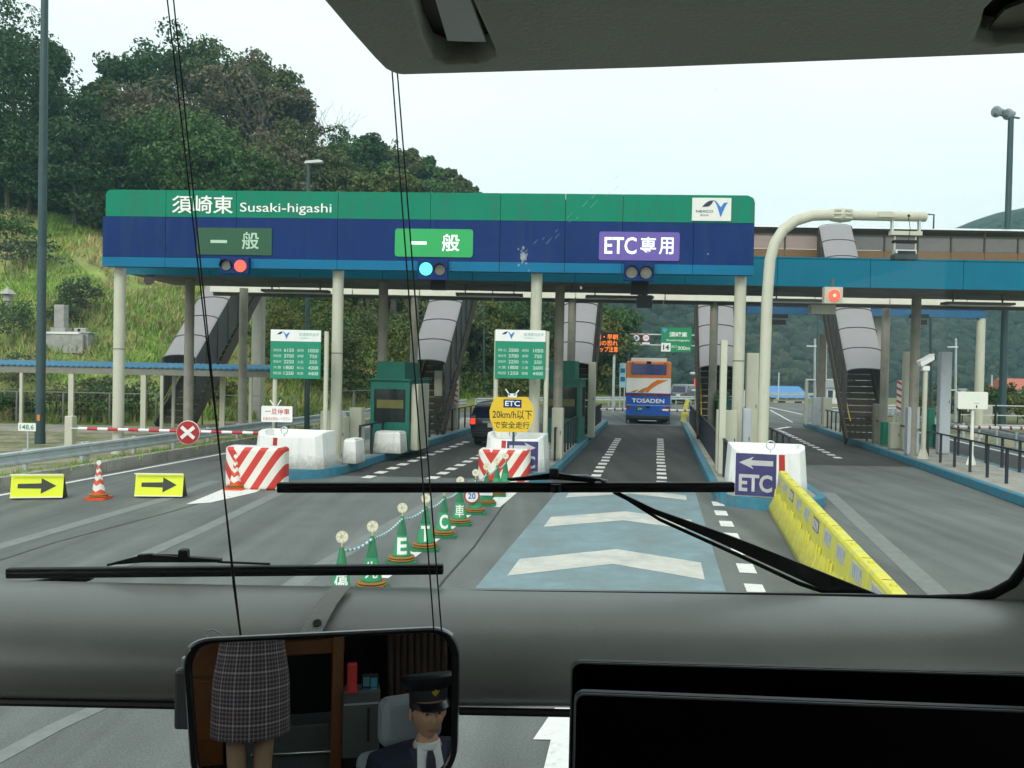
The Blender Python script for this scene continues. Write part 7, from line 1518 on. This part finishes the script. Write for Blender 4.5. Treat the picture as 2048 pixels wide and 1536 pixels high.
# what the mirror sees: a place by direction in the mirror
def mir_at(px, py, dist):
    d = ray(px, py); C0 = M0 - mn * RAD; oc = CAM - C0; bq = oc.dot(d); cq = oc.dot(oc) - RAD * RAD; disc_ = bq * bq - cq
    if disc_ < 0: raise ValueError('mirror miss')
    t_ = -bq - math.sqrt(disc_); h = CAM + d * t_; nn_ = (h - C0).normalized(); r_ = d - nn_ * 2 * d.dot(nn_); return h + r_ * dist, r_, h
# ------------------------------------------------------------------ people reflected in the mirror
def skin_mesh(name, verts, edges, radii, root, sub=2):
    me = bpy.data.meshes.new(name); me.from_pydata(verts, edges, []); o = bpy.data.objects.new(name, me); COL.objects.link(o)
    m = o.modifiers.new('skin', 'SKIN'); m.use_smooth_shade = True; s = o.modifiers.new('sub', 'SUBSURF'); s.levels = sub; s.render_levels = sub
    sv = me.skin_vertices[0].data
    for i, r in enumerate(radii): sv[i].radius = r if isinstance(r, tuple) else (r, r); sv[i].use_root = (i == root)
    bpy.context.view_layer.update(); dg = bpy.context.evaluated_depsgraph_get(); res = bpy.data.meshes.new_from_object(o.evaluated_get(dg)); bpy.data.objects.remove(o); bpy.data.meshes.remove(me); res.name = name; return res
def head_mesh(b, c, yaw=0.0):
    """adult head facing +y added to bmesh-like MB, centre c"""
    n, m = 40, 30; g = lambda x, x0, w: math.exp(-((x - x0) / w) ** 2); vs = []
    for i in range(m + 1):
        ph = math.pi * i / m; z = -math.cos(ph)
        for j in range(n):
            th = 2 * math.pi * j / n; x = math.cos(th) * math.sin(ph); y = math.sin(th) * math.sin(ph); X_, Y_, Z_ = x * .076, y * .094, z * .118
            if z < 0: k = 1 + z * .28; X_ *= k; Y_ *= (1 + z * .12) if y > 0 else (1 + z * .25)
            if y > 0:
                f = max(0, y)
                Y_ += .028 * g(x, 0, .13) * g(z, -.12, .20) * f + .012 * g(x, 0, .16) * g(z, -.24, .07)          # nose
                Y_ -= .014 * (g(x, .38, .2) + g(x, -.38, .2)) * g(z, .07, .13) * f                              # eye sockets
                Y_ += .007 * g(z, .22, .1) * f; Y_ += .009 * g(x, 0, .3) * g(z, -.47, .07) - .004 * g(x, 0, .3) * g(z, -.535, .025) + .007 * g(x, 0, .3) * g(z, -.60, .05)
                Y_ += .014 * g(x, 0, .35) * g(z, -.85, .15); Y_ += .006 * (g(x, .5, .2) + g(x, -.5, .2)) * g(z, -.18, .2)
            vs.append((X_, Y_, Z_))
    ca, sa = math.cos(yaw), math.sin(yaw); vs = [(c[0] + x * ca - y * sa, c[1] + x * sa + y * ca, c[2] + z) for x, y, z in vs]
    b.add(vs, [(i * n + j, i * n + (j + 1) % n, (i + 1) * n + (j + 1) % n, (i + 1) * n + j) for i in range(m) for j in range(n)])
    for s in (-1, 1):
        e = (c[0] + (s * .077) * ca - (-.005) * sa, c[1] + s * .077 * sa - .005 * ca, c[2] - .01); b.sphere(e, (.010, .018, .030), 10, 8)
    return lambda x, y, z: Vector((c[0] + x * ca - y * sa, c[1] + x * sa + y * ca, c[2] + z))
SKIN = mat('skin', (0.56, 0.33, 0.21), 0.5, vary=0.1, scale=12); SKIN2 = mat('skin_pale', (0.52, 0.33, 0.22), 0.5, vary=.06, scale=8)
SUIT = mat('navy_uniform', (0.012, 0.016, 0.04), .8, vary=.15, bump=.2, bscale=200); SHIRT = mat('white_shirt', (0.72, .73, .75), .7, vary=.03); TIE = mat('dark_tie', (0.01, .012, .03), .6); HAT = mat('cap_black', (0.008, .009, .014), .6); GOLDM = mat('cap_gold', (0.55, .4, .05), .4, metal=.4); HAIR = mat('hair_black', (0.01, .009, .008), .7)
LIP = mat('lip', (0.28, .1, .08), .5); EYEW = mat('eye_white', (0.6, .6, .58), .3)
FK = []
HP, rdir, hit = mir_at(860, 1420, 1.36)          # driver's head
def join_mesh(name, parts, parent, smooth=True):
    bm = bmesh.new()
    for p in parts: bm.from_mesh(p)
    me = bpy.data.meshes.new(name); bm.to_mesh(me); bm.free(); me.materials.append(parts[0].materials[0] if parts[0].materials else SKIN)
    if smooth: me.polygons.foreach_set('use_smooth', [True] * len(me.polygons))
    me.update(); return link(name, me, parent)
tomir = (hit - HP); faceyaw = math.atan2(-tomir.x, tomir.y)      # yaw that would look straight at the mirror
yaw_d = faceyaw - R(30)
hip = Vector((HP.x, HP.y - .04, HP.z - .74))
dr = thing('person', 'bus driver in dark peaked cap, navy jacket, white shirt and tie, seen in the mirror', 'person', hip, R(14))
V_ = [(0, 0, .08), (0, .0, .25), (0, .02, .42), (0, .01, .52), (0, .03, .60), (0, .04, .66), (-.19, .0, .49), (-.26, .12, .26), (-.17, .36, .22), (.19, .0, .49), (.26, .12, .26), (.17, .36, .22), (-.1, .08, .06), (-.15, .46, .04), (-.15, .50, -.38), (-.15, .62, -.42), (.1, .08, .06), (.15, .46, .04), (.15, .50, -.38), (.15, .62, -.42)]
E_ = [(0, 1), (1, 2), (2, 3), (3, 4), (4, 5), (3, 6), (6, 7), (7, 8), (3, 9), (9, 10), (10, 11), (0, 12), (12, 13), (13, 14), (14, 15), (0, 16), (16, 17), (17, 18), (18, 19)]
Rd = [(.16, .12), (.15, .12), (.15, .10), (.07, .06), .05, .05, .05, .05, .033, .07, .05, .033, .09, .065, .045, .035, .09, .065, .045, .035]; Rd[9] = .05
bodyd = skin_mesh('driver_body', V_, E_, Rd, 0); bodyd.materials.append(SKIN)
hb_ = MB(); Hc = (0, .045, .74); loc_ = head_mesh(hb_, Hc, yaw_d); hm_ = hb_.mesh('h', SKIN, True)
def hand(side, w):
    ps = []; k = [(0, 0, 0), (.0, .045, .0), (.0, .08, -.005)]; ps.append(skin_mesh('palm', [Vector(w) + Vector(p) for p in k], [(0, 1), (1, 2)], [(.028, .02), (.036, .016), (.038, .015)], 0, 1))
    for f in range(4):
        b0 = Vector(w) + Vector((side * (-.027 + .018 * f), .085, -.002)); L1 = (.036, .042, .039, .03)[f]; ps.append(skin_mesh('finger', [b0 - Vector((0, .02, 0)), b0, b0 + Vector((0, L1 * .9, -.018)), b0 + Vector((0, L1, -.045)), b0 + Vector((0, L1 * .3, -.062))], [(0, 1), (1, 2), (2, 3), (3, 4)], [.009, .009, .0085, .008, .0065], 0, 1))
    b0 = Vector(w) + Vector((-side * .03, .02, 0)); ps.append(skin_mesh('thumb', [b0, b0 + Vector((-side * .022, .03, -.012)), b0 + Vector((-side * .022, .062, -.03))], [(0, 1), (1, 2)], [.012, .010, .008], 0, 1)); return ps
bo = join_mesh('body', [bodyd, hm_] + hand(1, V_[8]) + hand(-1, V_[11]), dr)
# jacket over torso and arms, trousers
Jv = V_[:4] + V_[6:12] + [(0, .02, .60)]; Je = [(0, 1), (1, 2), (2, 3), (3, 4), (4, 5), (5, 6), (3, 7), (7, 8), (8, 9), (3, 10)]; Jr = [(.178, .14), (.17, .138), (.20, .145), (.19, .13), .1, .066, .045, .1, .066, .045, (.10, .085)]
jm = skin_mesh('jacket', Jv, Je, Jr, 0); jm.materials.append(SUIT); link('jacket', jm, dr)
tm = skin_mesh('trousers', [V_[0], V_[12], V_[13], V_[14], V_[16], V_[17], V_[18]], [(0, 1), (1, 2), (2, 3), (0, 4), (4, 5), (5, 6)], [(.17, .13), .105, .08, .062, .105, .08, .062], 0); tm.materials.append(SUIT); link('trousers', tm, dr)
# shirt front, tie, collar: wedge on the chest turned toward where he faces
def chest(x, z, off): a = .172 - .25 * max(0, z - .42); return (x, .02 + a + off - abs(x) * .35, z)
MB().add([chest(0, .30, .005), chest(.06, .50, -.0), chest(.05, .60, -.055), chest(-.05, .60, -.055), chest(-.06, .50, -.0)] + [chest(0, .30, -.02), chest(.06, .50, -.03), chest(.05, .60, -.08), chest(-.05, .60, -.08), chest(-.06, .50, -.03)], [(0, 1, 2, 3, 4), (9, 8, 7, 6, 5), (0, 5, 6, 1), (1, 6, 7, 2), (4, 3, 8, 9), (0, 4, 9, 5)]).build('shirt_front', SHIRT, dr)
MB().lathe([(.056, .575), (.062, .585), (.058, .606), (.053, .608)], (0, .035, 0), 20).build('collar', SHIRT, dr, smooth=True)
MB().add([chest(-.012, .585, -.035), chest(.012, .585, -.035), chest(.02, .555, -.02), chest(-.02, .555, -.02), chest(.03, .38, .012), chest(0, .31, .012), chest(-.03, .38, .012)], [(0, 3, 2, 1), (3, 6, 5, 4, 2)]).build('tie', TIE, dr)
for s in (-1, 1): MB().add([chest(s * .005, .29, .01), chest(s * .05, .33, .008), chest(s * .115, .5, -.0), chest(s * .085, .59, -.05), chest(s * .055, .59, -.05), chest(s * .06, .49, -.0)], [(0, 1, 2, 3, 4, 5)]).build('lapel', mat('lapel_navy', (0.018, .022, .055), .7), dr)
# face details in head space
for s in (-1, 1):
    MB().sphere(loc_(s * .029, .075, .008), .0115, 12, 8).build('eye', EYEW, dr, smooth=True); MB().sphere(loc_(s * .029, .0835, .007), .0055, 10, 6).build('iris', HAIR, dr, smooth=True)
    MB().tube([loc_(s * .013, .091, .026), loc_(s * .03, .090, .031), loc_(s * .046, .078, .026)], .0032, 6).build('eyebrow', HAIR, dr); MB().tube([loc_(s * .015, .087, .014), loc_(s * .03, .0875, .0175), loc_(s * .044, .078, .012)], .0035, 6).build('eyelid', SKIN, dr)
MB().tube([loc_(-.024, .083, -.062), loc_(-.01, .0915, -.0605), loc_(0, .0925, -.062), loc_(.01, .0915, -.0605), loc_(.024, .083, -.062)], [.0015, .0035, .0035, .0035, .0015], 8).build('mouth', LIP, dr, smooth=True)
hr = MB(); hr.sphere((0, 0, 0), (.081, .096, .10), 24, 16); hr.v = [tuple(loc_(x, y - .012 if y < .05 else -.03, z + .028 if z > -.09 else z + .028)) for x, y, z in hr.v]; hr.v = hr.v
hr.build('hair', HAIR, dr, smooth=True)
hat = MB(); hat.lathe([(.088, .0), (.09, .045), (.098, .05), (.128, .078), (.132, .088), (.12, .10), (.05, .104), (.005, .104)], n=32, sx=.95, sy=1.12); hat.v = [tuple(loc_(x, y + .0 - .0, z + .052 + y * .12 + (.012 if y > 0 and z > .06 else 0))) for x, y, z in hat.v]; ho = hat.build('cap', HAT, dr, smooth=True)
vz = MB(); pts = []
for k in range(13):
    a = R(20 + 140 * k / 12); pts += [loc_(.086 * math.cos(a), .1 * math.sin(a), .056), loc_(.088 * math.cos(a) * 1.05, .1 * math.sin(a) + .052 * math.sin(a) ** 1.5, .036), loc_(.086 * math.cos(a), .1 * math.sin(a), .049), loc_(.088 * math.cos(a) * 1.05, .1 * math.sin(a) + .052 * math.sin(a) ** 1.5, .03)]
vz.add(pts, [f for k in range(12) for f in ((4 * k, 4 * k + 1, 4 * k + 5, 4 * k + 4), (4 * k + 2, 4 * k + 6, 4 * k + 7, 4 * k + 3), (4 * k + 1, 4 * k + 3, 4 * k + 7, 4 * k + 5))]).build('peak', mat('peak_gloss', (0.006, .006, .01), .35, spec=.4), ho, smooth=True)
eb = MB().prism([(-.012, .0), (0, -.012), (.012, 0), (.016, .014), (.006, .01), (0, .02), (-.006, .01), (-.016, .014)], -.002, .002); eb.v = [tuple(loc_(-x, .112 + (z) * .25 - y, z + .098)) for x, y, z in eb.v]; eb.build('emblem', GOLDM, ho)
# driver's seat
SEATG = mat('seat_grey_blue', (0.30, .34, .37), .6, vary=.08, scale=6, bump=.3, bscale=120)
ds = thing('driver_seat', 'pale grey padded driver seat with separate headrest, seen in the mirror', 'seat', (hip.x, hip.y, hip.z)); 
MB().box(-.25, .25, -.3, -.17, -.06, .50).build('backrest', SEATG, ds, bevel=.055, seg=4); MB().box(-.15, .17, -.28, -.15, .52, .76).build('headrest', SEATG, ds, bevel=.05, seg=4); MB().box(-.25, .25, -.2, .3, -.14, -.02).build('cushion', SEATG, ds, bevel=.045, seg=3); MB().box(-.12, .12, -.1, .15, 1.04 - hip.z, -.15).build('pedestal', DTRIM, ds)
for x in (-.06, .07): MB().tube([(x, -.22, .49), (x, -.22, .54)], .01, 8).build('headrest_post', GALV, ds)
# guide standing behind: skirt in view
WP, wr, whit = mir_at(502, 1382, 1.78)       # middle of the skirt
wfl = WP.z - .72; 
gd = thing('person', 'woman in a knee-length checked skirt and dark red jacket, seen in the mirror', 'person', (WP.x, WP.y, wfl), 0)
sk = WP.z - wfl                                # skirt middle above the floor
k_ = sk / .70
wv = [(0, 0, .98), (0, 0, 1.15), (0, .0, 1.33), (0, 0, 1.42), (0, .01, 1.50), (0, .01, 1.53), (-.15, 0, 1.38), (-.21, .0, 1.14), (-.1, .2, 1.22), (.15, 0, 1.38), (.21, .0, 1.14), (.1, .2, 1.22), (-.085, 0, .92), (-.07, .02, .5), (-.065, -.01, .33), (-.06, -.0, .09), (-.06, .12, .03), (.085, 0, .92), (.07, .02, .5), (.065, -.01, .33), (.06, 0, .09), (.06, .12, .03)]
we = [(0, 1), (1, 2), (2, 3), (3, 4), (4, 5), (3, 6), (6, 7), (7, 8), (3, 9), (9, 10), (10, 11), (0, 12), (12, 13), (13, 14), (14, 15), (15, 16), (0, 17), (17, 18), (18, 19), (19, 20), (20, 21)]
wr_ = [(.15, .11), (.12, .09), (.13, .09), (.09, .07), .045, .045, .05, .038, .026, .05, .038, .026, .09, .055, .052, .034, .03, .09, .055, .052, .034, .03]
bm_ = skin_mesh('woman_body', [(x, y, z * k_) for x, y, z in wv], we, wr_, 0); bm_.materials.append(SKIN2)
wh = MB(); wl = head_mesh(wh, (0, .02, 1.63 * k_), R(0)); whm = wh.mesh('h', SKIN2, True); wb = join_mesh('body', [bm_, whm] + hand(1, (-.1, .2, 1.22 * k_)) + hand(-1, (.1, .2, 1.22 * k_)), gd)
PL = mat('checked_wool', (0.055, 0.038, 0.05), .9, vary=.1); n = PL.node_tree; old = n.nodes['Principled BSDF'].inputs['Base Color'].links[0].from_socket; uvn = n.nodes.new('ShaderNodeUVMap'); sp_ = n.nodes.new('ShaderNodeSeparateXYZ'); n.links.new(uvn.outputs[0], sp_.inputs[0]); outs = []
def gt(sock, per, duty):
    a = n.nodes.new('ShaderNodeMath'); a.operation = 'MULTIPLY'; a.inputs[1].default_value = per; n.links.new(sock, a.inputs[0]); f = n.nodes.new('ShaderNodeMath'); f.operation = 'FRACT'; n.links.new(a.outputs[0], f.inputs[0]); l = n.nodes.new('ShaderNodeMath'); l.operation = 'LESS_THAN'; l.inputs[1].default_value = duty; n.links.new(f.outputs[0], l.inputs[0]); return l.outputs[0]
def mulv(a, v): m = n.nodes.new('ShaderNodeMath'); m.operation = 'MULTIPLY'; m.inputs[1].default_value = v; n.links.new(a, m.inputs[0]); return m.outputs[0]
def addv(a, b): m = n.nodes.new('ShaderNodeMath'); m.operation = 'ADD'; m.use_clamp = True; n.links.new(a, m.inputs[0]); n.links.new(b, m.inputs[1]); return m.outputs[0]
fine = addv(mulv(gt(sp_.outputs[0], 62, .34), .20), mulv(gt(sp_.outputs[1], 24, .36), .20)); wide = addv(mulv(gt(sp_.outputs[0], 15.5, .1), .24), mulv(gt(sp_.outputs[1], 6, .12), .24)); tot = addv(fine, wide)
mm = n.nodes.new('ShaderNodeMix'); mm.data_type = 'RGBA'; mm.inputs[7].default_value = (.55, .46, .45, 1); n.links.new(tot, mm.inputs[0]); n.links.new(old, mm.inputs[6]); n.links.new(mm.outputs[2], n.nodes['Principled BSDF'].inputs['Base Color'])
skm = bpy.data.meshes.new('skirt'); N_, M_ = 48, 14; vs = []; uvl = []
for i in range(M_ + 1):
    t_ = i / M_; z = (.98 - .485 * t_) * k_; rx = (.155 + .03 * min(1, t_ * 2.2) + .014 * t_) ; ry = .128 + .03 * min(1, t_ * 2.2) + .006 * t_
    for j in range(N_ + 1):
        a = 2 * math.pi * j / N_; w_ = 1 + .012 * t_ * math.sin(a * 5 + 1); vs.append((rx * w_ * math.cos(a), ry * w_ * math.sin(a), z)); uvl.append((j / N_, t_))
fs = [(i * (N_ + 1) + j, i * (N_ + 1) + j + 1, (i + 1) * (N_ + 1) + j + 1, (i + 1) * (N_ + 1) + j)[::-1] for i in range(M_) for j in range(N_)]
skm.from_pydata(vs, [], fs); ul = skm.uv_layers.new(name='UVMap'); 
for p in skm.polygons:
    for li in p.loop_indices: ul.data[li].uv = uvl[skm.loops[li].vertex_index]
skm.materials.append(PL); skm.polygons.foreach_set('use_smooth', [True] * len(skm.polygons)); skm.update(); link('skirt', skm, gd)
RJ = mat('dark_red_jacket', (0.11, .008, .018), .8, vary=.1)
jm = skin_mesh('jacket', [(x, y, z * k_) for x, y, z in [(0, 0, .955)] + wv[1:4] + wv[6:12]], Je[:9], [(.20, .165), (.155, .12), (.15, .11), (.1, .08), .064, .05, .038, .064, .05, .038], 0); jm.materials.append(RJ); link('jacket', jm, gd)
h2 = MB(); h2.sphere((0, 0, 0), (.088, .10, .125), 24, 16); h2.v = [tuple(wl(x, min(y, .05) - .02, z + .012)) for x, y, z in h2.v]; h2.build('hair', HAIR, gd, smooth=True)
SHOE = mat('shoe_black', (0.008, .008, .008), .3)
for s in (-1, 1): MB().sphere((s * .06 , .07, .035), (.045, .13, .045), 14, 8).build('shoe', SHOE, gd, smooth=True)
# wooden cabinetry and cabin fittings behind them
def mbox(name, lab, cat, px, py, dist, w, d, h, m, parts=None, yaw=None, grp=None):
    p, r_, _ = mir_at(px, py, dist * 1.4); yw = math.atan2(-r_.x, r_.y) if yaw is None else yaw; t = thing(name, lab, cat, (p.x, p.y, p.z), yw, grp); MB().box(-w / 2, w / 2, 0, d, -h / 2, h / 2).build('body', m, t, bevel=.01)
    for i, (nm, x0, x1, z0, z1, mm_) in enumerate(parts or []): MB().box(x0, x1, -.012, -.001, z0, z1).build(nm, mm_, t, bevel=.004)
    return t
mbox('wooden_cabinet', 'orange brown wooden cabinet with a door latch at the mirror left', 'cabinet', 398, 1420, 2.0, .34, .5, 1.5, WOOD, [('door', -.14, .12, -.22, .2, WOOD), ('door', -.14, .12, .23, .6, WOOD), ('latch', .06, .1, -.08, .06, GREYP)])
mbox('wooden_post', 'brown wooden partition edge between the woman and the driver', 'partition', 674, 1420, 1.55, .07, .3, 1.7, WOOD)
mbox('wooden_rail', 'orange wooden valance at the top of the mirror view', 'panel', 615, 1296, 1.8, .5, .08, .10, WOOD)
mbox('red_box', 'bright red box fixed behind the driver', 'box', 704, 1358, 1.35, .055, .05, .17, mat('red_case', (0.6, .03, .03), .4))
t = mbox('poster_board', 'small board with blue and pink leaflets behind the driver', 'notice board', 740, 1385, 1.5, .10, .02, .22, DTRIM)
for i, (x, z, c_) in enumerate(((-.022, .06, (.05, .35, .5)), (.022, .065, (.1, .3, .35)), (-.022, 0.0, (.1, .45, .6)), (.024, 0.0, (.05, .12, .4)), (-.02, -.065, (.6, .3, .35)), (.024, -.062, (.2, .3, .5)))): MB().box(x - .019, x + .019, -.006, -.001, z - .027, z + .027).build('leaflet', mat(f'leaflet_tone{i}', c_, .5), t)
t = mbox('curtain', 'dark brown curtain gathered behind the driver', 'curtain', 835, 1318, 1.6, .36, .02, .55, mat('curtain_brown', (0.05, .03, .022), .9))
for k in range(9): MB().tube([(-.17 + .042 * k, -.01, -.27), (-.165 + .042 * k, -.015, .27)], .022, 10).build('fold', MATS['curtain_brown'], t, smooth=True)
t = mbox('step_panel', 'dark grey step riser behind the woman', 'step', 600, 1500, 1.75, .7, .3, .32, mat('step_grey', (0.10, .11, .11), .5)); MB().tube([(-.3, -.03, -.02), (.3, -.03, 0)], .012, 10).build('grab_rail', mat('rail_silver', (.6, .62, .62), .25, metal=.8), t, smooth=True)
t = mbox('side_console', 'dark grey side console behind the driver', 'console', 722, 1450, 1.5, .22, .2, .4, mat('step_grey', (0.10, .11, .11), .5)); MB().box(-.1, .1, -.006, -.001, .12, .13).build('trim_line', GREYP, t); MB().box(-.05, -.035, -.01, -.001, -.1, .1).build('belt', DTRIM, t)
bpy.context.view_layer.update()
